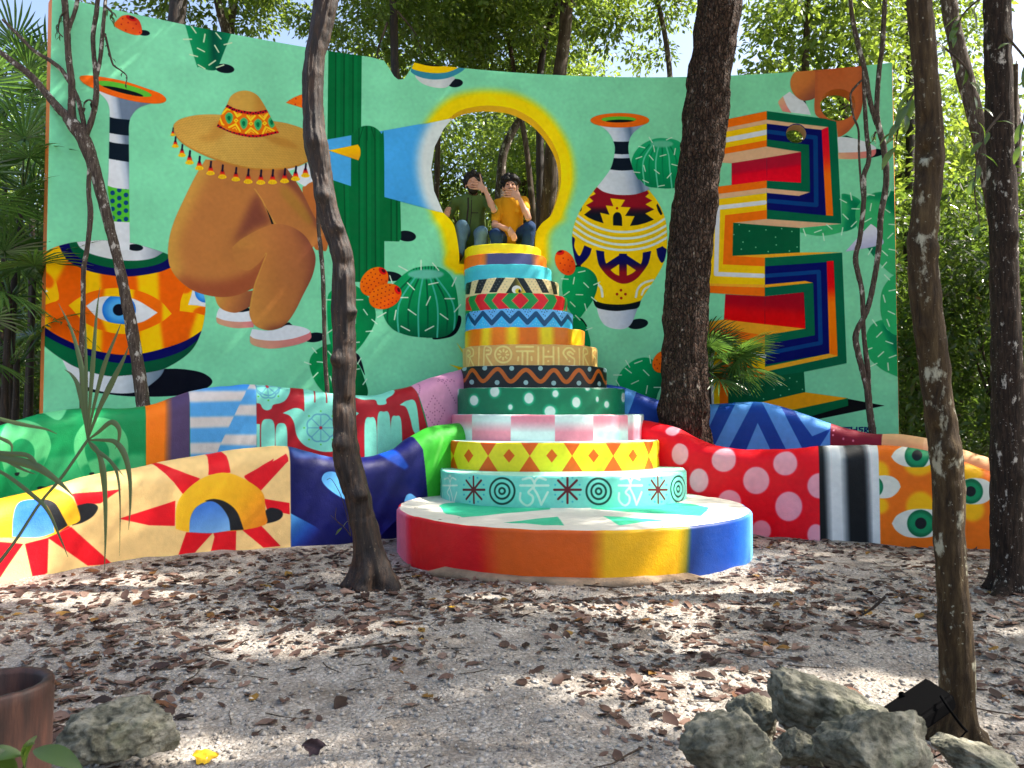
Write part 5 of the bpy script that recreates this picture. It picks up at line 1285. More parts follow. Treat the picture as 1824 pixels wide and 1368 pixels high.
def paint_LF(c):
    K = Q(0, 640, 3.1957); H = Q(400, 640, 3.9652)
    CRM, R, YL, BK = (240, 206, 146), (204, 22, 38), (238, 184, 56), (26, 28, 32)
    c.poly([(-600, 600), (517, 600), (519, 1100), (-600, 1100)], CRM)
    for q in (((905, 585), (960, 600), (1140, 680), (1045, 770), (985, 690)), ((1225, 500), (1240, 500), (1275, 530), (1310, 645), (1187, 658), (1200, 580)), ((1000, 805), (680, 908), (850, 945), (995, 948)), ((1060, 985), (1210, 990), (1085, 1130), (1010, 1130)), ((1215, 990), (1345, 975), (1340, 1100), (1255, 1100)),
              ((1390, 665), (1470, 620), (1560, 560), (1480, 740))): c.poly(K(*q), R)
    for q in (((0, 640), (30, 680), (42, 800), (-10, 800)), ((140, 835), (440, 660), (452, 690), (452, 715), (250, 935)), ((275, 985), (458, 1015), (460, 1095), (300, 1060)), ((118, 1200), (255, 1172), (395, 1318), (275, 1330)), ((-60, 1215), (82, 1205), (78, 1380), (-100, 1380))): c.poly(H(*q), R)
    c.poly(K((415, 770), (695, 735), (575, 820), (440, 832)), R)
    c.poly(K((270, 725), (330, 700), (345, 722), (300, 740)), R)
    for q in (((-400, 1010), (130, 1050), (0, 1240), (-200, 1400), (-500, 1300)), ((140, 1050), (275, 1015), (268, 1215), (190, 1260)), ((270, 1015), (405, 955), (640, 1165), (500, 1175))): c.poly(K(*q), R)
    c.poly(K((-300, 1010), (0, 1014), (180, 1014), (300, 1000), (400, 955), (380, 940), (-300, 960)), R)
    c.blob(K((440, 832, 1), (500, 820), (545, 826), (560, 850), (530, 895), (470, 930), (410, 946, 1)), BK)
    c.blob(K((-100, 1012, 1), (-60, 860), (60, 790), (200, 740), (270, 722), (330, 740), (400, 780), (440, 840), (458, 905), (440, 930), (385, 950, 1), (300, 1000), (180, 1014), (60, 1014)), YL)
    c.blob(K((220, 815, 1), (270, 805), (320, 830), (355, 890), (385, 945, 1), (330, 980, 1), (300, 900), (270, 845)), BK)
    c.blob(K((66, 1010, 1), (75, 900), (110, 830), (170, 808), (230, 815), (275, 860), (300, 920), (308, 985, 1), (240, 1008), (170, 1014)), grad=('lin', (60, 900), (60, 955), [(0, (50, 110, 204)), (1, (106, 160, 220))]))
    c.blob(H((210, 1165, 1), (300, 1060), (360, 1052), (405, 1075), (408, 1110), (370, 1140), (290, 1160)), BK)
    c.blob(K((1000, 965, 1), (1005, 850), (1040, 770), (1130, 690), (1240, 648), (1330, 655), (1440, 710), (1500, 770), (1512, 870), (1520, 930), (1470, 955), (1385, 973, 1), (1200, 985), (1060, 980)), grad=('lin', (330, 850), (470, 940), [(0, (242, 196, 56)), (.6, (236, 178, 48)), (1, (216, 130, 40))]))
    c.blob(K((1165, 805, 1), (1220, 795), (1290, 815), (1350, 870), (1388, 970, 1), (1310, 975, 1), (1290, 900), (1240, 835)), BK)
    c.blob(K((1078, 985, 1), (1085, 900), (1120, 840), (1190, 808), (1250, 830), (1300, 900), (1312, 975, 1), (1200, 990)), grad=('lin', (360, 895), (370, 950), [(0, (70, 120, 200)), (1, (130, 176, 220))]))
    NV = (6, 12, 72)
    nv = c.poly([(516, 600), (742, 600), (748, 785), (754, 800), (763, 900), (763, 1100), (519, 1100)], NV)
    LB_ = (108, 174, 222)
    c.poly(H((450, 610), (560, 640), (800, 660), (760, 700), (500, 690)), (130, 170, 220), soft=5, clip=nv, alpha=.5)
    c.blob(H((690, 860), (700, 815), (740, 792), (790, 800), (840, 860), (900, 950), (900, 1000), (830, 980), (740, 920)), LB_, clip=nv)
    c.blob(H((1268, 1025), (1280, 965), (1310, 948), (1345, 970), (1370, 1000), (1320, 1040)), LB_, clip=nv)
    c.poly(H((462, 1085), (640, 1180), (800, 1300), (470, 1330)), grad=('lin', H((470, 1100))[0], H((640, 1260))[0], [(0, (96, 164, 216)), (.6, (30, 70, 140)), (1, NV)]), clip=nv)
    c.poly(H((1120, 660), (1240, 640), (1300, 760), (1270, 780), (1170, 720)), (20, 84, 176), soft=4, clip=nv, alpha=.8)
    c.poly(H((1400, 560), (1430, 600), (1440, 680), (1405, 640)), (110, 178, 226), clip=nv)
    c.poly([(742, 600), (748, 785), (754, 800), (763, 900), (763, 1100), (900, 1100), (900, 600)], (64, 160, 56))
    c.blob(Q(680, 640, 5.3647)((490, 1040), (520, 900), (580, 740), (600, 760), (560, 880)), (130, 214, 110), soft=3, alpha=.7)

def paint_RF(c):
    H = Q(1100, 680, 3.9652); K = Q(1400, 680, 4.3019)
    R, PK = (212, 14, 36), (236, 172, 182)
    rd = c.poly([(1050, 600), (1457, 600), (1459, 800), (1464, 1100), (1050, 1100)], R)
    for x, y, a, b in ((375, 345, 45, 32), (440, 510, 60, 78), (750, 555, 86, 82), (575, 697, 68, 85), (980, 697, 94, 97), (1185, 580, 86, 82), (790, 850, 84, 86), (1210, 880, 95, 105), (1425, 735, 85, 90), (1015, 1050, 70, 72), (1400, 1080, 60, 75), (640, 380, 40, 20)):
        c.ellipse(*H((x, y))[0], a / 3.965, b / 3.965, PK, soft=1.2, clip=rd)
    W, B = (222, 224, 220), (6, 12, 16)
    for (x0, c0), (x1, c1) in zip([(1456, B), (1463, B), (1470, (130, 134, 134)), (1478, W), (1494, W), (1503, (120, 126, 128)), (1510, B), (1536, B), (1543, (110, 114, 116)), (1550, W)], [(1463, B), (1470, (130, 134, 134)), (1478, W), (1494, W), (1503, (120, 126, 128)), (1510, B), (1536, B), (1543, (110, 114, 116)), (1550, W), (1566, W)]):
        c.poly([(x0, 600), (x1 + .4, 600), (x1 + 4.4, 800), (x1 + 8, 1100), (x0 + 8, 1100), (x0 + 4, 800)] if False else [(x0 + 0, 600), (x1 + .4, 600), (x1 + 5.4, 960), (x1 + 6, 1100), (x0 + 6, 1100), (x0 + 5, 960)], grad=('lin', (x0 + 3, 850), (x1 + 3, 850), [(0, c0), (1, c1)]))
    O, Y, G = (222, 114, 26), (240, 180, 20), (16, 124, 84)
    eo = c.poly([(1563, 600), (1565, 800), (1571, 1100), (2100, 1100), (2100, 600)], O)
    for x, y, a, b in ((1018, 640, 110, 80), (1030, 960, 110, 120), (1420, 700, 100, 60), (1430, 980, 90, 90), (720, 700, 70, 90), (725, 950, 60, 60), (1830, 860, 80, 90)):
        c.ellipse(*K((x, y))[0], a / 4.3, b / 4.3, Y, soft=5, clip=eo)
    def eye(x, y, w, h, ix, ir, lid=None):
        m = c.blob(K((x - w, y, 1), (x - w * .82, y - h * .55), (x - w * .45, y - h * .9), (x, y - h), (x + w * .5, y - h * .9), (x + w * .86, y - h * .5), (x + w, y, 1), (x + w * .8, y + h * .5), (x + w * .45, y + h * .9), (x, y + h), (x - w * .5, y + h * .9), (x - w * .84, y + h * .5)), (226, 224, 210), clip=eo)
        px, py = K((ix, y))[0]
        c.ellipse(px, py, ir / 4.3, ir / 4.3, grad=('rad', (px, py), ir / 4.3, [(0, (24, 140, 92)), (.75, (14, 128, 84)), (1, (4, 92, 60))]), clip=[eo, m])
        c.ellipse(px, py, ir * .42 / 4.3, ir * .42 / 4.3, (12, 22, 26), clip=[eo, m])
    eye(1000, 570, 195, 85, 1005, 95); eye(745, 805, 135, 88, 660, 85); eye(1030, 1085, 220, 112, 1033, 105); eye(1440, 840, 170, 100, 1415, 95); eye(1780, 1130, 210, 90, 1800, 95); eye(1840, 700, 150, 80, 1850, 80)

def paint_RB(c):
    H = Q(1100, 680, 3.9652); K = Q(1400, 680, 4.3019)
    B, L = (8, 62, 142), (96, 152, 214)
    bl = c.poly([(900, 500), (1479, 500), (1479, 1000), (900, 1000)], B)
    for q in (((60, 40), (140, 60), (75, 230), (20, 230)), ((-60, 100), (-10, 60), (-10, 240), (-80, 240)), ((850, 120), (970, 120), (770, 500), (660, 500)), ((1010, 120), (1125, 120), (1320, 500), (1200, 500)), ((640, 150), (720, 165), (600, 420), (560, 400)), ((1240, 200), (1300, 180), (1510, 270), (1510, 330), (1375, 385)), ((990, 290), (900, 500), (1090, 500)), ((1470, 390), (1400, 500), (1510, 500), (1510, 330))):
        c.poly(H(*q), L, clip=bl)
    c.poly([(1190, 700), (1500, 700), (1500, 722), (1190, 722)], (110, 170, 232), soft=7, clip=bl, alpha=.35)
    mr = c.poly([(1479, 500), (1570, 500), (1570, 1000), (1479, 1000)], (112, 16, 42))
    for x, y in ((365, 375), (360, 410), (515, 455), (440, 440)): c.ellipse(*K((x, y))[0], 1.8, 1.8, (200, 130, 150), clip=mr)
    tn = c.poly([(1570, 500), (2100, 500), (2100, 1000), (1570, 1000)], (222, 176, 130))
    c.poly([(1644, 700), (1720, 700), (1700, 900), (1644, 900)], (236, 194, 150), clip=tn)

bench("left_back_bench", "tall back bench wall on the left with green avocados, sky and red hands",
      [(-190, 830, 5.7), (-60, 790, 6.3), (0, 763, 6.62), (72, 737, 6.85), (144, 728, 7.05), (250, 722, 7.3), (335, 699, 7.5), (400, 687, 7.66), (457, 684.5, 7.8), (521, 692, 7.95), (592, 699, 8.1), (642, 703, 8.22), (677, 703, 8.32), (708, 695, 8.42), (740, 688, 8.52), (773, 676, 8.68), (816, 664, 8.95), (850, 655, 9.2)],
      .3, 1.95, [(260, "green panel with pale avocado shapes"), (337, "orange panel fading to purple"), (457, "sky blue panel with soft white cloud bands"), (745, "dark red panel with mint hands and a flower"), (None, "pink panel with dotted diamonds")], paint_LB, (10, 126, 74))
bench("left_front_bench", "low front bench wall on the left with a red rayed sun and navy panel",
      [(-330, 1010, 4.55), (-150, 950, 5.1), (0, 893, 5.67), (103, 865, 5.95), (185, 843, 6.2), (282, 827, 6.5), (375, 809, 6.85), (455, 796.5, 7.08), (501, 792.5, 7.18), (541, 798.5, 7.27), (592, 810.5, 7.42), (640, 814, 7.56), (677, 811, 7.68), (718, 798, 7.82), (745, 779, 7.93), (773, 765, 8.05), (800, 758, 8.2), (840, 752, 8.45)],
      .34, 1.5, [(518, "cream panel with a yellow sun and red rays"), (758, "navy blue panel with pale blue drops"), (None, "bright green panel beside the tiers")], paint_LF, (240, 206, 146))
bench("right_front_bench", "front bench wall on the right with pink dots and green eyes",
      [(1120, 748, 8.7), (1153, 751, 8.55), (1201, 762, 8.38), (1241, 781, 8.27), (1276, 794, 8.18), (1314, 800.5, 8.08), (1365, 801.5, 7.95), (1415, 799, 7.8), (1456, 796, 7.7), (1512, 793, 7.63), (1560, 791, 7.58), (1609, 795, 7.48), (1656, 804, 7.38), (1711, 819, 7.28), (1767, 839, 7.18), (1818, 857, 7.08), (1900, 890, 6.95), (2050, 950, 6.7)],
      .3, 1.5, [(1460, "red panel with soft pink dots"), (1567, "panel of blurred black and white stripes"), (None, "orange panel covered with green eyes")], paint_RF, (212, 14, 36))
bench("right_back_bench", "back bench wall on the right with blue chevrons and a tan end",
      [(1040, 676, 9.36), (1087, 686, 9.3), (1116, 692, 9.27), (1167, 710, 9.22), (1215, 719, 9.17), (1261, 720.5, 9.1), (1309, 716.5, 9.03), (1352, 715.5, 8.97), (1390, 723, 8.9), (1428, 736, 8.82), (1478, 754, 8.7), (1508, 764, 8.62), (1559, 773, 8.48), (1600, 773.5, 8.36), (1653, 779, 8.2), (1711, 797, 8.03), (1767, 818, 7.87), (1818, 839, 7.72), (1900, 875, 7.5)],
      .28, 1.95, [(1479, "blue panel with pale blue chevrons"), (1571, "maroon panel with a few dots"), (None, "plain tan panel")], paint_RB, (8, 62, 142))
# ================================================================== BARK, LEAVES
def bark(name, dark, mid, light, lichen=None, scale=1.0, plates=False, rough=.85, liche_amt=.5, spec=.25):
    M = Mat(name)
    co = M.coord()
    st = M.scaled(co, (1, 1, .16))
    n1 = M.noise(26 * scale, 8, .68, st)
    dk_ = lambda q: tuple(v * .66 for v in lin(q)[:3]) + (1,)
    c = M.ramp(n1, [(0.3, dk_(dark)), (0.5, dk_(mid)), (0.72, dk_(light))])
    b = None
    if plates:
        sv = M.scaled(co, (1, 1, .45))
        wv = M.n("ShaderNodeVectorMath", operation='ADD'); M.l(sv, wv.inputs[0])
        nz = M.n("ShaderNodeTexNoise", i_Scale=6.0, i_Detail=4.0); M.l(sv, nz.inputs["Vector"])
        mul = M.n("ShaderNodeVectorMath", operation='SCALE'); mul.inputs["Scale"].default_value = .10; M.l(nz.outputs["Color"], mul.inputs[0]); M.l(mul.outputs[0], wv.inputs[1])
        vo = M.n("ShaderNodeTexVoronoi", feature='DISTANCE_TO_EDGE', i_Scale=17.0 * scale); M.l(wv.outputs[0], vo.inputs["Vector"])
        vc = M.n("ShaderNodeTexVoronoi", i_Scale=17.0 * scale); M.l(wv.outputs[0], vc.inputs["Vector"])
        crack = M.ramp(vo.outputs["Distance"], [(0.0, (.16, .15, .14, 1)), (0.13, (1, 1, 1, 1))])
        c = M.mix(.55, c, M.ramp(vc.outputs["Color"], [(.2, (.45, .4, .36, 1)), (.8, (1.25, 1.2, 1.15, 1))]), 'MULTIPLY')
        c = M.mix(1.0, c, crack, 'MULTIPLY')
        b = M.bump(M.ramp(vo.outputs["Distance"], [(0, (0, 0, 0, 1)), (.2, (1, 1, 1, 1))]), .9, .03)
    if lichen:
        ln = M.noise(7 * scale, 7, .65, M.scaled(co, (1, 1, .55)))
        c = M.mix(M.ramp(ln, [(liche_amt, (0, 0, 0, 1)), (liche_amt + .07, (.85, .85, .85, 1))]), c, lin(lichen))
        l2 = M.noise(30 * scale, 4, .6, co)
        c = M.mix(M.ramp(l2, [(.66, (0, 0, 0, 1)), (.7, (.7, .7, .7, 1))]), c, lin(lichen))
    M.l(c, M.bsdf.inputs["Base Color"])
    M.bsdf.inputs["Roughness"].default_value = rough
    M.bsdf.inputs["Specular IOR Level"].default_value = spec
    b = M.bump(n1, .8, .018, b)
    b = M.bump(M.noise(120 * scale, 4, .7, co), .4, .004, b)
    M.l(b, M.bsdf.inputs["Normal"])
    return M.m

B_DARK = bark("dark_smooth_bark", (14, 9, 6), (46, 31, 21), (92, 66, 45), (120, 104, 84), 1.2, rough=.62, liche_amt=.73, spec=.45)
B_PLATE = bark("flaky_plate_bark", (34, 23, 17), (84, 60, 46), (146, 124, 110), (170, 158, 146), 1.9, True, liche_amt=.62)
B_MOTTLE = bark("mottled_bark", (32, 23, 13), (70, 54, 32), (106, 88, 58), (168, 166, 144), 1.7, liche_amt=.585)
B_DARKLICHEN = bark("dark_lichen_bark", (20, 14, 10), (50, 37, 27), (84, 66, 52), (196, 188, 174), 2.2, liche_amt=.60)
B_GREY = bark("grey_lichen_bark", (46, 36, 30), (92, 78, 68), (132, 120, 108), (190, 184, 174), 2.0, liche_amt=.56)
B_FAR = bark("forest_bark", (40, 32, 26), (82, 68, 56), (124, 110, 96), (170, 164, 152), .8, liche_amt=.62)

def leafmat(name, dark, mid, trans, gloss=.32, spec=.5, tw=.45):
    M = Mat(name)
    t = M.t
    geo = M.n("ShaderNodeNewGeometry"); oi = M.n("ShaderNodeObjectInfo")
    add = M.n("ShaderNodeMath", operation='ADD'); M.l(geo.outputs["Random Per Island"], add.inputs[0])
    sc = M.n("ShaderNodeMath", operation='MULTIPLY'); sc.inputs[1].default_value = .35; M.l(oi.outputs["Random"], sc.inputs[0]); M.l(sc.outputs[0], add.inputs[1])
    col = M.ramp(add.outputs[0], [(.1, dark), (.75, mid), (1.0, tuple(min(1, v * 1.5) for v in mid[:3]) + (1,)), ])
    M.l(col, M.bsdf.inputs["Base Color"])
    M.bsdf.inputs["Roughness"].default_value = gloss
    M.bsdf.inputs["Specular IOR Level"].default_value = spec
    tr = M.n("ShaderNodeBsdfTranslucent")
    M.l(M.ramp(add.outputs[0], [(.1, tuple(v * .7 for v in trans[:3]) + (1,)), (.9, trans)]), tr.inputs[0])
    mx = M.n("ShaderNodeMixShader"); mx.inputs[0].default_value = tw
    M.l(M.bsdf.outputs[0], mx.inputs[1]); M.l(tr.outputs[0], mx.inputs[2]); M.l(mx.outputs[0], M.out.inputs[0])
    return M.m
L_FOREST = leafmat("forest_leaf", (.007, .020, .006, 1), (.040, .080, .018, 1), (.38, .52, .06, 1), tw=.46)
L_DEEP = leafmat("deep_green_leaf", (.009, .024, .008, 1), (.032, .066, .016, 1), (.22, .36, .04, 1), .25, .6, .33)
L_PALM = leafmat("palm_leaf", (.016, .042, .014, 1), (.050, .105, .026, 1), (.18, .36, .05, 1), .22, .7, .35)
L_STRAP = leafmat("strap_leaf", (.022, .045, .018, 1), (.055, .085, .03, 1), (.16, .22, .05, 1), .3, .5, .25)

def leaves(C, D, L, wr=.42, fold=.18, roll=.6, up=None):
    """Folded leaf blades: base points C, directions D, lengths L."""
    n = len(C)
    D = D / (np.linalg.norm(D, axis=1)[:, None] + 1e-9)
    N = np.tile([0, 0, 1.0], (n, 1)) + RNG.normal(0, roll, (n, 3))
    S = np.cross(D, N); S /= np.linalg.norm(S, axis=1)[:, None] + 1e-9
    N = np.cross(S, D)
    W = (L * wr / 2)[:, None]; Lc = L[:, None]
    V = np.stack([C, C + D * Lc * .42 + S * W + N * W * fold, C + D * Lc - N * Lc * .12, C + D * Lc * .42 - S * W + N * W * fold], 1).reshape(-1, 3)
    i = np.arange(n) * 4
    F = np.concatenate([np.stack([i, i + 1, i + 2], -1), np.stack([i, i + 2, i + 3], -1)])
    return V, F

def crown_mesh(name, centres, radii, per, L=(.08, .13), flat=.62, seed=0, droop=.35, wr=.5):
    global RNG
    RNG = np.random.default_rng(seed)
    Cs, Ds = [], []
    for c, r in zip(centres, radii):
        k = int(per * r * r / .2)
        u = RNG.normal(0, 1, (k, 3)); u /= np.linalg.norm(u, axis=1)[:, None]
        rad = r * RNG.random(k) ** .45
        p = u * rad[:, None] * [1, 1, flat]
        Cs.append(c + p); d = u * [1, 1, .5] + RNG.normal(0, .45, (k, 3)); d[:, 2] -= droop; Ds.append(d)
    C, D = np.concatenate(Cs), np.concatenate(Ds)
    V, F = leaves(C, D, RNG.uniform(L[0], L[1], len(C)), wr)
    return mesh_np(name, V, F, False)

def blob_centres(n, rx, ry, rz, seed, shell=.55):
    g = np.random.default_rng(seed)
    u = g.normal(0, 1, (n, 3)); u /= np.linalg.norm(u, axis=1)[:, None]
    return u * (shell + (1 - shell) * g.random((n, 1))) * [rx, ry, rz]

def tube(P, R, seg=10, amp=.06, freq=3.0, seed=0, sub=1, ridges=0.0):
    P = np.asarray(P, float); R = np.asarray(R, float)
    d = np.concatenate([[0], np.cumsum(np.linalg.norm(np.diff(P, axis=0), axis=1))])
    m = max(2, int(len(P) * sub))
    t = np.linspace(0, d[-1], m)
    q = []
    for k in range(3):
        s = np.array(smooth(list(zip(d, P[:, k])), False, 8)); q.append(np.interp(t, s[:, 0], s[:, 1]))
    s = np.array(smooth(list(zip(d, R)), False, 8)); r = np.interp(t, s[:, 0], s[:, 1])
    Q_ = np.stack(q, -1)
    T = np.gradient(Q_, axis=0); T /= np.linalg.norm(T, axis=1)[:, None]
    ref = np.array([0.0, -1, 0.03]); A = np.cross(T, ref); A /= np.linalg.norm(A, axis=1)[:, None]; B = np.cross(T, A)
    th = np.linspace(0, 2 * math.pi, seg, endpoint=False)
    dirs = A[:, None] * np.cos(th)[None, :, None] + B[:, None] * np.sin(th)[None, :, None]
    w = 1 + amp * fbm((Q_[:, None] + dirs * r[:, None, None]) * freq, 4, seed)
    if ridges:
        k = np.stack([np.cos(th)[None] * 3.2 + 0 * t[:, None], np.sin(th)[None] * 3.2 + 0 * t[:, None], t[:, None] * 1.2 + 0 * th[None]], -1)
        w = w + ridges * (np.abs(fbm(k * 1.4, 3, seed + 5)) - .3)
    V = (Q_[:, None] + dirs * (r[:, None] * w)[..., None]).reshape(-1, 3)
    i = np.arange(m - 1)[:, None] * seg; j = np.arange(seg)[None]; j2 = (j + 1) % seg
    F = np.stack([i + j, i + j2, i + seg + j2, i + seg + j], -1).reshape(-1, 4)
    return V, F

def px_path(pts, D, wk=1.0):
    """(x px, y px, width px[, distance]) -> points and radii."""
    P, R = [], []
    for p in pts:
        dd = p[3] if len(p) > 3 else D
        P.append(at_depth(p[0], p[1], dd)[:]); R.append(max(.004, p[2] / 2 / FPX * dd * wk))
    return P, R

# ================================================================== FRONT TREES
def front_tree(name, label, pts, D, mat, seg=20, sub=14, amp=.05, freq=5, seed=0, ridges=0, limbs=(), flare=None, knots=()):
    P, R = px_path(pts, D)
    if flare:
        g = P[-1]
    root = empty(name, (P[-1][0], P[-1][1], 0), label, "tree")
    V, F = tube(P, R, seg, amp, freq, seed, sub, ridges)
    for kx, ky, ks, ka in knots:
        i = int(np.argmin([abs(p[1] - ky) for p in pts])); c = np.array(at_depth(kx, ky, D - R[i] * .8)[:])
        e = np.exp(-((V - c) ** 2).sum(1) / (2 * (ks * D / FPX) ** 2)); ax = np.array(at_depth(pts[i][0], ky, D)[:])
        dv = V - ax; dv[:, 2] = 0; V += dv * (ka * e)[:, None]
    if flare is not None:
        z = V[:, 2]; k = np.clip((flare[0] - z) / flare[0], 0, 1) ** 2
        c = np.array(P[-1][:2]); dv = V[:, :2] - c
        an = np.arctan2(dv[:, 1], dv[:, 0]); root_w = 1 + flare[1] * k * (.55 + .45 * np.cos(an * 5 + seed) + .25 * np.cos(an * 3 + 1))
        V[:, :2] = c + dv * root_w[:, None]
    obj("trunk", mesh_np("trunk", V, F), mat, root)
    for lp in limbs:
        P2, R2 = px_path(lp, D)
        V, F = tube(P2, R2, max(8, seg // 2), amp, freq * 2, seed + 3, sub)
        obj("limb", mesh_np("limb", V, F), mat, root)
    return root

t_main = front_tree("leaning_tree", "dark crooked tree trunk leaning in front of the sombrero figure",
    [(650, -420, 30), (612, -200, 34), (596, -80, 38), (582, 0, 39), (570, 55, 36), (561, 100, 34), (557, 160, 34), (558, 205, 36), (561, 250, 40), (570, 300, 37), (580, 350, 34), (591, 400, 35), (604, 438, 37), (612, 475, 37), (613, 545, 39), (613, 640, 39), (612, 700, 38), (614, 760, 38), (617, 815, 43), (630, 860, 44), (641, 900, 43), (649, 945, 46), (656, 985, 52), (663, 1020, 60), (665, 1050, 66)],
    5.66, B_DARK, 48, 22, .11, 8, 3, .26, flare=(.26, .6),
    knots=((560, 250, 12, .5), (576, 348, 9, .6), (596, 305, 7, -.5), (600, 405, 7, .6), (616, 470, 8, -.4), (628, 555, 7, .5), (600, 640, 8, .5), (622, 720, 9, -.5), (607, 790, 9, .5), (640, 880, 9, .4)))
t_big = front_tree("thick_tree", "thick tree with dark flaky bark standing between the right benches",
    [(1320, -420, 62), (1305, -200, 70), (1283, 0, 78), (1269, 100, 74), (1259, 200, 76), (1246, 300, 75), (1234, 400, 77), (1225, 495, 76), (1220, 600, 75), (1219, 700, 84), (1220, 770, 88), (1221, 850, 98), (1222, 940, 120)],
    8.86, B_PLATE, 72, 40, .06, 7, 8, .15, flare=(.5, .5))
t_r1 = front_tree("slim_tree", "slim mottled tree nearest the camera on the right",
    [(1615, -500, 34), (1628, -200, 38), (1638, 0, 42), (1645, 80, 41), (1654, 200, 43), (1655, 300, 46), (1646, 400, 46), (1642, 440, 47), (1651, 550, 50), (1664, 650, 51), (1674, 740, 50), (1684, 800, 52), (1689, 860, 51), (1690, 930, 50), (1693, 1000, 50), (1701, 1100, 54), (1704, 1200, 55), (1706, 1290, 60), (1708, 1330, 70)],
    3.02, B_MOTTLE, 44, 26, .07, 14, 5, .08, flare=(.10, .8),
    knots=((1640, 212, 10, -.5), (1662, 285, 13, .35), (1648, 268, 9, -.6), (1640, 330, 12, .25), (1690, 800, 12, .4), (1668, 770, 10, -.4), (1690, 1120, 16, .2), (1660, 445, 12, .3), (1640, 590, 10, .3)))
t_r2 = front_tree("dark_tree", "dark lichen spotted tree at the far right edge",
    [(1757, -500, 38), (1766, -200, 42), (1775, 0, 44), (1780, 200, 44), (1786, 400, 45), (1790, 550, 46), (1793, 680, 49), (1793, 860, 50), (1794, 998, 52), (1796, 1045, 60), (1797, 1065, 72)],
    5.42, B_DARKLICHEN, 40, 22, .07, 10, 6, .1, flare=(.16, .7), knots=((1770, 700, 9, .4), (1800, 420, 9, .4), (1812, 850, 8, .35)))
t_left = front_tree("forked_tree", "crooked forked tree leaning left in front of the eye vase",
    [(120, 209, 18), (134, 226, 24), (150, 250, 25), (165, 290, 21), (180, 345, 19), (202, 430, 17), (218, 500, 18), (237, 600, 21), (251, 690, 22), (258, 760, 25), (264, 860, 30), (266, 970, 36)],
    7.95, B_GREY, 20, 14, .08, 14, 9, .1,
    limbs=([(136, 230, 20), (120, 208, 17), (105, 194, 15), (85, 170, 13), (55, 135, 12), (25, 112, 10), (0, 93, 9), (-60, 60, 8)],
           [(133, 224, 13), (128, 195, 13), (128, 150, 12), (122, 100, 11), (119, 45, 11), (115, 0, 11), (110, -80, 9)],
           [(121, 60, 6), (126, 42, 7), (132, 25, 7), (138, 0, 7), (144, -50, 6)],
           [(126, 150, 7), (110, 125, 8), (88, 107, 7), (60, 90, 6), (35, 65, 6), (5, 35, 5)],
           [(154, 240, 10), (165, 207, 10), (171, 175, 10), (171, 140, 9), (167, 95, 8), (166, 60, 8), (172, 20, 8), (178, -40, 7)],
           [(172, 140, 6), (179, 100, 7), (183, 55, 7), (187, 10, 6), (192, -50, 6)],
           [(152, 236, 9), (146, 205, 9), (139, 178, 8), (132, 160, 7)]))
front_tree("sapling", "thin pale spotted stem in front of the eye vase left of the forked tree",
    [(159, 300, 7), (158, 340, 8), (161, 372, 10), (160, 402, 9), (155, 445, 8), (149, 480, 8), (148, 545, 8), (146, 600, 9), (146, 650, 8), (146, 700, 8), (147, 790, 9), (148, 990, 10)], 7.8, B_GREY, 10, 8, .1, 16, 4)
front_tree("sapling", "thin grey stem just left of the dark crooked trunk",
    [(560, 290, 5), (563, 320, 6), (566, 350, 7), (567, 400, 7), (571, 440, 8), (575, 490, 8), (577, 560, 8), (579, 640, 8), (583, 705, 8), (584, 800, 8), (585, 930, 9)], 8.75, B_GREY, 10, 8, .1, 16, 5)
t_tw = front_tree("twin_stem_tree", "two thin intertwined grey stems near the right end of the wall",
    [(1545, 690, 11), (1550, 740, 12), (1555, 775, 13), (1560, 830, 14), (1562, 925, 16)], 9.08, B_GREY, 14, 14, .09, 14, 7,
    limbs=([(1580, -60, 9), (1575, 20, 9), (1572, 80, 9), (1565.5, 130, 9), (1562, 206, 10), (1573, 256, 11), (1579, 320, 11), (1569, 383, 11), (1567, 425, 10), (1559, 488, 10), (1545, 551, 10), (1525, 594, 11), (1528, 627, 11), (1538, 665, 11), (1546, 700, 11)],
           [(1512, -40, 8), (1518, 30, 8), (1530, 85, 9), (1541.6, 130, 9), (1550, 181, 9), (1562, 221, 9)],
           [(1538, 120, 6), (1539, 156, 7), (1543, 231, 8), (1548, 282, 9), (1539, 312, 9), (1539, 345, 9), (1536.5, 383, 9), (1531.5, 425, 9), (1524, 463, 10), (1535, 516, 9), (1537, 551, 9), (1539, 601, 8), (1545, 652, 10), (1547, 695, 10)],
           [(1545, 134, 3), (1526, 152, 4), (1515, 170, 4), (1520, 206, 4), (1529, 231, 4), (1530, 270, 4), (1533, 320, 4), (1536, 352, 4)]))

# ================================================================== FOREST
PROTO = []
for k in range(4):
    cs = blob_centres(62, 2.0, 2.0, 2.3, 40 + k, .35); g = np.random.default_rng(60 + k)
    PROTO.append(crown_mesh("crown", cs, g.uniform(.30, .56, len(cs)), 84, (.10, .175), .7, 80 + k, .4))
for k in range(3):                                        # understory bushes
    cs = blob_centres(46, 1.25, 1.25, 1.6, 140 + k, .3); g = np.random.default_rng(160 + k)
    PROTO.append(crown_mesh("crown", cs, g.uniform(.3, .5, len(cs)), 70, (.10, .17), .8, 180 + k, .3, .38))

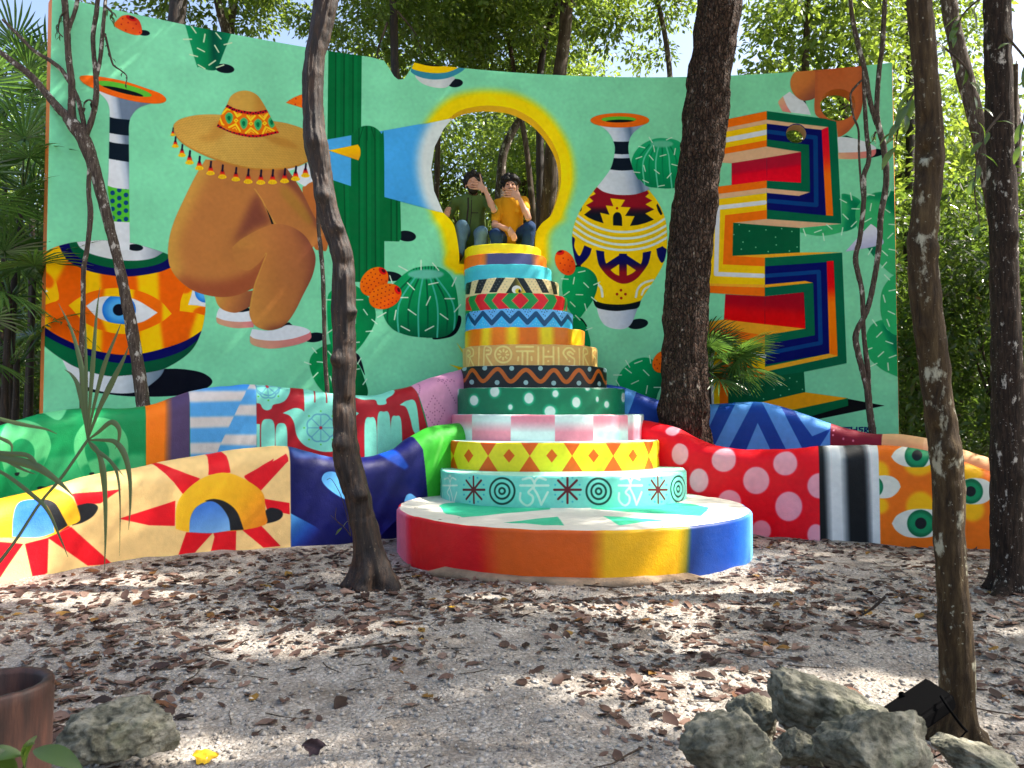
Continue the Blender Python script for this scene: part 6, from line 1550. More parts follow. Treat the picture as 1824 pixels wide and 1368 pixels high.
def trunk_mesh(seed, h, r, lean):
    g = np.random.default_rng(seed)
    n = 9
    z = np.linspace(-.15, h, n)
    x = np.cumsum(g.normal(0, .09, n)) + lean[0] * (z / h) * h; y = np.cumsum(g.normal(0, .09, n)) + lean[1] * z
    x -= x[0]; y -= y[0]
    P = np.stack([x, y, z], -1); R = np.interp(z, [-.15, .5, h], [r * 1.25, r, r * .55])
    V, F = tube(P, R, 10, .07, 5, seed, 4)
    parts = [(V, F)]
    for b in range(5):
        i = g.integers(4, n - 1); d = g.normal(0, 1, 3); d[2] = abs(d[2]) * .8 + .5; d /= np.linalg.norm(d)
        L = g.uniform(1.2, 2.6); q = [P[i] + d * L * t + g.normal(0, .08, 3) * t for t in (0, .35, .7, 1)]
        parts.append(tube(q, np.array([.55, .4, .26, .1]) * r, 7, .06, 6, seed + b, 4))
    V, F = join_np(parts)
    return mesh_np("trunk", V, F), P[-1], P
TR = [trunk_mesh(200 + k, h, r, ln) for k, (h, r, ln) in enumerate([(6.5, .13, (.04, 0)), (7.5, .10, (-.06, .03)), (8.5, .17, (.02, -.02)), (6, .08, (.12, .02)), (7, .11, (-.12, 0))])]
TSHARE = {}
def forest_tree(x, y, label, tr, crowns, rot, s=1.0, name="forest_tree", group="slender forest trees behind the mural wall", mat=None, lm=None):
    root = empty(name, (x, y, 0), label, "tree", group)
    root.rotation_euler = (0, 0, rot); root.scale = (s, s, s)
    me, tip, P = TR[tr]
    if not len(me.materials): me.materials.append(B_FAR)
    o = bpy.data.objects.new("trunk", me); COL.objects.link(o); o.parent = root
    for (dx, dy, z, cs, proto) in crowns:
        me = PROTO[proto]
        if not len(me.materials): me.materials.append(L_FOREST)
        o = bpy.data.objects.new("crown", me); COL.objects.link(o); o.parent = root
        o.location = (dx, dy, z); o.scale = (cs, cs, cs); o.rotation_euler = (0, 0, (dx * 7 + z * 3 + x) % 6.28)
    return root
g = np.random.default_rng(5)
LBL = ["slender leafy tree in the sunlit wood behind the mural wall"] * 1
n = 0
spots = []
while n < 44:
    x = g.uniform(-17, 17); y = g.uniform(12.6, 31) if n < 34 else g.uniform(19, 33)
    if abs(x) > y * .86 + 2: continue
    if any(math.hypot(x - a, y - b) < 1.35 for a, b in spots): continue
    spots.append((x, y)); n += 1
for i, (x, y) in enumerate(spots):
    cr = []
    nc = 2 if y < 18 else 3
    for q in range(nc): cr.append((g.uniform(-1.2, 1.2), g.uniform(-1.2, 1.2), g.uniform(4.2, 8.2) if q else g.uniform(5.5, 7.5), g.uniform(.75, 1.1), int(g.integers(0, 4))))
    forest_tree(x, y, "slender leafy tree in the sunlit wood behind the mural wall", int(g.integers(0, 5)), cr, g.uniform(0, 6.28), g.uniform(.85, 1.2))
# leafy understory
spots = []; n = 0
while n < 30:
    x = g.uniform(-15, 15); y = g.uniform(11.3, 26)
    if abs(x) > y * .8 + 1 or abs(x - .2) < y * .5: continue
    if any(math.hypot(x - a, y - b) < 1.0 for a, b in spots): continue
    spots.append((x, y)); n += 1
spots += [(6.4, 10.2), (7.1, 9.2), (8.0, 11.0), (6.6, 12.4), (7.9, 8.2), (9.2, 9.6), (6.1, 11.2), (-8.6, 11.5), (-9.5, 9.0)]
for i, (x, y) in enumerate(spots):
    root = empty("understory_bush", (x, y, 0), "glossy leafed bush under the trees behind the wall", "bush", "leafy bushes of the understory")
    for q in range(2):
        me = PROTO[4 + (i + q) % 3]
        if not len(me.materials): me.materials.append(L_DEEP)
        o = bpy.data.objects.new("foliage", me); COL.objects.link(o); o.parent = root
        o.location = (g.uniform(-.4, .4), g.uniform(-.4, .4), 1.2 + q * 1.9); o.scale = (g.uniform(.8, 1.1),) * 3; o.rotation_euler = (0, 0, g.uniform(0, 6.28))
    V, F = join_np([tube([(g.uniform(-.2, .2), g.uniform(-.2, .2), 0), (0, 0, 1.2), (g.uniform(-.5, .5), g.uniform(-.5, .5), 3)], [.03, .025, .01], 6, .05, 8, i, 4) for _ in range(3)])
    o = obj("stem", mesh_np("stem", V, F), B_FAR); o.parent = root

# named trunks seen over and through the wall
def behind(name, label, pts, D, crowns, seed=0, mat=None):
    P, R = px_path(pts, D)
    root = empty(name, (P[-1][0], P[-1][1], 0), label, "tree")
    P = P + [(P[-1][0], P[-1][1], -.1)]; R = R + [R[-1] * 1.15]
    V, F = tube(P, R, 14, .07, 6, seed, 8, .05)
    obj("trunk", mesh_np("trunk", V, F), mat or B_FAR, root)
    for (px, py, dd, cs, proto) in crowns:
        me = PROTO[proto]
        o = bpy.data.objects.new("crown", me); COL.objects.link(o); o.parent = root
        o.location = at_depth(px, py, dd) - root.location; o.scale = (cs,) * 3; o.rotation_euler = (0, 0, px * .37)
    return root
behind("notch_tree", "narrow dark trunk rising through the notch in the wall top", [(688, -260, 11), (695, -60, 13), (700, 0, 14), (702, 60, 15), (703, 110, 15), (706, 180, 15), (706, 300, 16)], 10.15, [(640, -40, 10.6, .62, 0), (780, -30, 11.0, .6, 1), (900, -60, 11.4, .7, 2)], 1, B_DARK)
behind("wide_trunk_tree", "wide grey trunk at the right side of the keyhole", [(1020, -300, 20), (1013, -60, 22), (1006, 60, 23), (996, 140, 24), (985, 250, 26), (980, 330, 27), (975, 420, 28)], 11.4, [(1040, -120, 11.8, .9, 3), (930, -200, 12, .9, 1)], 2)
behind("keyhole_sapling", "slim dark sapling inside the keyhole right of the yellow shirt", [(905, 60, 8), (925, 190, 9), (937, 260, 10), (945, 330, 11), (950, 400, 12), (952, 460, 12)], 12.2, [(900, 60, 13, .7, 0)], 3)
behind("pale_fork_tree", "pale forked trunk inside the keyhole upper half", [(960, 150, 10), (930, 205, 13), (905, 250, 15), (893, 300, 16), (888, 460, 18)], 14.5, [(1000, 0, 15.5, .8, 2)], 4, B_GREY)
behind("left_sapling", "slim trunk at the left edge of the keyhole", [(778, 120, 9), (780, 230, 10), (779, 300, 10), (775, 460, 11)], 12.6, [(760, 40, 13, .8, 3)], 5)
behind("black_trunk_tree", "dark trunk above the cactus pot at the wall top", [(322, -160, 30), (318, 0, 30), (312, 60, 31), (310, 200, 32)], 11.0, [(360, -170, 11.4, .9, 0), (240, -150, 11.6, .8, 1)], 6, B_DARK)
behind("pale_split_tree", "pale split trunks left of the leaning trunk above the wall", [(378, -40, 12), (392, 20, 14), (405, 70, 20), (408, 200, 22)], 12.0, [(430, -120, 12.4, .8, 2)], 7, B_GREY)
behind("pale_split_tree", "pale trunk leaning right above the cactus pot", [(428, -80, 12), (418, 0, 13), (409, 60, 16), (408, 200, 18)], 12.3, [(500, -140, 12.6, .8, 3)], 8, B_GREY)
behind("branching_tree", "spreading dark branch above the wall right of the bowl", [(1000, -30, 9), (975, 60, 10), (965, 110, 12), (962, 200, 14)], 11.8, [(870, 30, 12.2, .55, 0), (800, 40, 12.6, .5, 2)], 9, B_DARK)
behind("thin_pale_tree", "thin pale trunk over the wall between the thick trunk and the maze", [(1440, -60, 10), (1437, 60, 11), (1434, 200, 13)], 12.5, [(1440, -60, 13, .9, 1)], 10)
behind("curved_tree", "thin pale trunk seen above the wall left of the thick trunk", [(1155, -60, 8), (1180, 40, 9), (1192, 120, 10), (1195, 220, 10)], 13, [(1120, -40, 13.6, .75, 3)], 11, B_GREY)
behind("leaning_pale_tree", "pale leaning trunk between the two dark trunks on the right", [(1680, -60, 26), (1700, 60, 27), (1725, 160, 28), (1750, 260, 28), (1775, 380, 30), (1800, 560, 32)], 8.6, [(1740, -260, 9.6, .8, 0)], 12, B_GREY)
behind("right_trunk_tree", "dark trunk glimpsed behind the mottled tree on the right", [(1618, 0, 14), (1622, 200, 15), (1618, 420, 16), (1614, 760, 18)], 13.2, [(1650, -40, 13.6, .8, 1)], 13, B_DARK)

# unseen crowns added overhead, placed and sized to break up the sun
def shade_crowns(root, lst):
    for (x, y, z, s, p) in lst:
        me = PROTO[p]
        o = bpy.data.objects.new("crown", me); COL.objects.link(o); o.parent = root
        o.location = Vector((x, y, z)) - root.location; o.scale = (s, s, s * .8); o.rotation_euler = (0, 0, x * 2.3 + y)
CAN = []
for k in range(3):
    cs = blob_centres(15, 2.2, 2.2, .8, 240 + k, .3); g3 = np.random.default_rng(260 + k)
    CAN.append(len(PROTO)); PROTO.append(crown_mesh("crown", cs, g3.uniform(.34, .66, len(cs)), 260, (.10, .17), .6, 280 + k, .3)); PROTO[-1].materials.append(L_FOREST)
gc = np.random.default_rng(91)
SHADE = [t_big, t_r2]
for i, (x, y) in enumerate(((5.0, 4.2), (8.2, 5.6), (8.9, 9.4), (11.6, 12.2), (12.6, 7.0))):  # unseen trees added out of view to carry the shading crowns
    rt = empty("shade_tree", (x, y, 0), ["tall tree just beyond the right edge, shading the gravel", "second tall tree beyond the right edge, shading the disc", "tall tree behind the right end of the wall, outside the picture", "tall tree far behind the right end of the wall, outside the picture", "outermost tall tree beyond the right edge"][i], "tree", "shade trees right of the frame")
    V, F = tube([(x, y, -.1), (x + .1, y, 2), (x - .1, y + .1, 5), (x + .05, y, 7.4), (x + .2, y + .1, 9.2)], [.2, .17, .14, .1, .04], 12, .07, 5, i, 5)
    obj("trunk", mesh_np("trunk", V, F), B_FAR, rt); SHADE.append(rt)
kk = 0
for gxx in np.arange(2.6, 13.6, 2.45):
    for gyy in np.arange(1.2, 10.8, 2.45):
        x, y = gxx + gc.uniform(-.5, .5), gyy + gc.uniform(-.5, .5)
        if (abs(x - 7.4) < .6 and 8 < y < 9.6) or (x < 4.2 and y < 8.9) or (3.2 < x < 5.6 and 5.6 < y < 8.4): continue  # gaps left between the added crowns to let sun through
        rt = min(SHADE, key=lambda r: math.hypot(r.location.x - x, r.location.y - y))
        kk += 1
        shade_crowns(rt, [(x, y, gc.uniform(8.2, 9.6), gc.uniform(.8, 1.0) * (.62 if abs(x - 7.1) < .6 and y < 7 else 1), CAN[kk % 3])])
shade_crowns(t_r1, [(2.6, 3.7, 8.2, .8, CAN[2])])
shade_crowns(t_r2, [(5.3, 4.9, 8.7, .72, CAN[1]), (4.2, 4.2, 8.4, .5, CAN[0])])
shade_crowns(t_main, [(.3, 5.4, 9.0, .6, CAN[0])])
shade_crowns(t_left, [(-1.6, 8.4, 9.2, .9, CAN[0]), (.2, 9.0, 9.0, .95, CAN[1])])
shade_crowns(t_big, [(2.0, 9.3, 9.3, .9, CAN[2]), (2.5, 7.3, 8.7, .6, CAN[1]), (4.5, 7.5, 9.0, .7, CAN[0]), (6.0, 6.2, 9.0, .6, CAN[1]), (6.0, 7.2, 8.7, .6, CAN[2]), (6.8, 7.0, 9.1, .6, CAN[0])])
shade_crowns(t_left, [(-.7, 8.9, 9.8, .8, CAN[2]), (1.0, 8.9, 8.7, .8, CAN[0]), (-.3, 8.2, 8.6, .7, CAN[1]), (-.4, 9.2, 8.9, .85, CAN[0]), (.9, 8.2, 9.4, .8, CAN[2]), (-1.4, 9.0, 8.4, .7, CAN[1]), (1.6, 8.5, 9.8, .8, CAN[1])])

# far wood closing the view
cs, rs = [], []
for k in range(900):
    a = g.uniform(-.95, .95); d = g.uniform(33, 46)
    cs.append((d * math.sin(a), d * math.cos(a), g.uniform(.3, 9.5))); rs.append(g.uniform(.7, 1.3))
far = crown_mesh("forest", np.array(cs), rs, 8, (.3, .55), .8, 9, .3)
tag(obj("forest", far, L_FOREST), "far wood closing the view between the trunks", kind='stuff')
# ================================================================== PEOPLE (grown as smooth implicit bodies, one surface each)
class Body:
    def __init__(s, lo, hi, vox):
        s.lo, s.vox = np.array(lo, np.float32), vox
        s.n = (np.ceil((np.array(hi) - lo) / vox).astype(int) + 1)
        s.g = np.full(s.n, 9.0, np.float32)
    def _win(s, lo, hi, pad):
        a = np.clip(np.floor((np.array(lo) - pad - s.lo) / s.vox).astype(int), 0, s.n); b = np.clip(np.ceil((np.array(hi) + pad - s.lo) / s.vox).astype(int) + 1, 0, s.n)
        sl = tuple(slice(i, j) for i, j in zip(a, b))
        ax = [s.lo[k] + np.arange(a[k], b[k], dtype=np.float32) * s.vox for k in range(3)]
        return sl, ax[0][:, None, None], ax[1][None, :, None], ax[2][None, None, :]
    def _put(s, sl, d, k):
        o = s.g[sl]
        if k <= 0: s.g[sl] = np.minimum(o, d); return
        h = np.clip(.5 + .5 * (o - d) / k, 0, 1)
        s.g[sl] = o * (1 - h) + d * h - k * h * (1 - h)
    def cone(s, a, b, ra, rb, k=.02):
        a, b = np.array(a, np.float32), np.array(b, np.float32)
        sl, x, y, z = s._win(np.minimum(a, b), np.maximum(a, b), max(ra, rb) + .08)
        v = b - a; L = float(v @ v) + 1e-9
        t = np.clip(((x - a[0]) * v[0] + (y - a[1]) * v[1] + (z - a[2]) * v[2]) / L, 0, 1)
        d = np.sqrt((x - a[0] - t * v[0]) ** 2 + (y - a[1] - t * v[1]) ** 2 + (z - a[2] - t * v[2]) ** 2) - (ra + (rb - ra) * t)
        s._put(sl, d, k); return s
    def ell(s, c, r, k=.02):
        c, r = np.array(c, np.float32), np.array(r, np.float32)
        sl, x, y, z = s._win(c - r, c + r, .08)
        q = np.sqrt(((x - c[0]) / r[0]) ** 2 + ((y - c[1]) / r[1]) ** 2 + ((z - c[2]) / r[2]) ** 2)
        s._put(sl, (q - 1) * float(r.min()), k); return s
    def cut(s, c, r):
        c, r = np.array(c, np.float32), np.array(r, np.float32)
        sl, x, y, z = s._win(c - r, c + r, .05)
        q = np.sqrt(((x - c[0]) / r[0]) ** 2 + ((y - c[1]) / r[1]) ** 2 + ((z - c[2]) / r[2]) ** 2)
        s.g[sl] = np.maximum(s.g[sl], -(q - 1) * float(r.min())); return s
    def wrinkle(s, amp, freq, seed, stretch=(1, 1, 1)):
        P = np.stack(np.meshgrid(*[s.lo[k] + np.arange(s.n[k]) * s.vox for k in range(3)], indexing='ij'), -1)
        m = np.abs(s.g) < .04
        s.g[m] += amp * fbm(P[m] * freq * np.array(stretch), 3, seed).astype(np.float32); return s
    def mesh(s, name):
        g = s.g; ins = g < 0
        nx, ny, nz = g.shape
        c = np.zeros((nx - 1, ny - 1, nz - 1), np.int8)
        off = [(i, j, k) for i in (0, 1) for j in (0, 1) for k in (0, 1)]
        for i, j, k in off: c += ins[i:nx - 1 + i, j:ny - 1 + j, k:nz - 1 + k]
        act = (c > 0) & (c < 8)
        idx = np.argwhere(act); vid = np.full(act.shape, -1, np.int32); vid[act] = np.arange(len(idx))
        acc = np.zeros((len(idx), 3)); cnt = np.zeros(len(idx))
        for a in off:
            for ax in range(3):
                if a[ax]: continue
                b = list(a); b[ax] = 1
                va = g[idx[:, 0] + a[0], idx[:, 1] + a[1], idx[:, 2] + a[2]]; vb = g[idx[:, 0] + b[0], idx[:, 1] + b[1], idx[:, 2] + b[2]]
                k = (va < 0) != (vb < 0); t = va[k] / (va[k] - vb[k])
                p = np.tile(np.array(a, float), (k.sum(), 1)); p[:, ax] += t
                acc[k] += p; cnt[k] += 1
        V = s.lo + (idx + acc / cnt[:, None]) * s.vox
        F = []
        for ax in range(3):
            o1, o2 = [(1, 2), (2, 0), (0, 1)][ax]
            sl0 = [slice(None)] * 3; sl1 = [slice(None)] * 3; sl0[ax] = slice(0, -1); sl1[ax] = slice(1, None)
            ch = ins[tuple(sl0)] != ins[tuple(sl1)]
            e = np.argwhere(ch); e = e[(e[:, o1] > 0) & (e[:, o2] > 0) & (e[:, o1] < g.shape[o1] - 1) & (e[:, o2] < g.shape[o2] - 1)]
            q = []
            for d1, d2 in ((0, 0), (1, 0), (1, 1), (0, 1)):
                f = e.copy(); f[:, o1] -= d1; f[:, o2] -= d2; q.append(vid[f[:, 0], f[:, 1], f[:, 2]])
            q = np.stack(q, -1)
            fl = ins[e[:, 0], e[:, 1], e[:, 2]]
            q[~fl] = q[~fl][:, ::-1]
            F.append(q[:, ::-1] if False else q)
        F = np.concatenate(F); F = F[(F >= 0).all(1)]
        return mesh_np(name, V, F, True)

SKIN = plain("skin", (196, 146, 118), .5, .1, 90, .05)
HAIR = plain("black_hair", (20, 16, 14), .5, .6, 120, .3)
SHIRT_G = plain("olive_cotton", (78, 102, 50), .85, .3, 120, .10)
SHIRT_Y = plain("mustard_cotton", (214, 150, 16), .85, .3, 120, .08)
TRIM = plain("dark_woven_trim", (40, 34, 28), .8, .2, 120, .4)
JEAN_L = plain("faded_denim", (84, 116, 134), .85, .3, 160, .22)
JEAN_D = plain("dark_denim", (18, 50, 88), .85, .3, 160, .22)
LIP = plain("lip", (150, 78, 72), .5, 0, 60, .05)
EYEM = plain("dark_eye", (28, 20, 16), .25, 0, 60, .05)
LEATHER = plain("brown_leather", (70, 46, 30), .5, .2, 80, .1)
STRAP_M = plain("pale_bracelet", (214, 204, 188), .6, .1, 60, .1)

W_ = lambda px, py, D: np.array(at_depth(px, py, D)[:])
M_ = 9.85 / FPX                                            # metres per photo pixel at the people

def head(b, c, tilt=0):
    """c: centre of the head; facing the camera."""
    b.ell(c + [0, .012, .03], (.088, .105, .115), .0)       # skull
    b.ell(c + [0, -.03, -.045], (.068, .075, .085), .03)    # jaw
    b.ell(c + [0, -.055, -.105], (.036, .036, .03), .025)   # chin
    b.cone(c + [0, -.098, .018], c + [0, -.124, -.028], .010, .017, .012)   # nose
    b.ell(c + [0, -.092, .03], (.055, .02, .014), .015)     # brow
    for sx in (-1, 1):
        b.ell(c + [sx * .092, .01, -.012], (.014, .028, .036), .008)
        b.ell(c + [sx * .045, -.082, -.03], (.024, .02, .02), .02)
    b.ell(c + [0, -.098, -.063], (.028, .016, .011), .01)

def hand(b, wrist, palm_dir, finger_dir, side, span=.022, curl=(0, 0, 0), L=.085, thumb=None, r=.0108):
    """palm from wrist along palm_dir; four fingers along finger_dir spread along side; thumb vector."""
    pd = palm_dir / np.linalg.norm(palm_dir); fd = finger_dir / np.linalg.norm(finger_dir); sd = side / np.linalg.norm(side)
    p1 = wrist + pd * .085
    for k in (-1.2, -.4, .4, 1.2): b.cone(wrist + sd * k * .014, p1 + sd * k * span * .95, .021, .0155, .012)
    curl = np.array(curl, float)
    for i, k in enumerate((-1.5, -.5, .5, 1.5)):
        ln = L * (.86, 1.0, .97, .78)[i]
        q0 = p1 + sd * k * span; q1 = q0 + (fd + sd * k * .05) * ln * .45; q2 = q1 + (fd + curl * .6) / np.linalg.norm(fd + curl * .6) * ln * .32; q3 = q2 + (fd + curl * 1.3) / np.linalg.norm(fd + curl * 1.3) * ln * .23
        b.cone(q0, q1, r * 1.1, r, .006); b.cone(q1, q2, r, r * .9, .003); b.cone(q2, q3, r * .9, r * .72, .003)
    if thumb is not None:
        t0 = wrist + pd * .03 - sd * span * 1.5; t1 = t0 + thumb * .45; t2 = t0 + thumb
        b.cone(wrist + pd * .02, t0, .018, .015, .012); b.cone(t0, t1, .0135, .0115, .008); b.cone(t1, t2, .0115, .0085, .004)

def curls(name, c, r, cut_face, seed, n=150, size=.03):
    b = Body(c - .24, c + .26, .009); g2 = np.random.default_rng(seed)
    b.ell(c + [0, .025, .045], np.array(r) * .93, .0)
    for _ in range(n):
        u = g2.normal(0, 1, 3); u /= np.linalg.norm(u)
        if u[2] < -.45 or (u[1] < -.25 and u[2] < cut_face): continue
        b.ell(c + [0, .025, .045] + u * np.array(r) * g2.uniform(.92, 1.1), np.array([1, 1, 1.0]) * g2.uniform(.6, 1.15) * size, .012)
    b.cut(c + [0, -.13, -.045], (.092, .12, .088))
    return b.mesh(name)

# ---- person in the olive shirt
hg = W_(843, 329, 9.93)
def build_person(hc, sh, pelvis, arms, knees, feet, shirt_mat, jean_mat, label, sleeves, hair_r, hair_cut, seed, beard, torso_r, collar):
    lo = np.min([hc, pelvis] + [k for k in knees] + [f_ for f_ in feet] + sh + [a[1] for a in arms] + [a[2] for a in arms], 0) - .22
    hi = np.max([hc, pelvis] + [k for k in knees] + sh + [a[1] for a in arms] + [a[2] for a in arms], 0) + .26
    chest = (sh[0] + sh[1]) / 2
    b = Body(lo, hi, .0065)
    head(b, hc)
    b.cone(hc + [0, .03, -.07], chest + [0, .02, .02], .055, .062, .03)
    for s_ in sh: b.cone(chest + [0, .02, -.02], s_, .07, .055, .04)
    b.cone(chest + [0, .03, -.08], pelvis, .11, .11, .05)
    for (s_, e_, w_, hfun) in arms:
        b.cone(s_, e_, .046, .039, .02); b.cone(e_, e_ + (w_ - e_) * .3, .038, .040, .015); b.cone(e_ + (w_ - e_) * .3, w_, .040, .026, .015)
        hfun(b, w_)
    for kx, k_, f_ in zip((-1, 1), knees, feet):
        b.cone(pelvis + [kx * .09, 0, 0], k_, .07, .052, .03); b.cone(k_, f_, .05, .036, .02)
    me = b.mesh("person")
    o = bpy.data.objects.new("person", me); me.materials.append(SKIN); COL.objects.link(o)
    tag(o, label, "person", "two men sitting in the keyhole")
    # shirt
    b = Body(lo, hi, .0075)
    tr = torso_r
    b.cone(chest + [0, .025, -.03], chest * .45 + pelvis * .55 + [0, .01, 0], tr, tr * 1.02, .03); b.cone(chest * .45 + pelvis * .55, pelvis + [0, 0, .01], tr * 1.02, tr * 1.05, .03)
    for s_ in sh: b.cone(chest + [0, .025, -.015], s_, .082, .066, .05)
    b.ell(chest + [0, .02, .035], (.085, .07, .035), .03)
    for (s_, e_, w_, _), fr in zip(arms, sleeves):
        q = s_ + (e_ - s_) * min(fr, 1)
        b.cone(s_, q, .066, .060, .03)
        if fr > 1: b.cone(e_, e_ + (w_ - e_) * (fr - 1), .058, .05, .02)
    b.wrinkle(.010, 9, seed, (1, 1, .6)); b.cut(hc + [0, 0, -.09], (.062, .075, .07))
    so = obj("shirt", b.mesh("shirt"), shirt_mat); so.parent = o
    # jeans
    b = Body(lo, hi, .0075)
    for kx, k_, f_ in zip((-1, 1), knees, feet):
        b.cone(pelvis + [kx * .09, .02, -.02], k_, .105, .082, .03); b.cone(k_, f_, .082, .074, .02)
    b.ell(pelvis + [0, .03, -.03], (.18, .15, .13), .05)
    b.wrinkle(.012, 8, seed + 4, (1, 1, .7))
    jo = obj("jeans", b.mesh("jeans"), jean_mat); jo.parent = o
    h = obj("hair", curls("hair", hc, hair_r, hair_cut, seed), HAIR); h.parent = o
    if beard:
        b = Body(hc - .2, hc + .2, .007)
        b.ell(hc + [0, -.05, -.098], (.052, .058, .045), .0)
        for sx in (-1, 1): b.cone(hc + [sx * .078, -.015, -.03], hc + [sx * .045, -.065, -.09], .016, .022, .02)
        b.ell(hc + [0, -.108, -.05], (.034, .014, .008), .008)
        b.cut(hc + [0, -.125, -.068], (.026, .03, .010)); b.wrinkle(.006, 50, seed)
        q = obj("beard", b.mesh("beard"), HAIR); q.parent = o
        b = Body(hc - .2, hc + .2, .005); b.ell(hc + [0, -.106, -.066], (.024, .014, .008), 0); q = obj("mouth", b.mesh("mouth"), LIP); q.parent = o
    else:
        for sx in (-1, 1):
            b = Body(hc - .2, hc + .2, .005); b.ell(hc + [sx * .033, -.092, .012], (.017, .012, .008), 0); q = obj("eye", b.mesh("eye"), EYEM); q.parent = o
        for sx in (-1, 1):
            b = Body(hc - .2, hc + .2, .005); b.cone(hc + [sx * .016, -.108, .032], hc + [sx * .052, -.094, .034], .006, .005, 0); q = obj("eyebrow", b.mesh("eyebrow"), HAIR); q.parent = o
        b = Body(hc - .2, hc + .2, .005); b.ell(hc + [0, -.108, -.05], (.034, .013, .008), .0); q = obj("moustache", b.mesh("moustache"), HAIR); q.parent = o
    for k_, f_ in zip(knees, feet):
        b = Body(f_ - .2, f_ + .2, .01)
        b.cone(f_ + [0, .03, -.045], f_ + [0, -.12, -.055], .048, .04, .02); b.ell(f_ + [0, -.02, -.03], (.05, .08, .04), .02)
        q = obj("shoe", b.mesh("shoe"), LEATHER); q.parent = o
    o['_shirt'] = so.name
    return o

# olive shirt: hand over the eyes, other hand on the keyhole edge
shl, shr = W_(811, 360, 10.02), W_(869, 359, 10.0)
wr = W_(864, 338, 9.72); el = W_(879, 374, 9.72)
def h_eyes(b, w):
    hand(b, w, W_(849, 327, 9.72) - w, np.array([-1, .04, .14]), np.array([.30, 0, 1.0]), .0285, (0, .22, 0), .125, np.array([.0, 0, .1]))
    t0 = W_(858, 326, 9.72); b.cone(W_(861, 334, 9.72), t0, .016, .0125, .01); b.cone(t0, W_(855, 311, 9.74), .0125, .009, .005)
wl_ = W_(799, 372, 9.9)
def h_edge(b, w):
    hand(b, w, np.array([-.15, -.55, -.55]), np.array([.05, -.25, -1.0]), np.array([1.0, .1, 0]), .017, (0, .5, 0), .07, np.array([.04, -.02, -.05]))
pgn = build_person(hg, [shl, shr], W_(842, 424, 10.15), [(shl, W_(799, 385, 10.1), wl_, h_edge), (shr, el, wr, h_eyes)],
    [W_(823, 404, 9.83), W_(857, 415, 9.8)], [W_(817, 452, 9.86), W_(853, 462, 9.86)], SHIRT_G, JEAN_L,
    "man in an olive green shirt and faded jeans covering his eyes with a hand", (1.35, .95), (.112, .122, .12), .42, 21, True, .17, None)
# woven placket, pocket and collar of the olive shirt
def strip(name, pts, w, mat, parent, th=.006):
    P = np.array(pts); V, F = [], []
    for i, p in enumerate(P): V += [p + [-w / 2, 0, 0], p + [w / 2, 0, 0], p + [w / 2, -th, 0], p + [-w / 2, -th, 0]]
    for i in range(len(P) - 1):
        a = i * 4
        for j in range(4): F.append([a + j, a + (j + 1) % 4, a + 4 + (j + 1) % 4, a + 4 + j])
    F += [[3, 2, 1, 0], [len(V) - 4, len(V) - 3, len(V) - 2, len(V) - 1]]
    o = obj(name, mesh_np(name, V, F, False), mat); o.parent = parent
    return o
strip("placket", [W_(834, 352, 9.875), W_(834, 370, 9.852), W_(832, 388, 9.852), W_(831, 402, 9.852)], .022, TRIM, bpy.data.objects[pgn['_shirt']])
strip("placket", [W_(840, 352, 9.875), W_(840, 370, 9.85), W_(839, 388, 9.85), W_(837, 402, 9.852)], .010, TRIM, bpy.data.objects[pgn['_shirt']])
strip("pocket_edge", [W_(846, 378.5, 9.855), W_(846, 380, 9.855)], .085, TRIM, bpy.data.objects[pgn['_shirt']])

# mustard shirt: hand over the mouth, other arm across the knee
hy = W_(909, 334, 9.9)
syl, syr = W_(887, 363, 9.97), W_(932, 360, 9.95)
def h_mouth(b, w):
    hand(b, w, W_(910, 342, 9.7) - w, np.array([-1, .03, .08]), np.array([.28, 0, 1.0]), .0285, (0, .22, 0), .125, np.array([.02, 0, .1]))
    t0 = W_(921, 339, 9.71); b.cone(W_(924, 346, 9.7), t0, .016, .0125, .01); b.cone(t0, W_(922, 331, 9.72), .0125, .009, .005)
def h_hang(b, w):
    hand(b, w, np.array([.55, -.25, -.75]), np.array([.3, -.05, -1.0]), np.array([1.0, 0, .35]), .0165, (0, .1, 0), .088, np.array([.01, -.02, -.06]))
pyn = build_person(hy, [syl, syr], W_(908, 424, 10.15), [(syl, W_(881, 401, 9.84), W_(907, 409, 9.72), h_hang), (syr, W_(941, 388, 9.74), W_(924, 351, 9.7), h_mouth)],
    [W_(884, 419, 9.78), W_(943, 405, 9.8)], [W_(886, 462, 9.84), W_(938, 458, 9.86)], SHIRT_Y, JEAN_D,
    "man in a mustard yellow t-shirt and dark jeans covering his mouth with a hand", (.72, .4), (.116, .125, .124), .30, 33, False, .16, None)
strip("pocket", [W_(921, 370, 9.812), W_(921, 378, 9.81)], .05, SHIRT_Y, bpy.data.objects[pyn['_shirt']], .012)
bw = W_(907, 409, 9.72); a = np.linspace(0, 2 * math.pi, 17)
V, F = tube([bw + np.array([.012 * math.cos(t), .034 * math.sin(t), .034 * math.cos(t)]) for t in a], [.005] * 17, 6, 0, 1, 0, 2)
o = obj("bracelet", mesh_np("bracelet", V, F), STRAP_M); o.parent = pyn

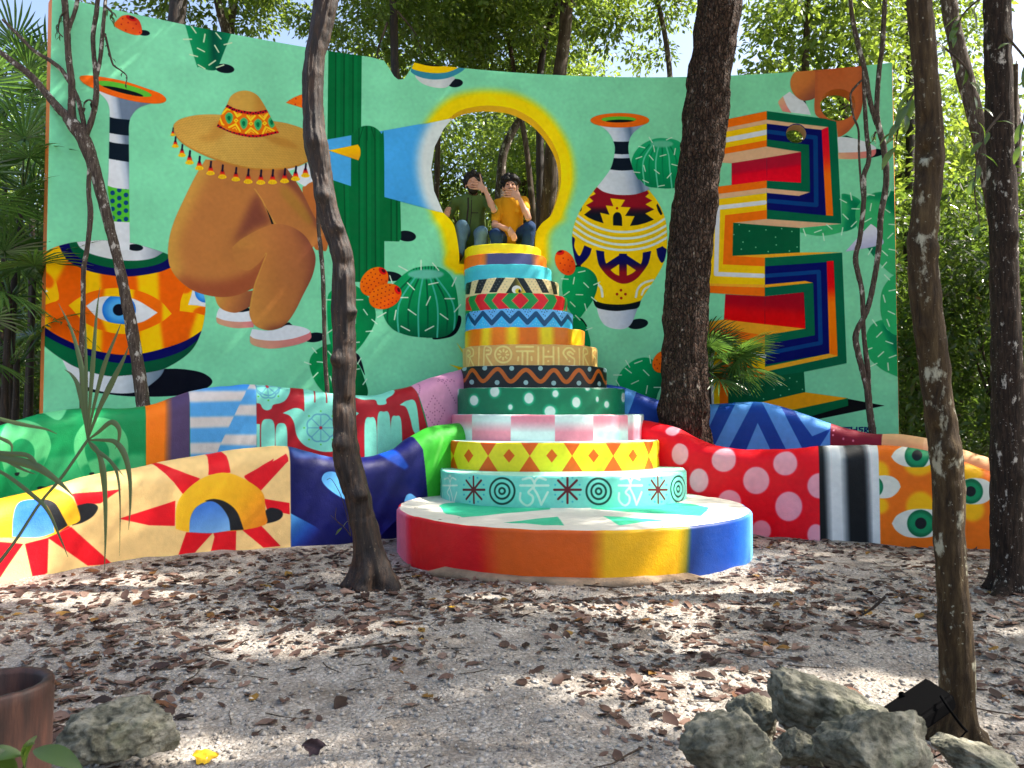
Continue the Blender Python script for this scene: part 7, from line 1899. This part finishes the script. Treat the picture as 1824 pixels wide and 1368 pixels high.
# concrete seat behind the wall that carries them
def box(x0, x1, y0, y1, z0, z1):
    V = np.array([(x, y, z) for z in (z0, z1) for y in (y0, y1) for x in (x0, x1)]); F = [[0, 2, 3, 1], [4, 5, 7, 6], [0, 1, 5, 4], [2, 6, 7, 3], [0, 4, 6, 2], [1, 3, 7, 5]]
    return V, F
seat = empty("viewing_ledge", (-.25, 10.6, 0), "yellow ledge at the bottom of the keyhole that the two men sit on", "ledge")
zs = float(W_(842, 424, 10.15)[2]) - .165
V, F = box(-1.1, .72, 10.08, 11.0, 0, zs); obj("seat_block", mesh_np("seat_block", V, F, False), M_REVEAL_Y, seat)
V, F = box(-.95, .6, 9.72 + .24, 10.078, 0, float(W_(853, 462, 9.86)[2]) - .095); obj("foot_step", mesh_np("foot_step", V, F, False), M_REVEAL_Y, seat)
for q_ in (pgn, pyn): del q_['_shirt']
# ================================================================== PALMS
def frond_mesh(seed, n=24, R=.55, spread=4.2, pet=.55, droop=.22):
    g2 = np.random.default_rng(seed); V, F = [], []
    for i in range(n):
        a = (i / (n - 1) - .5) * spread + g2.normal(0, .02)
        L = R * (1 - .28 * abs(i / (n - 1) - .5) * 2) * g2.uniform(.9, 1.08); w = .028 * R / .55
        d = np.array([math.sin(a), math.cos(a), 0]); s = np.array([d[1], -d[0], 0])
        k0 = len(V)
        for t, ww in ((.03, .16), (.35, .85), (.65, 1.0), (.86, .55), (1.0, .06)):
            p = d * L * t + np.array([0, 0, -droop * L * t ** 2.2 + .05 * R * math.cos(a) * t])
            V += [p + s * w * ww / 2, p + [0, 0, -w * ww * .25], p - s * w * ww / 2]
        for j in range(4):
            b = k0 + j * 3; F += [[b, b + 1, b + 4, b + 3], [b + 1, b + 2, b + 5, b + 4]]
    m = len(V)
    for t in np.linspace(0, 1, 4):                        # petiole along -y
        for q in range(4): V.append(np.array([.009 * math.cos(q * 1.571), -pet * t, .009 * math.sin(q * 1.571) - .05 * t]))
    for j in range(3):
        for q in range(4): F.append([m + j * 4 + q, m + j * 4 + (q + 1) % 4, m + j * 4 + 4 + (q + 1) % 4, m + j * 4 + 4 + q])
    return mesh_np("frond", V, F, False)
FR = [frond_mesh(300 + k, 24 + k * 2, .55, 4.0 + .3 * k, .5, .18 + .08 * k) for k in range(3)]
for m_ in FR: m_.materials.append(L_PALM)

def palm(name, x, y, h, n, size, label, seed, group=None, elev=(-.5, 1.2), only=None):
    g2 = np.random.default_rng(seed)
    root = empty(name, (x, y, 0), label, "palm", group)
    V, F = tube([(0, 0, -.1), (g2.normal(0, .04), g2.normal(0, .04), h * .5), (0, 0, h)], [.05, .04, .03], 8, .12, 9, seed, 6)
    t = obj("trunk", mesh_np("trunk", V, F), B_DARK); t.parent = root
    for i in range(n):
        az = i * 2.39996 + g2.normal(0, .2); el = elev[0] + (elev[1] - elev[0]) * ((i + .5) / n) + g2.normal(0, .1)
        if only: az = only[0] + (only[1] - only[0]) * g2.random()
        d = Vector((math.cos(az) * math.cos(el), math.sin(az) * math.cos(el), math.sin(el)))
        o = bpy.data.objects.new("frond", FR[i % 3]); COL.objects.link(o); o.parent = root
        q = d.to_track_quat('Y', 'Z')
        o.rotation_euler = (q @ Matrix.Rotation(g2.normal(0, .35), 4, 'Y').to_quaternion()).to_euler()
        s_ = size * g2.uniform(.85, 1.15); o.scale = (s_,) * 3
        o.location = Vector((0, 0, h)) + d * .5 * s_
    return root
for i, (px, py, D, n, s_) in enumerate(((40, 330, 8.7, 12, 1.15), (18, 520, 8.2, 12, 1.1), (62, 430, 9.4, 11, 1.1), (-30, 250, 9.6, 12, 1.25), (30, 640, 8.4, 10, 1.0), (55, 200, 10.6, 12, 1.2), (10, 150, 11.5, 12, 1.3), (-60, 420, 8.0, 11, 1.2))):
    p = at_depth(px, py, D)
    palm("fan_palm", p.x, p.y, p.z, n, s_, ["dark green fan palm left of the mural wall, its fan level with the vase belly", "low fan palm behind the left end of the green bench panel", "fan palm close against the left edge of the wall", "tall fan palm at the left picture edge", "shortest fan palm, just above the green bench panel", "fan palm behind the wall's upper left edge", "tall fan palm far back at the upper left", "fan palm cut off by the left picture edge"][i], 400 + i, "fan palms left of the wall")
p = at_depth(1262, 655, 9.42)
palm("fan_palm", p.x, p.y, p.z, 20, .84, "young sunlit fan palm beside the thick tree in front of the maze letter", 431, None, (-.35, .9), (-1.9, 1.5))

# ================================================================== FOREGROUND PLANTS
def ribbon(pts, D, wpx, taper=(.25, 1.0, .05), seg=14):
    P = np.array([at_depth(p[0], p[1], p[2] if len(p) > 2 else D)[:] for p in smooth_px(pts)])
    T = np.gradient(P, axis=0); T /= np.linalg.norm(T, axis=1)[:, None]
    S = np.cross(T, [0.25, -.9, .1]); S /= np.linalg.norm(S, axis=1)[:, None]
    N = np.cross(S, T)
    t = np.linspace(0, 1, len(P)); w = np.interp(t, [0, .45, 1], taper) * wpx / FPX * D / 2
    V = np.stack([P + S * w[:, None], P + N * w[:, None] * .45, P - S * w[:, None]], 1).reshape(-1, 3)
    F = []
    for i in range(len(P) - 1):
        b = i * 3; F += [[b, b + 1, b + 4, b + 3], [b + 1, b + 2, b + 5, b + 4]]
    return mesh_np("blade", V, F, True)
def smooth_px(pts):
    z = [p[2] if len(p) > 2 else None for p in pts]
    q = smooth([p[:2] for p in pts], False, 7)
    if z[0] is None: return q
    t = np.linspace(0, 1, len(q)); zz = np.interp(t, np.linspace(0, 1, len(z)), z)
    return [(a, b, c) for (a, b), c in zip(q, zz)]
DRY = plain("dry_leaf_tip", (176, 140, 110), .7, .1, 60, .2)
hub = (156, 784)
strap = empty("umbrella_sedge", (at_depth(156, 784, 2.45).x, 2.45, 0), "strappy umbrella plant with drooping dark green blades in front of the left benches", "plant")
for pts, w in (([hub, (152, 730), (146, 660), (128, 590), (104, 540)], 10), ([hub, (160, 720), (166, 640), (172, 560), (178, 512)], 8), ([hub, (168, 720), (186, 650), (206, 600), (216, 575)], 8), ([hub, (176, 730), (200, 680), (220, 640), (230, 615)], 11),
               ([hub, (150, 740), (140, 690), (128, 668), (115, 658)], 9), ([hub, (154, 700), (153, 620), (152, 560)], 6), ([hub, (175, 770), (198, 752), (212, 764), (211, 786), (205, 800)], 10), ([hub, (185, 784), (206, 788), (222, 810), (231, 850), (232, 900), (229, 944)], 11),
               ([hub, (172, 800), (182, 830), (187, 880), (188, 950), (186, 1020)], 11), ([hub, (178, 806), (200, 826), (210, 850), (214, 900), (213, 990)], 6), ([hub, (168, 800), (196, 820), (222, 850)], 8)):
    o = obj("blade", ribbon(pts, 2.45, w), L_STRAP, strap)
V, F = tube([at_depth(x, y, d)[:] for x, y, d in ((156, 784, 2.45), (110, 850, 2.40), (72, 895, 2.36), (30, 960, 2.3), (0, 1000, 2.26), (-60, 1085, 2.2), (-95, 1290, 2.2))] + [(-1.62, 2.2, -.02)], [.005, .005, .005, .005, .006, .006, .006, .006], 6, 0, 1, 0, 4)
obj("stem", mesh_np("stem", V, F), L_STRAP, strap)
strap2 = empty("umbrella_sedge", (-1.75, 2.1, 0), "second strappy plant reaching in from the left edge over the green panel", "plant")
for pts, w in (([(-60, 806), (0, 815), (62, 830), (104, 858), (131, 884)], 16), ([(-60, 790), (0, 806), (50, 812), (70, 838), (78, 846)], 9), ([(-60, 725), (0, 746), (40, 756), (80, 764), (102, 773)], 8), ([(-50, 760), (0, 780), (20, 792), (20, 812)], 7),
               ([(-50, 830), (0, 840), (58, 882), (85, 910), (108, 960), (121, 992)], 8), ([(-40, 800), (0, 814), (40, 836), (64, 845)], 7), ([(-60, 880), (-10, 800), (-4, 760)], 6)):
    obj("blade", ribbon(pts, 2.2, w, (.5, 1, .08)), L_STRAP, strap2)
V, F = tube([at_depth(-60, 806, 2.2)[:], (-1.72, 2.15, .75), (-1.75, 2.1, -.02)], [.006, .007, .008], 6, 0, 1, 0, 6); obj("stem", mesh_np("stem", V, F), L_STRAP, strap2)

def broad_leaf(p0, p1, w, bend=.06, fold=.25, n=9, name="leaf"):
    p0, p1 = np.array(p0), np.array(p1); d = p1 - p0; L = np.linalg.norm(d); d /= L
    s = np.cross(d, [0, -.5, 1.0]); s /= np.linalg.norm(s); nn = np.cross(s, d)
    V, F = [], []
    for i in range(n):
        t = i / (n - 1); ww = w * math.sin(math.pi * min(1, t * .96 + .02)) ** .75 * (1 - .25 * t) / 2
        p = p0 + d * L * t + nn * bend * math.sin(math.pi * t)
        V += [p + s * ww + nn * ww * fold, p, p - s * ww + nn * ww * fold]
    for i in range(n - 1):
        b = i * 3; F += [[b, b + 1, b + 4, b + 3], [b + 1, b + 2, b + 5, b + 4]]
    return mesh_np(name, V, F, True)
pl = empty("broad_leaved_plant", (-1.0, 1.72, 0), "small plant with broad green leaves in front of the wooden planter", "plant")
for a_, b_, w in (((40, 1345, 1.7), (-60, 1360, 1.66), .05), ((50, 1380, 1.7), (66, 1311, 1.68), .055), ((60, 1336, 1.69), (147, 1372, 1.66), .05), ((30, 1390, 1.7), (-40, 1330, 1.66), .05), ((48, 1350, 1.7), (62, 1325, 1.66), .02)):
    obj("leaf", broad_leaf(at_depth(*a_), at_depth(*b_), w, .012), L_DEEP, pl)
V, F = tube([(-1.0, 1.72, -.02), at_depth(44, 1400, 1.71)[:], at_depth(48, 1345, 1.7)[:]], [.005, .004, .003], 6, 0, 1, 0, 5); obj("stem", mesh_np("stem", V, F), L_STRAP, pl)

def spray(parent, pts, D, L, mat, n=10, seed=0, wr=.36, name="leaf_spray"):
    """leaves strung along a twig given in sight lines at distance D."""
    g2 = np.random.default_rng(seed)
    P = np.array([at_depth(x, y, D)[:] for x, y in pts])
    d = np.concatenate([[0], np.cumsum(np.linalg.norm(np.diff(P, axis=0), axis=1))])
    t = np.linspace(.1 * d[-1], d[-1], n); C = np.stack([np.interp(t, d, P[:, k]) for k in range(3)], -1)
    T = P[-1] - P[0]; T /= np.linalg.norm(T)
    D_ = T * .7 + g2.normal(0, .55, (n, 3)); D_[:, 2] -= .35
    for k in range(n):
        q = D_[k] / np.linalg.norm(D_[k]); ln = L * g2.uniform(.75, 1.15)
        o = obj("leaf", broad_leaf(C[k], C[k] + q * ln, ln * wr, .01, .3, 6), mat, parent)
    V, F = tube(P, np.linspace(.006, .002, len(P)) * D / 4 + .001, 6, 0, 1, 0, 4)
    obj("twig", mesh_np("twig", V, F), B_FAR, parent)
spray(t_r1, [(1655, 120), (1620, 180), (1600, 230), (1596, 262)], 3.25, .11, L_DEEP, 10, 1)
spray(t_r1, [(1650, 60), (1720, 120), (1735, 180), (1745, 240)], 3.6, .09, L_DEEP, 9, 2)
spray(t_r2, [(1785, 200), (1750, 250), (1736, 330), (1745, 400)], 4.9, .13, L_DEEP, 10, 3)
spray(t_r2, [(1790, 60), (1840, 130), (1825, 200), (1815, 260)], 4.9, .14, L_DEEP, 10, 4)
spray(t_r2, [(1770, -20), (1720, 20), (1700, 60)], 5.0, .13, L_DEEP, 8, 5)
nt = bpy.data.objects["notch_tree"]
spray(nt, [(690, 40), (676, 80), (672, 100), (676, 118)], 9.75, .10, L_DEEP, 9, 6)
spray(nt, [(708, 20), (740, 60), (752, 96)], 9.9, .11, L_DEEP, 8, 7)
spray(t_left, [(187, 60), (194, 90), (200, 112), (204, 118), (216, 126), (226, 136), (224, 150)], 7.9, .06, B_DARK, 9, 8)
spray(t_left, [(172, 190), (160, 178), (150, 184), (150, 200)], 7.9, .07, B_DARK, 6, 9)
spray(t_left, [(118, 20), (108, 30), (104, 55), (112, 66)], 7.9, .09, L_DEEP, 8, 10)
spray(t_left, [(187, 10), (200, 24), (196, 34)], 7.9, .09, L_DEEP, 6, 11)
spray(t_tw, [(1560, 235), (1556, 245), (1554, 252)], 8.9, .09, L_DEEP, 5, 12)

# ================================================================== PLANTER, ROCKS, FLOODLIGHT, STICKS
def wood_mat():
    M = Mat("red_brown_wood"); co = M.scaled(M.coord(), (1, 1, .12))
    n = M.noise(34, 7, .65, co)
    c = M.ramp(n, [(.3, lin((24, 12, 9))), (.55, lin((58, 32, 23))), (.8, lin((88, 57, 43)))])
    M.l(c, M.bsdf.inputs["Base Color"]); M.bsdf.inputs["Roughness"].default_value = .6
    M.l(M.bump(n, .5, .006), M.bsdf.inputs["Normal"]); return M.m
pc = at_depth(-6, 1216, 1.9)
root = empty("wooden_planter", (pc.x, pc.y, 0), "hollow reddish brown wooden planter cut off by the lower left corner", "planter")
th = np.linspace(0, 2 * math.pi, 56, endpoint=False)
prof = [(.112, -.02), (.117, .2), (.122, pc.z - .03), (.123, pc.z - .008), (.119, pc.z), (.100, pc.z - .002), (.096, pc.z - .012), (.093, .12), (.001, .12)]
V = np.concatenate([np.column_stack([pc.x + r * np.cos(th), pc.y + r * np.sin(th), np.full(56, z) + .002 * fbm(np.column_stack([np.cos(th) * 3, np.sin(th) * 3, 0 * th + z]), 2, 4)]) for r, z in prof])
F = [[k * 56 + i, k * 56 + (i + 1) % 56, k * 56 + 56 + (i + 1) % 56, k * 56 + 56 + i] for k in range(len(prof) - 1) for i in range(56)]
obj("planter_body", mesh_np("planter_body", V, F), wood_mat(), root)

def rock_mat():
    M = Mat("weathered_limestone"); co = M.coord()
    n = M.noise(9, 9, .68, co); n2 = M.noise(34, 6, .7, co)
    c = M.ramp(n, [(.3, lin((40, 39, 30))), (.44, lin((96, 95, 79))), (.6, lin((148, 144, 126))), (.8, lin((204, 197, 178)))])
    c = M.mix(M.ramp(n2, [(.35, (.75, .75, .75, 1)), (.5, (0, 0, 0, 1))]), c, lin((48, 46, 36)))
    m_ = M.noise(5, 5, .6, co); c = M.mix(M.ramp(m_, [(.55, (0, 0, 0, 1)), (.68, (.6, .6, .6, 1))]), c, lin((88, 96, 66)))
    M.l(c, M.bsdf.inputs["Base Color"]); M.bsdf.inputs["Roughness"].default_value = .95
    b = M.bump(n, .8, .03); b = M.bump(n2, .7, .008, b); M.l(b, M.bsdf.inputs["Normal"]); return M.m
ROCKM = rock_mat()
def rock(px, py, D, wpx, hpx, dpt, label, seed, tilt=0):
    bm = bmesh.new(); bmesh.ops.create_icosphere(bm, subdivisions=6, radius=1)
    V = np.array([v.co[:] for v in bm.verts]); F = np.array([[v.index for v in f.verts] for f in bm.faces]); bm.free()
    g2 = np.random.default_rng(seed)
    for _ in range(13):                                   # facets
        nrm = g2.normal(0, 1, 3); nrm /= np.linalg.norm(nrm); dd = g2.uniform(.5, .8); k = V @ nrm - dd; V -= np.where(k > 0, k * .97, 0)[:, None] * nrm
    V *= 1.25 * (1 + .10 * fbm(V * 1.7 + seed, 3, seed) - .10 * np.abs(fbm(V * 3.3 + seed, 4, seed + 1)) + .045 * fbm(V * 9, 4, seed + 3))[:, None]
    V *= [wpx / 2 / FPX * D * 1.1, dpt / 2, hpx / 2 / FPX * D * 1.15]
    c, s_ = math.cos(tilt), math.sin(tilt); V[:, [0, 2]] = V[:, [0, 2]] @ np.array([[c, s_], [-s_, c]])
    p = at_depth(px, py, D)
    z0 = p.z + V[:, 2].min()
    V[:, 2] = np.maximum(V[:, 2], -p.z - .02)
    o = obj("rock", mesh_np("rock", V, F), ROCKM, None, p)
    return tag(o, label, "rock")
rock(222, 1300, 2.78, 165, 95, .26, "mossy pale rock beside the wooden planter at the lower left", 3, .22)
rock(1458, 1268, 2.72, 178, 120, .22, "tallest dark grey rock leaning left of the black floodlight", 8, -.35)
rock(1345, 1285, 2.86, 86, 76, .18, "small grey rock tucked behind the left end of the rock pile", 12)
rock(1316, 1340, 2.42, 160, 105, .22, "pale rock at the front left of the rock pile", 17, .1)
rock(1568, 1340, 2.40, 172, 120, .24, "pale cracked rock in the middle front of the rock pile", 23, -.1)
rock(1738, 1352, 2.45, 130, 52, .2, "flat grey rock at the foot of the slim mottled tree", 29, -.15)
rock(1420, 1330, 2.55, 90, 60, .18, "dark shaded rock wedged low between the two pale ones", 31)

BLK = plain("black_painted_metal", (5, 5, 6), .9, .05, 60, .1, .04)
c0, c1, c2 = at_depth(1556, 1282, 2.78), at_depth(1654, 1216, 2.9), at_depth(1704, 1250, 2.72)
u, v_ = (c1 - c0), (c2 - c1)
w_ = u.cross(v_).normalized()
root = empty("floodlight", ((c0 + c2) / 2)[:2] + (0,) if False else (float((c0.x + c2.x) / 2), float((c0.y + c2.y) / 2), 0), "black garden floodlight lying tilted between the rocks and the slim tree", "floodlight")
bm = bmesh.new()
bmesh.ops.create_cube(bm, size=1)
Mx = Matrix((u, v_, w_ * .055)).transposed().to_4x4(); Mx.translation = c0 + u / 2 + v_ / 2 + w_ * .0
bmesh.ops.transform(bm, matrix=Mx, verts=bm.verts)
bmesh.ops.bevel(bm, geom=bm.edges[:], offset=.012, segments=3, affect='EDGES')
me = bpy.data.meshes.new("housing"); bm.to_mesh(me); bm.free(); obj("housing", me, BLK, root)
nf = w_ if w_.y < 0 else -w_
for fx, fy, r in ((.50, .12, .012), (.08, .30, .011)):
    q = c0 + u * fx + v_ * fy + nf * .03
    V, F = tube([q - nf * .01, q + nf * .004, q + nf * .010], [r, r, r * .7], 14, 0, 1, 0, 2); obj("knob", mesh_np("knob", V, F), BLK, root)
V, F = tube([at_depth(1676, 1240, 2.70)[:], at_depth(1690, 1262, 2.66)[:], at_depth(1712, 1292, 2.68)[:], at_depth(1722, 1302, 2.72)[:]], [.005] * 4, 8, 0, 1, 0, 4); obj("bracket", mesh_np("bracket", V, F), BLK, root)
V, F = tube([at_depth(1722, 1302, 2.72)[:], at_depth(1690, 1335, 2.66)[:], at_depth(1640, 1362, 2.6)[:], at_depth(1600, 1400, 2.5)[:]], [.003] * 4, 6, 0, 1, 0, 4); obj("cable", mesh_np("cable", V, F), BLK, root)

def stick(pts, label, r=.006, name="stick"):
    P = [at_depth(x, y, D)[:] if D > 0 else at_height(x, y, -D)[:] for x, y, D in pts]
    V, F = tube(P, [r] + [r * .9] * (len(P) - 2) + [r * .5], 8, .12, 30, 3, 5)
    tag(obj(name, mesh_np(name, V, F), B_FAR), label, "stick")
stick([(1577, 1063, 4.75), (1556, 1082, 4.78), (1527, 1101, 4.8)], "pale dry stick leaning on the gravel left of the slim tree", .010)
stick([(596, 1158, -.02), (650, 1151, -.025), (724, 1141, -.02)], "thin dry stick lying flat below the crooked trunk", .007)
stick([(1040, 1042, -.015), (1090, 1046, -.02), (1130, 1044, -.015)], "short twig in front of the rainbow disc", .006)
sp = empty("seedling", (float(at_height(623, 952, 0).x), float(at_height(623, 952, 0).y), 0), "bare twiggy seedling with two small leaves left of the crooked trunk", "plant")
for pts in ([(625, 955), (617, 915), (606, 880), (590, 853), (582, 855)], [(625, 955), (612, 938), (600, 928), (589, 918)], [(612, 938), (598, 925), (599, 904)]):
    V, F = tube([at_depth(x, y, 6.35)[:] for x, y in pts], np.linspace(.004, .002, len(pts)), 6, 0, 1, 0, 5); obj("stem", mesh_np("stem", V, F), B_FAR, sp)
for a_, b_ in (((612, 938), (620, 928)), ((609, 940), (598, 953))):
    obj("leaf", broad_leaf(at_depth(*a_, 6.34), at_depth(*b_, 6.3), .028, .004), L_FOREST, sp)

# ================================================================== FALLEN LEAVES, PEBBLES
def litter_mat():
    M = Mat("fallen_leaf"); geo = M.n("ShaderNodeNewGeometry"); oi = M.n("ShaderNodeObjectInfo")
    add = M.n("ShaderNodeMath", operation='ADD'); M.l(geo.outputs["Random Per Island"], add.inputs[0]); M.l(oi.outputs["Random"], add.inputs[1])
    fr = M.n("ShaderNodeMath", operation='FRACT'); M.l(add.outputs[0], fr.inputs[0])
    c = M.ramp(fr.outputs[0], [(0, lin((52, 38, 33))), (.3, lin((80, 60, 52))), (.6, lin((108, 84, 73))), (.85, lin((142, 118, 106))), (.96, lin((110, 70, 42))), (1.0, lin((150, 116, 50)))])
    n = M.noise(30, 4, .6, M.coord()); c = M.mix(.5, c, M.ramp(n, [(.3, (.6, .6, .6, 1)), (.7, (1.15, 1.15, 1.15, 1))]), 'MULTIPLY')
    M.l(c, M.bsdf.inputs["Base Color"]); M.bsdf.inputs["Roughness"].default_value = .6; M.bsdf.inputs["Specular IOR Level"].default_value = .3
    tr = M.n("ShaderNodeBsdfTranslucent"); M.l(c, tr.inputs[0]); mx = M.n("ShaderNodeMixShader"); mx.inputs[0].default_value = .2
    M.l(M.bsdf.outputs[0], mx.inputs[1]); M.l(tr.outputs[0], mx.inputs[2]); M.l(mx.outputs[0], M.out.inputs[0]); return M.m
LITTER = litter_mat()
def dead_leaf(seed, nu=7, nv=5):
    g2 = np.random.default_rng(seed)
    a, b, c = g2.uniform(.15, .6), g2.normal(0, .25), g2.uniform(.1, .5)
    V = []
    for i in range(nu):
        t = i / (nu - 1); w = .52 * math.sin(math.pi * (t * .94 + .03)) ** .8 * (1 + .18 * math.sin(t * 19 + seed))
        for j in range(nv):
            s_ = j / (nv - 1) * 2 - 1
            V.append((t - .5, s_ * w * .5 + b * .3 * (t - .5) ** 2, .5 * c * (t - .5) ** 2 * 2 + a * (s_ * w) ** 2 * 1.2 + .05 * math.sin(7 * t + 5 * s_ + seed) + .05 * g2.normal() * abs(s_) + .06))
    F = [[i * nv + j, i * nv + j + 1, (i + 1) * nv + j + 1, (i + 1) * nv + j] for i in range(nu - 1) for j in range(nv - 1)]
    return np.array(V), np.array(F)
DL = [dead_leaf(k) for k in range(10)]; DLm = []
for V, F in DL:
    m_ = mesh_np("fallen_leaf", V, F); m_.materials.append(LITTER); DLm.append(m_)
DS = [dead_leaf(k + 20, 5, 3) for k in range(8)]
g = np.random.default_rng(77)
cand = []
while len(cand) < 6600:
    y = 1.9 + 6.6 * g.random() ** 1.15; x = g.uniform(-.72, .72) * y
    if math.hypot(x - dc[0], y - dc[1]) < dr + .06: continue
    if y > 5.0 and x < -1.0 and y > np.interp(x, [-4.6, -3.77, -2.83, -2.07, -1.2], [4.6, 5.55, 6.5, 7.05, 7.6]) - .02: continue
    if x > 1.9 and y > np.interp(x, [1.9, 2.5, 3, 3.65, 4.5, 5.5], [8.2, 7.95, 7.65, 7.5, 7.1, 6.8]) - .02: continue
    dens = .28 + .75 * fbm(np.array([[x * 1.1, y * 1.1, 3.0]]), 3, 8)[0] + .35 * (y > 4.6) + .55 * (y < 2.6) + .25 * (y > 6)
    if g.random() > dens: continue
    cand.append((x, y))
cand = np.array(cand)
order = np.argsort(np.hypot(cand[:, 0], cand[:, 1]))
cz = ground_z(cand[:, 0], cand[:, 1])
for r_, i in enumerate(order[:290]):
    x, y = cand[i]
    o = bpy.data.objects.new("fallen_leaf", DLm[i % 10]); COL.objects.link(o)
    s_ = .035 + .075 * g.random() ** 1.5; o.scale = (s_, s_, s_ * g.uniform(.25, .75)); o.location = (x, y, cz[i] + .002)
    o.rotation_euler = (g.normal(0, .16), g.normal(0, .16), g.uniform(0, 6.28))
    tag(o, "dry brown fallen leaf lying on the pale gravel", "leaf", "dry leaves scattered over the gravel")
parts = []
for i in order[290:]:
    V, F = DS[i % 8]; s_ = .03 + .085 * g.random() ** 1.6; a = g.uniform(0, 6.28); tx, ty = g.normal(0, .18, 2)
    q = V * [s_, s_, s_ * g.uniform(.25, .8)]
    R_ = np.array(Matrix.Rotation(a, 3, 'Z') @ Matrix.Rotation(tx, 3, 'X') @ Matrix.Rotation(ty, 3, 'Y'))
    parts.append((q @ R_.T + [cand[i, 0], cand[i, 1], cz[i] + .004], F))
V, F = join_np(parts)
tw = []
for k in range(130):
    y = g.uniform(2.0, 7.0); x = g.uniform(-.7, .7) * y
    if math.hypot(x - dc[0], y - dc[1]) < dr + .2 or (x < -1.2 and y > 5.2): continue
    a, L_ = g.uniform(0, 6.28), g.uniform(.06, .28); z = float(ground_z(np.array(x), np.array(y)))
    q = [(x + math.cos(a) * L_ * t + g.normal(0, .008), y + math.sin(a) * L_ * t + g.normal(0, .008), z + .008 + .01 * g.random()) for t in (0, .35, .7, 1)]
    tw.append(tube(q, np.array([1, .9, .7, .4]) * g.uniform(.0015, .004), 5, .1, 30, k, 2))
Vt, Ft = join_np(tw)
tag(obj("twig_litter", mesh_np("twig_litter", Vt, Ft), B_FAR), "thin broken twigs scattered on the gravel", kind='stuff')
tag(obj("leaf_litter", mesh_np("leaf_litter", V, F), LITTER), "litter of small brown leaves on the gravel", kind='stuff')
for (px, py, s_, col, lab, rot) in ((366, 1336, .085, (236, 184, 40), "bright yellow lobed leaf lying right of the mossy rock", .5), (1326, 1226, .085, (92, 56, 48), "large red brown leaf standing up left of the rock pile", .9), (560, 1326, .08, (58, 42, 44), "dark purple brown leaf standing on edge at the bottom", 1.2), (1275, 1058, .075, (84, 54, 44), "curled dark leaf on the gravel below the blue end of the disc", .4), (806, 1082, .06, (206, 160, 40), "small yellow leaf on the gravel below the disc", .3)):
    p = at_height(px, py, .02); V, F = dead_leaf(int(px), 9, 7)
    k = 1 + .28 * np.sign(np.sin(np.arctan2(V[:, 1], V[:, 0]) * 5)) * (np.hypot(V[:, 0], V[:, 1]) > .3) * .4
    V = V * np.stack([k, k * 1.4, 0 * k + 1], -1) * s_
    R_ = np.array(Matrix.Rotation(rot, 3, 'X')); V = V @ R_.T; V[:, 2] -= V[:, 2].min()
    M2 = plain("leaf_colour", col, .6, .2, 60, .25)
    tag(obj("fallen_leaf", mesh_np("fallen_leaf", V, F), M2, None, (p.x, p.y, float(ground_z(np.array(p.x), np.array(p.y))))), lab, "leaf")

n = 16000
y = 1.75 + 4.6 * g.random(n) ** 1.3; x = g.uniform(-.72, .72, n) * y
k = (np.hypot(x - dc[0], y - dc[1]) > dr + .03) & ~((x < -2.2) & (y > 4.9))
x, y = x[k], y[k]; n = len(x)
octv = np.array([(1, 0, 0), (0, 1, 0), (-1, 0, 0), (0, -1, 0), (0, 0, .7), (0, 0, -.7)], float)
octf = np.array([(0, 1, 4), (1, 2, 4), (2, 3, 4), (3, 0, 4), (1, 0, 5), (2, 1, 5), (3, 2, 5), (0, 3, 5)])
s_ = .004 + .013 * g.random(n) ** 2.6
J = 1 + g.normal(0, .28, (n, 6, 3)); a = g.uniform(0, 6.28, n)
V = octv[None] * J * s_[:, None, None]
V = np.stack([V[..., 0] * np.cos(a)[:, None] - V[..., 1] * np.sin(a)[:, None], V[..., 0] * np.sin(a)[:, None] + V[..., 1] * np.cos(a)[:, None], V[..., 2]], -1)
V += np.stack([x, y, ground_z(x, y) + s_ * .25], -1)[:, None]
F = (octf[None] + (np.arange(n) * 6)[:, None, None]).reshape(-1, 3)
def peb_mat():
    M = Mat("pebble_stone"); geo = M.n("ShaderNodeNewGeometry")
    M.l(M.ramp(geo.outputs["Random Per Island"], [(0, (.20, .175, .15, 1)), (.55, (.34, .31, .27, 1)), (1, (.52, .48, .425, 1))]), M.bsdf.inputs["Base Color"]); M.bsdf.inputs["Roughness"].default_value = .95; M.bsdf.inputs["Specular IOR Level"].default_value = .1
    return M.m
tag(obj("gravel", mesh_np("gravel", V.reshape(-1, 3), F, True), peb_mat()), "loose pale gravel stones", kind='stuff')
for i, (px, py) in enumerate(((784, 926), (817, 923), (741, 905), (1180, 938))):
    p = at_height(px, py, DISC_Z + .012)
    o = bpy.data.objects.new("fallen_leaf", DLm[i]); COL.objects.link(o); o.location = p; o.scale = (.035, .03, .02); o.rotation_euler = (.1, .1, i * 1.7)
    tag(o, "tiny dry leaf lying on the cream top of the rainbow disc", "leaf", "tiny leaves on the disc top")
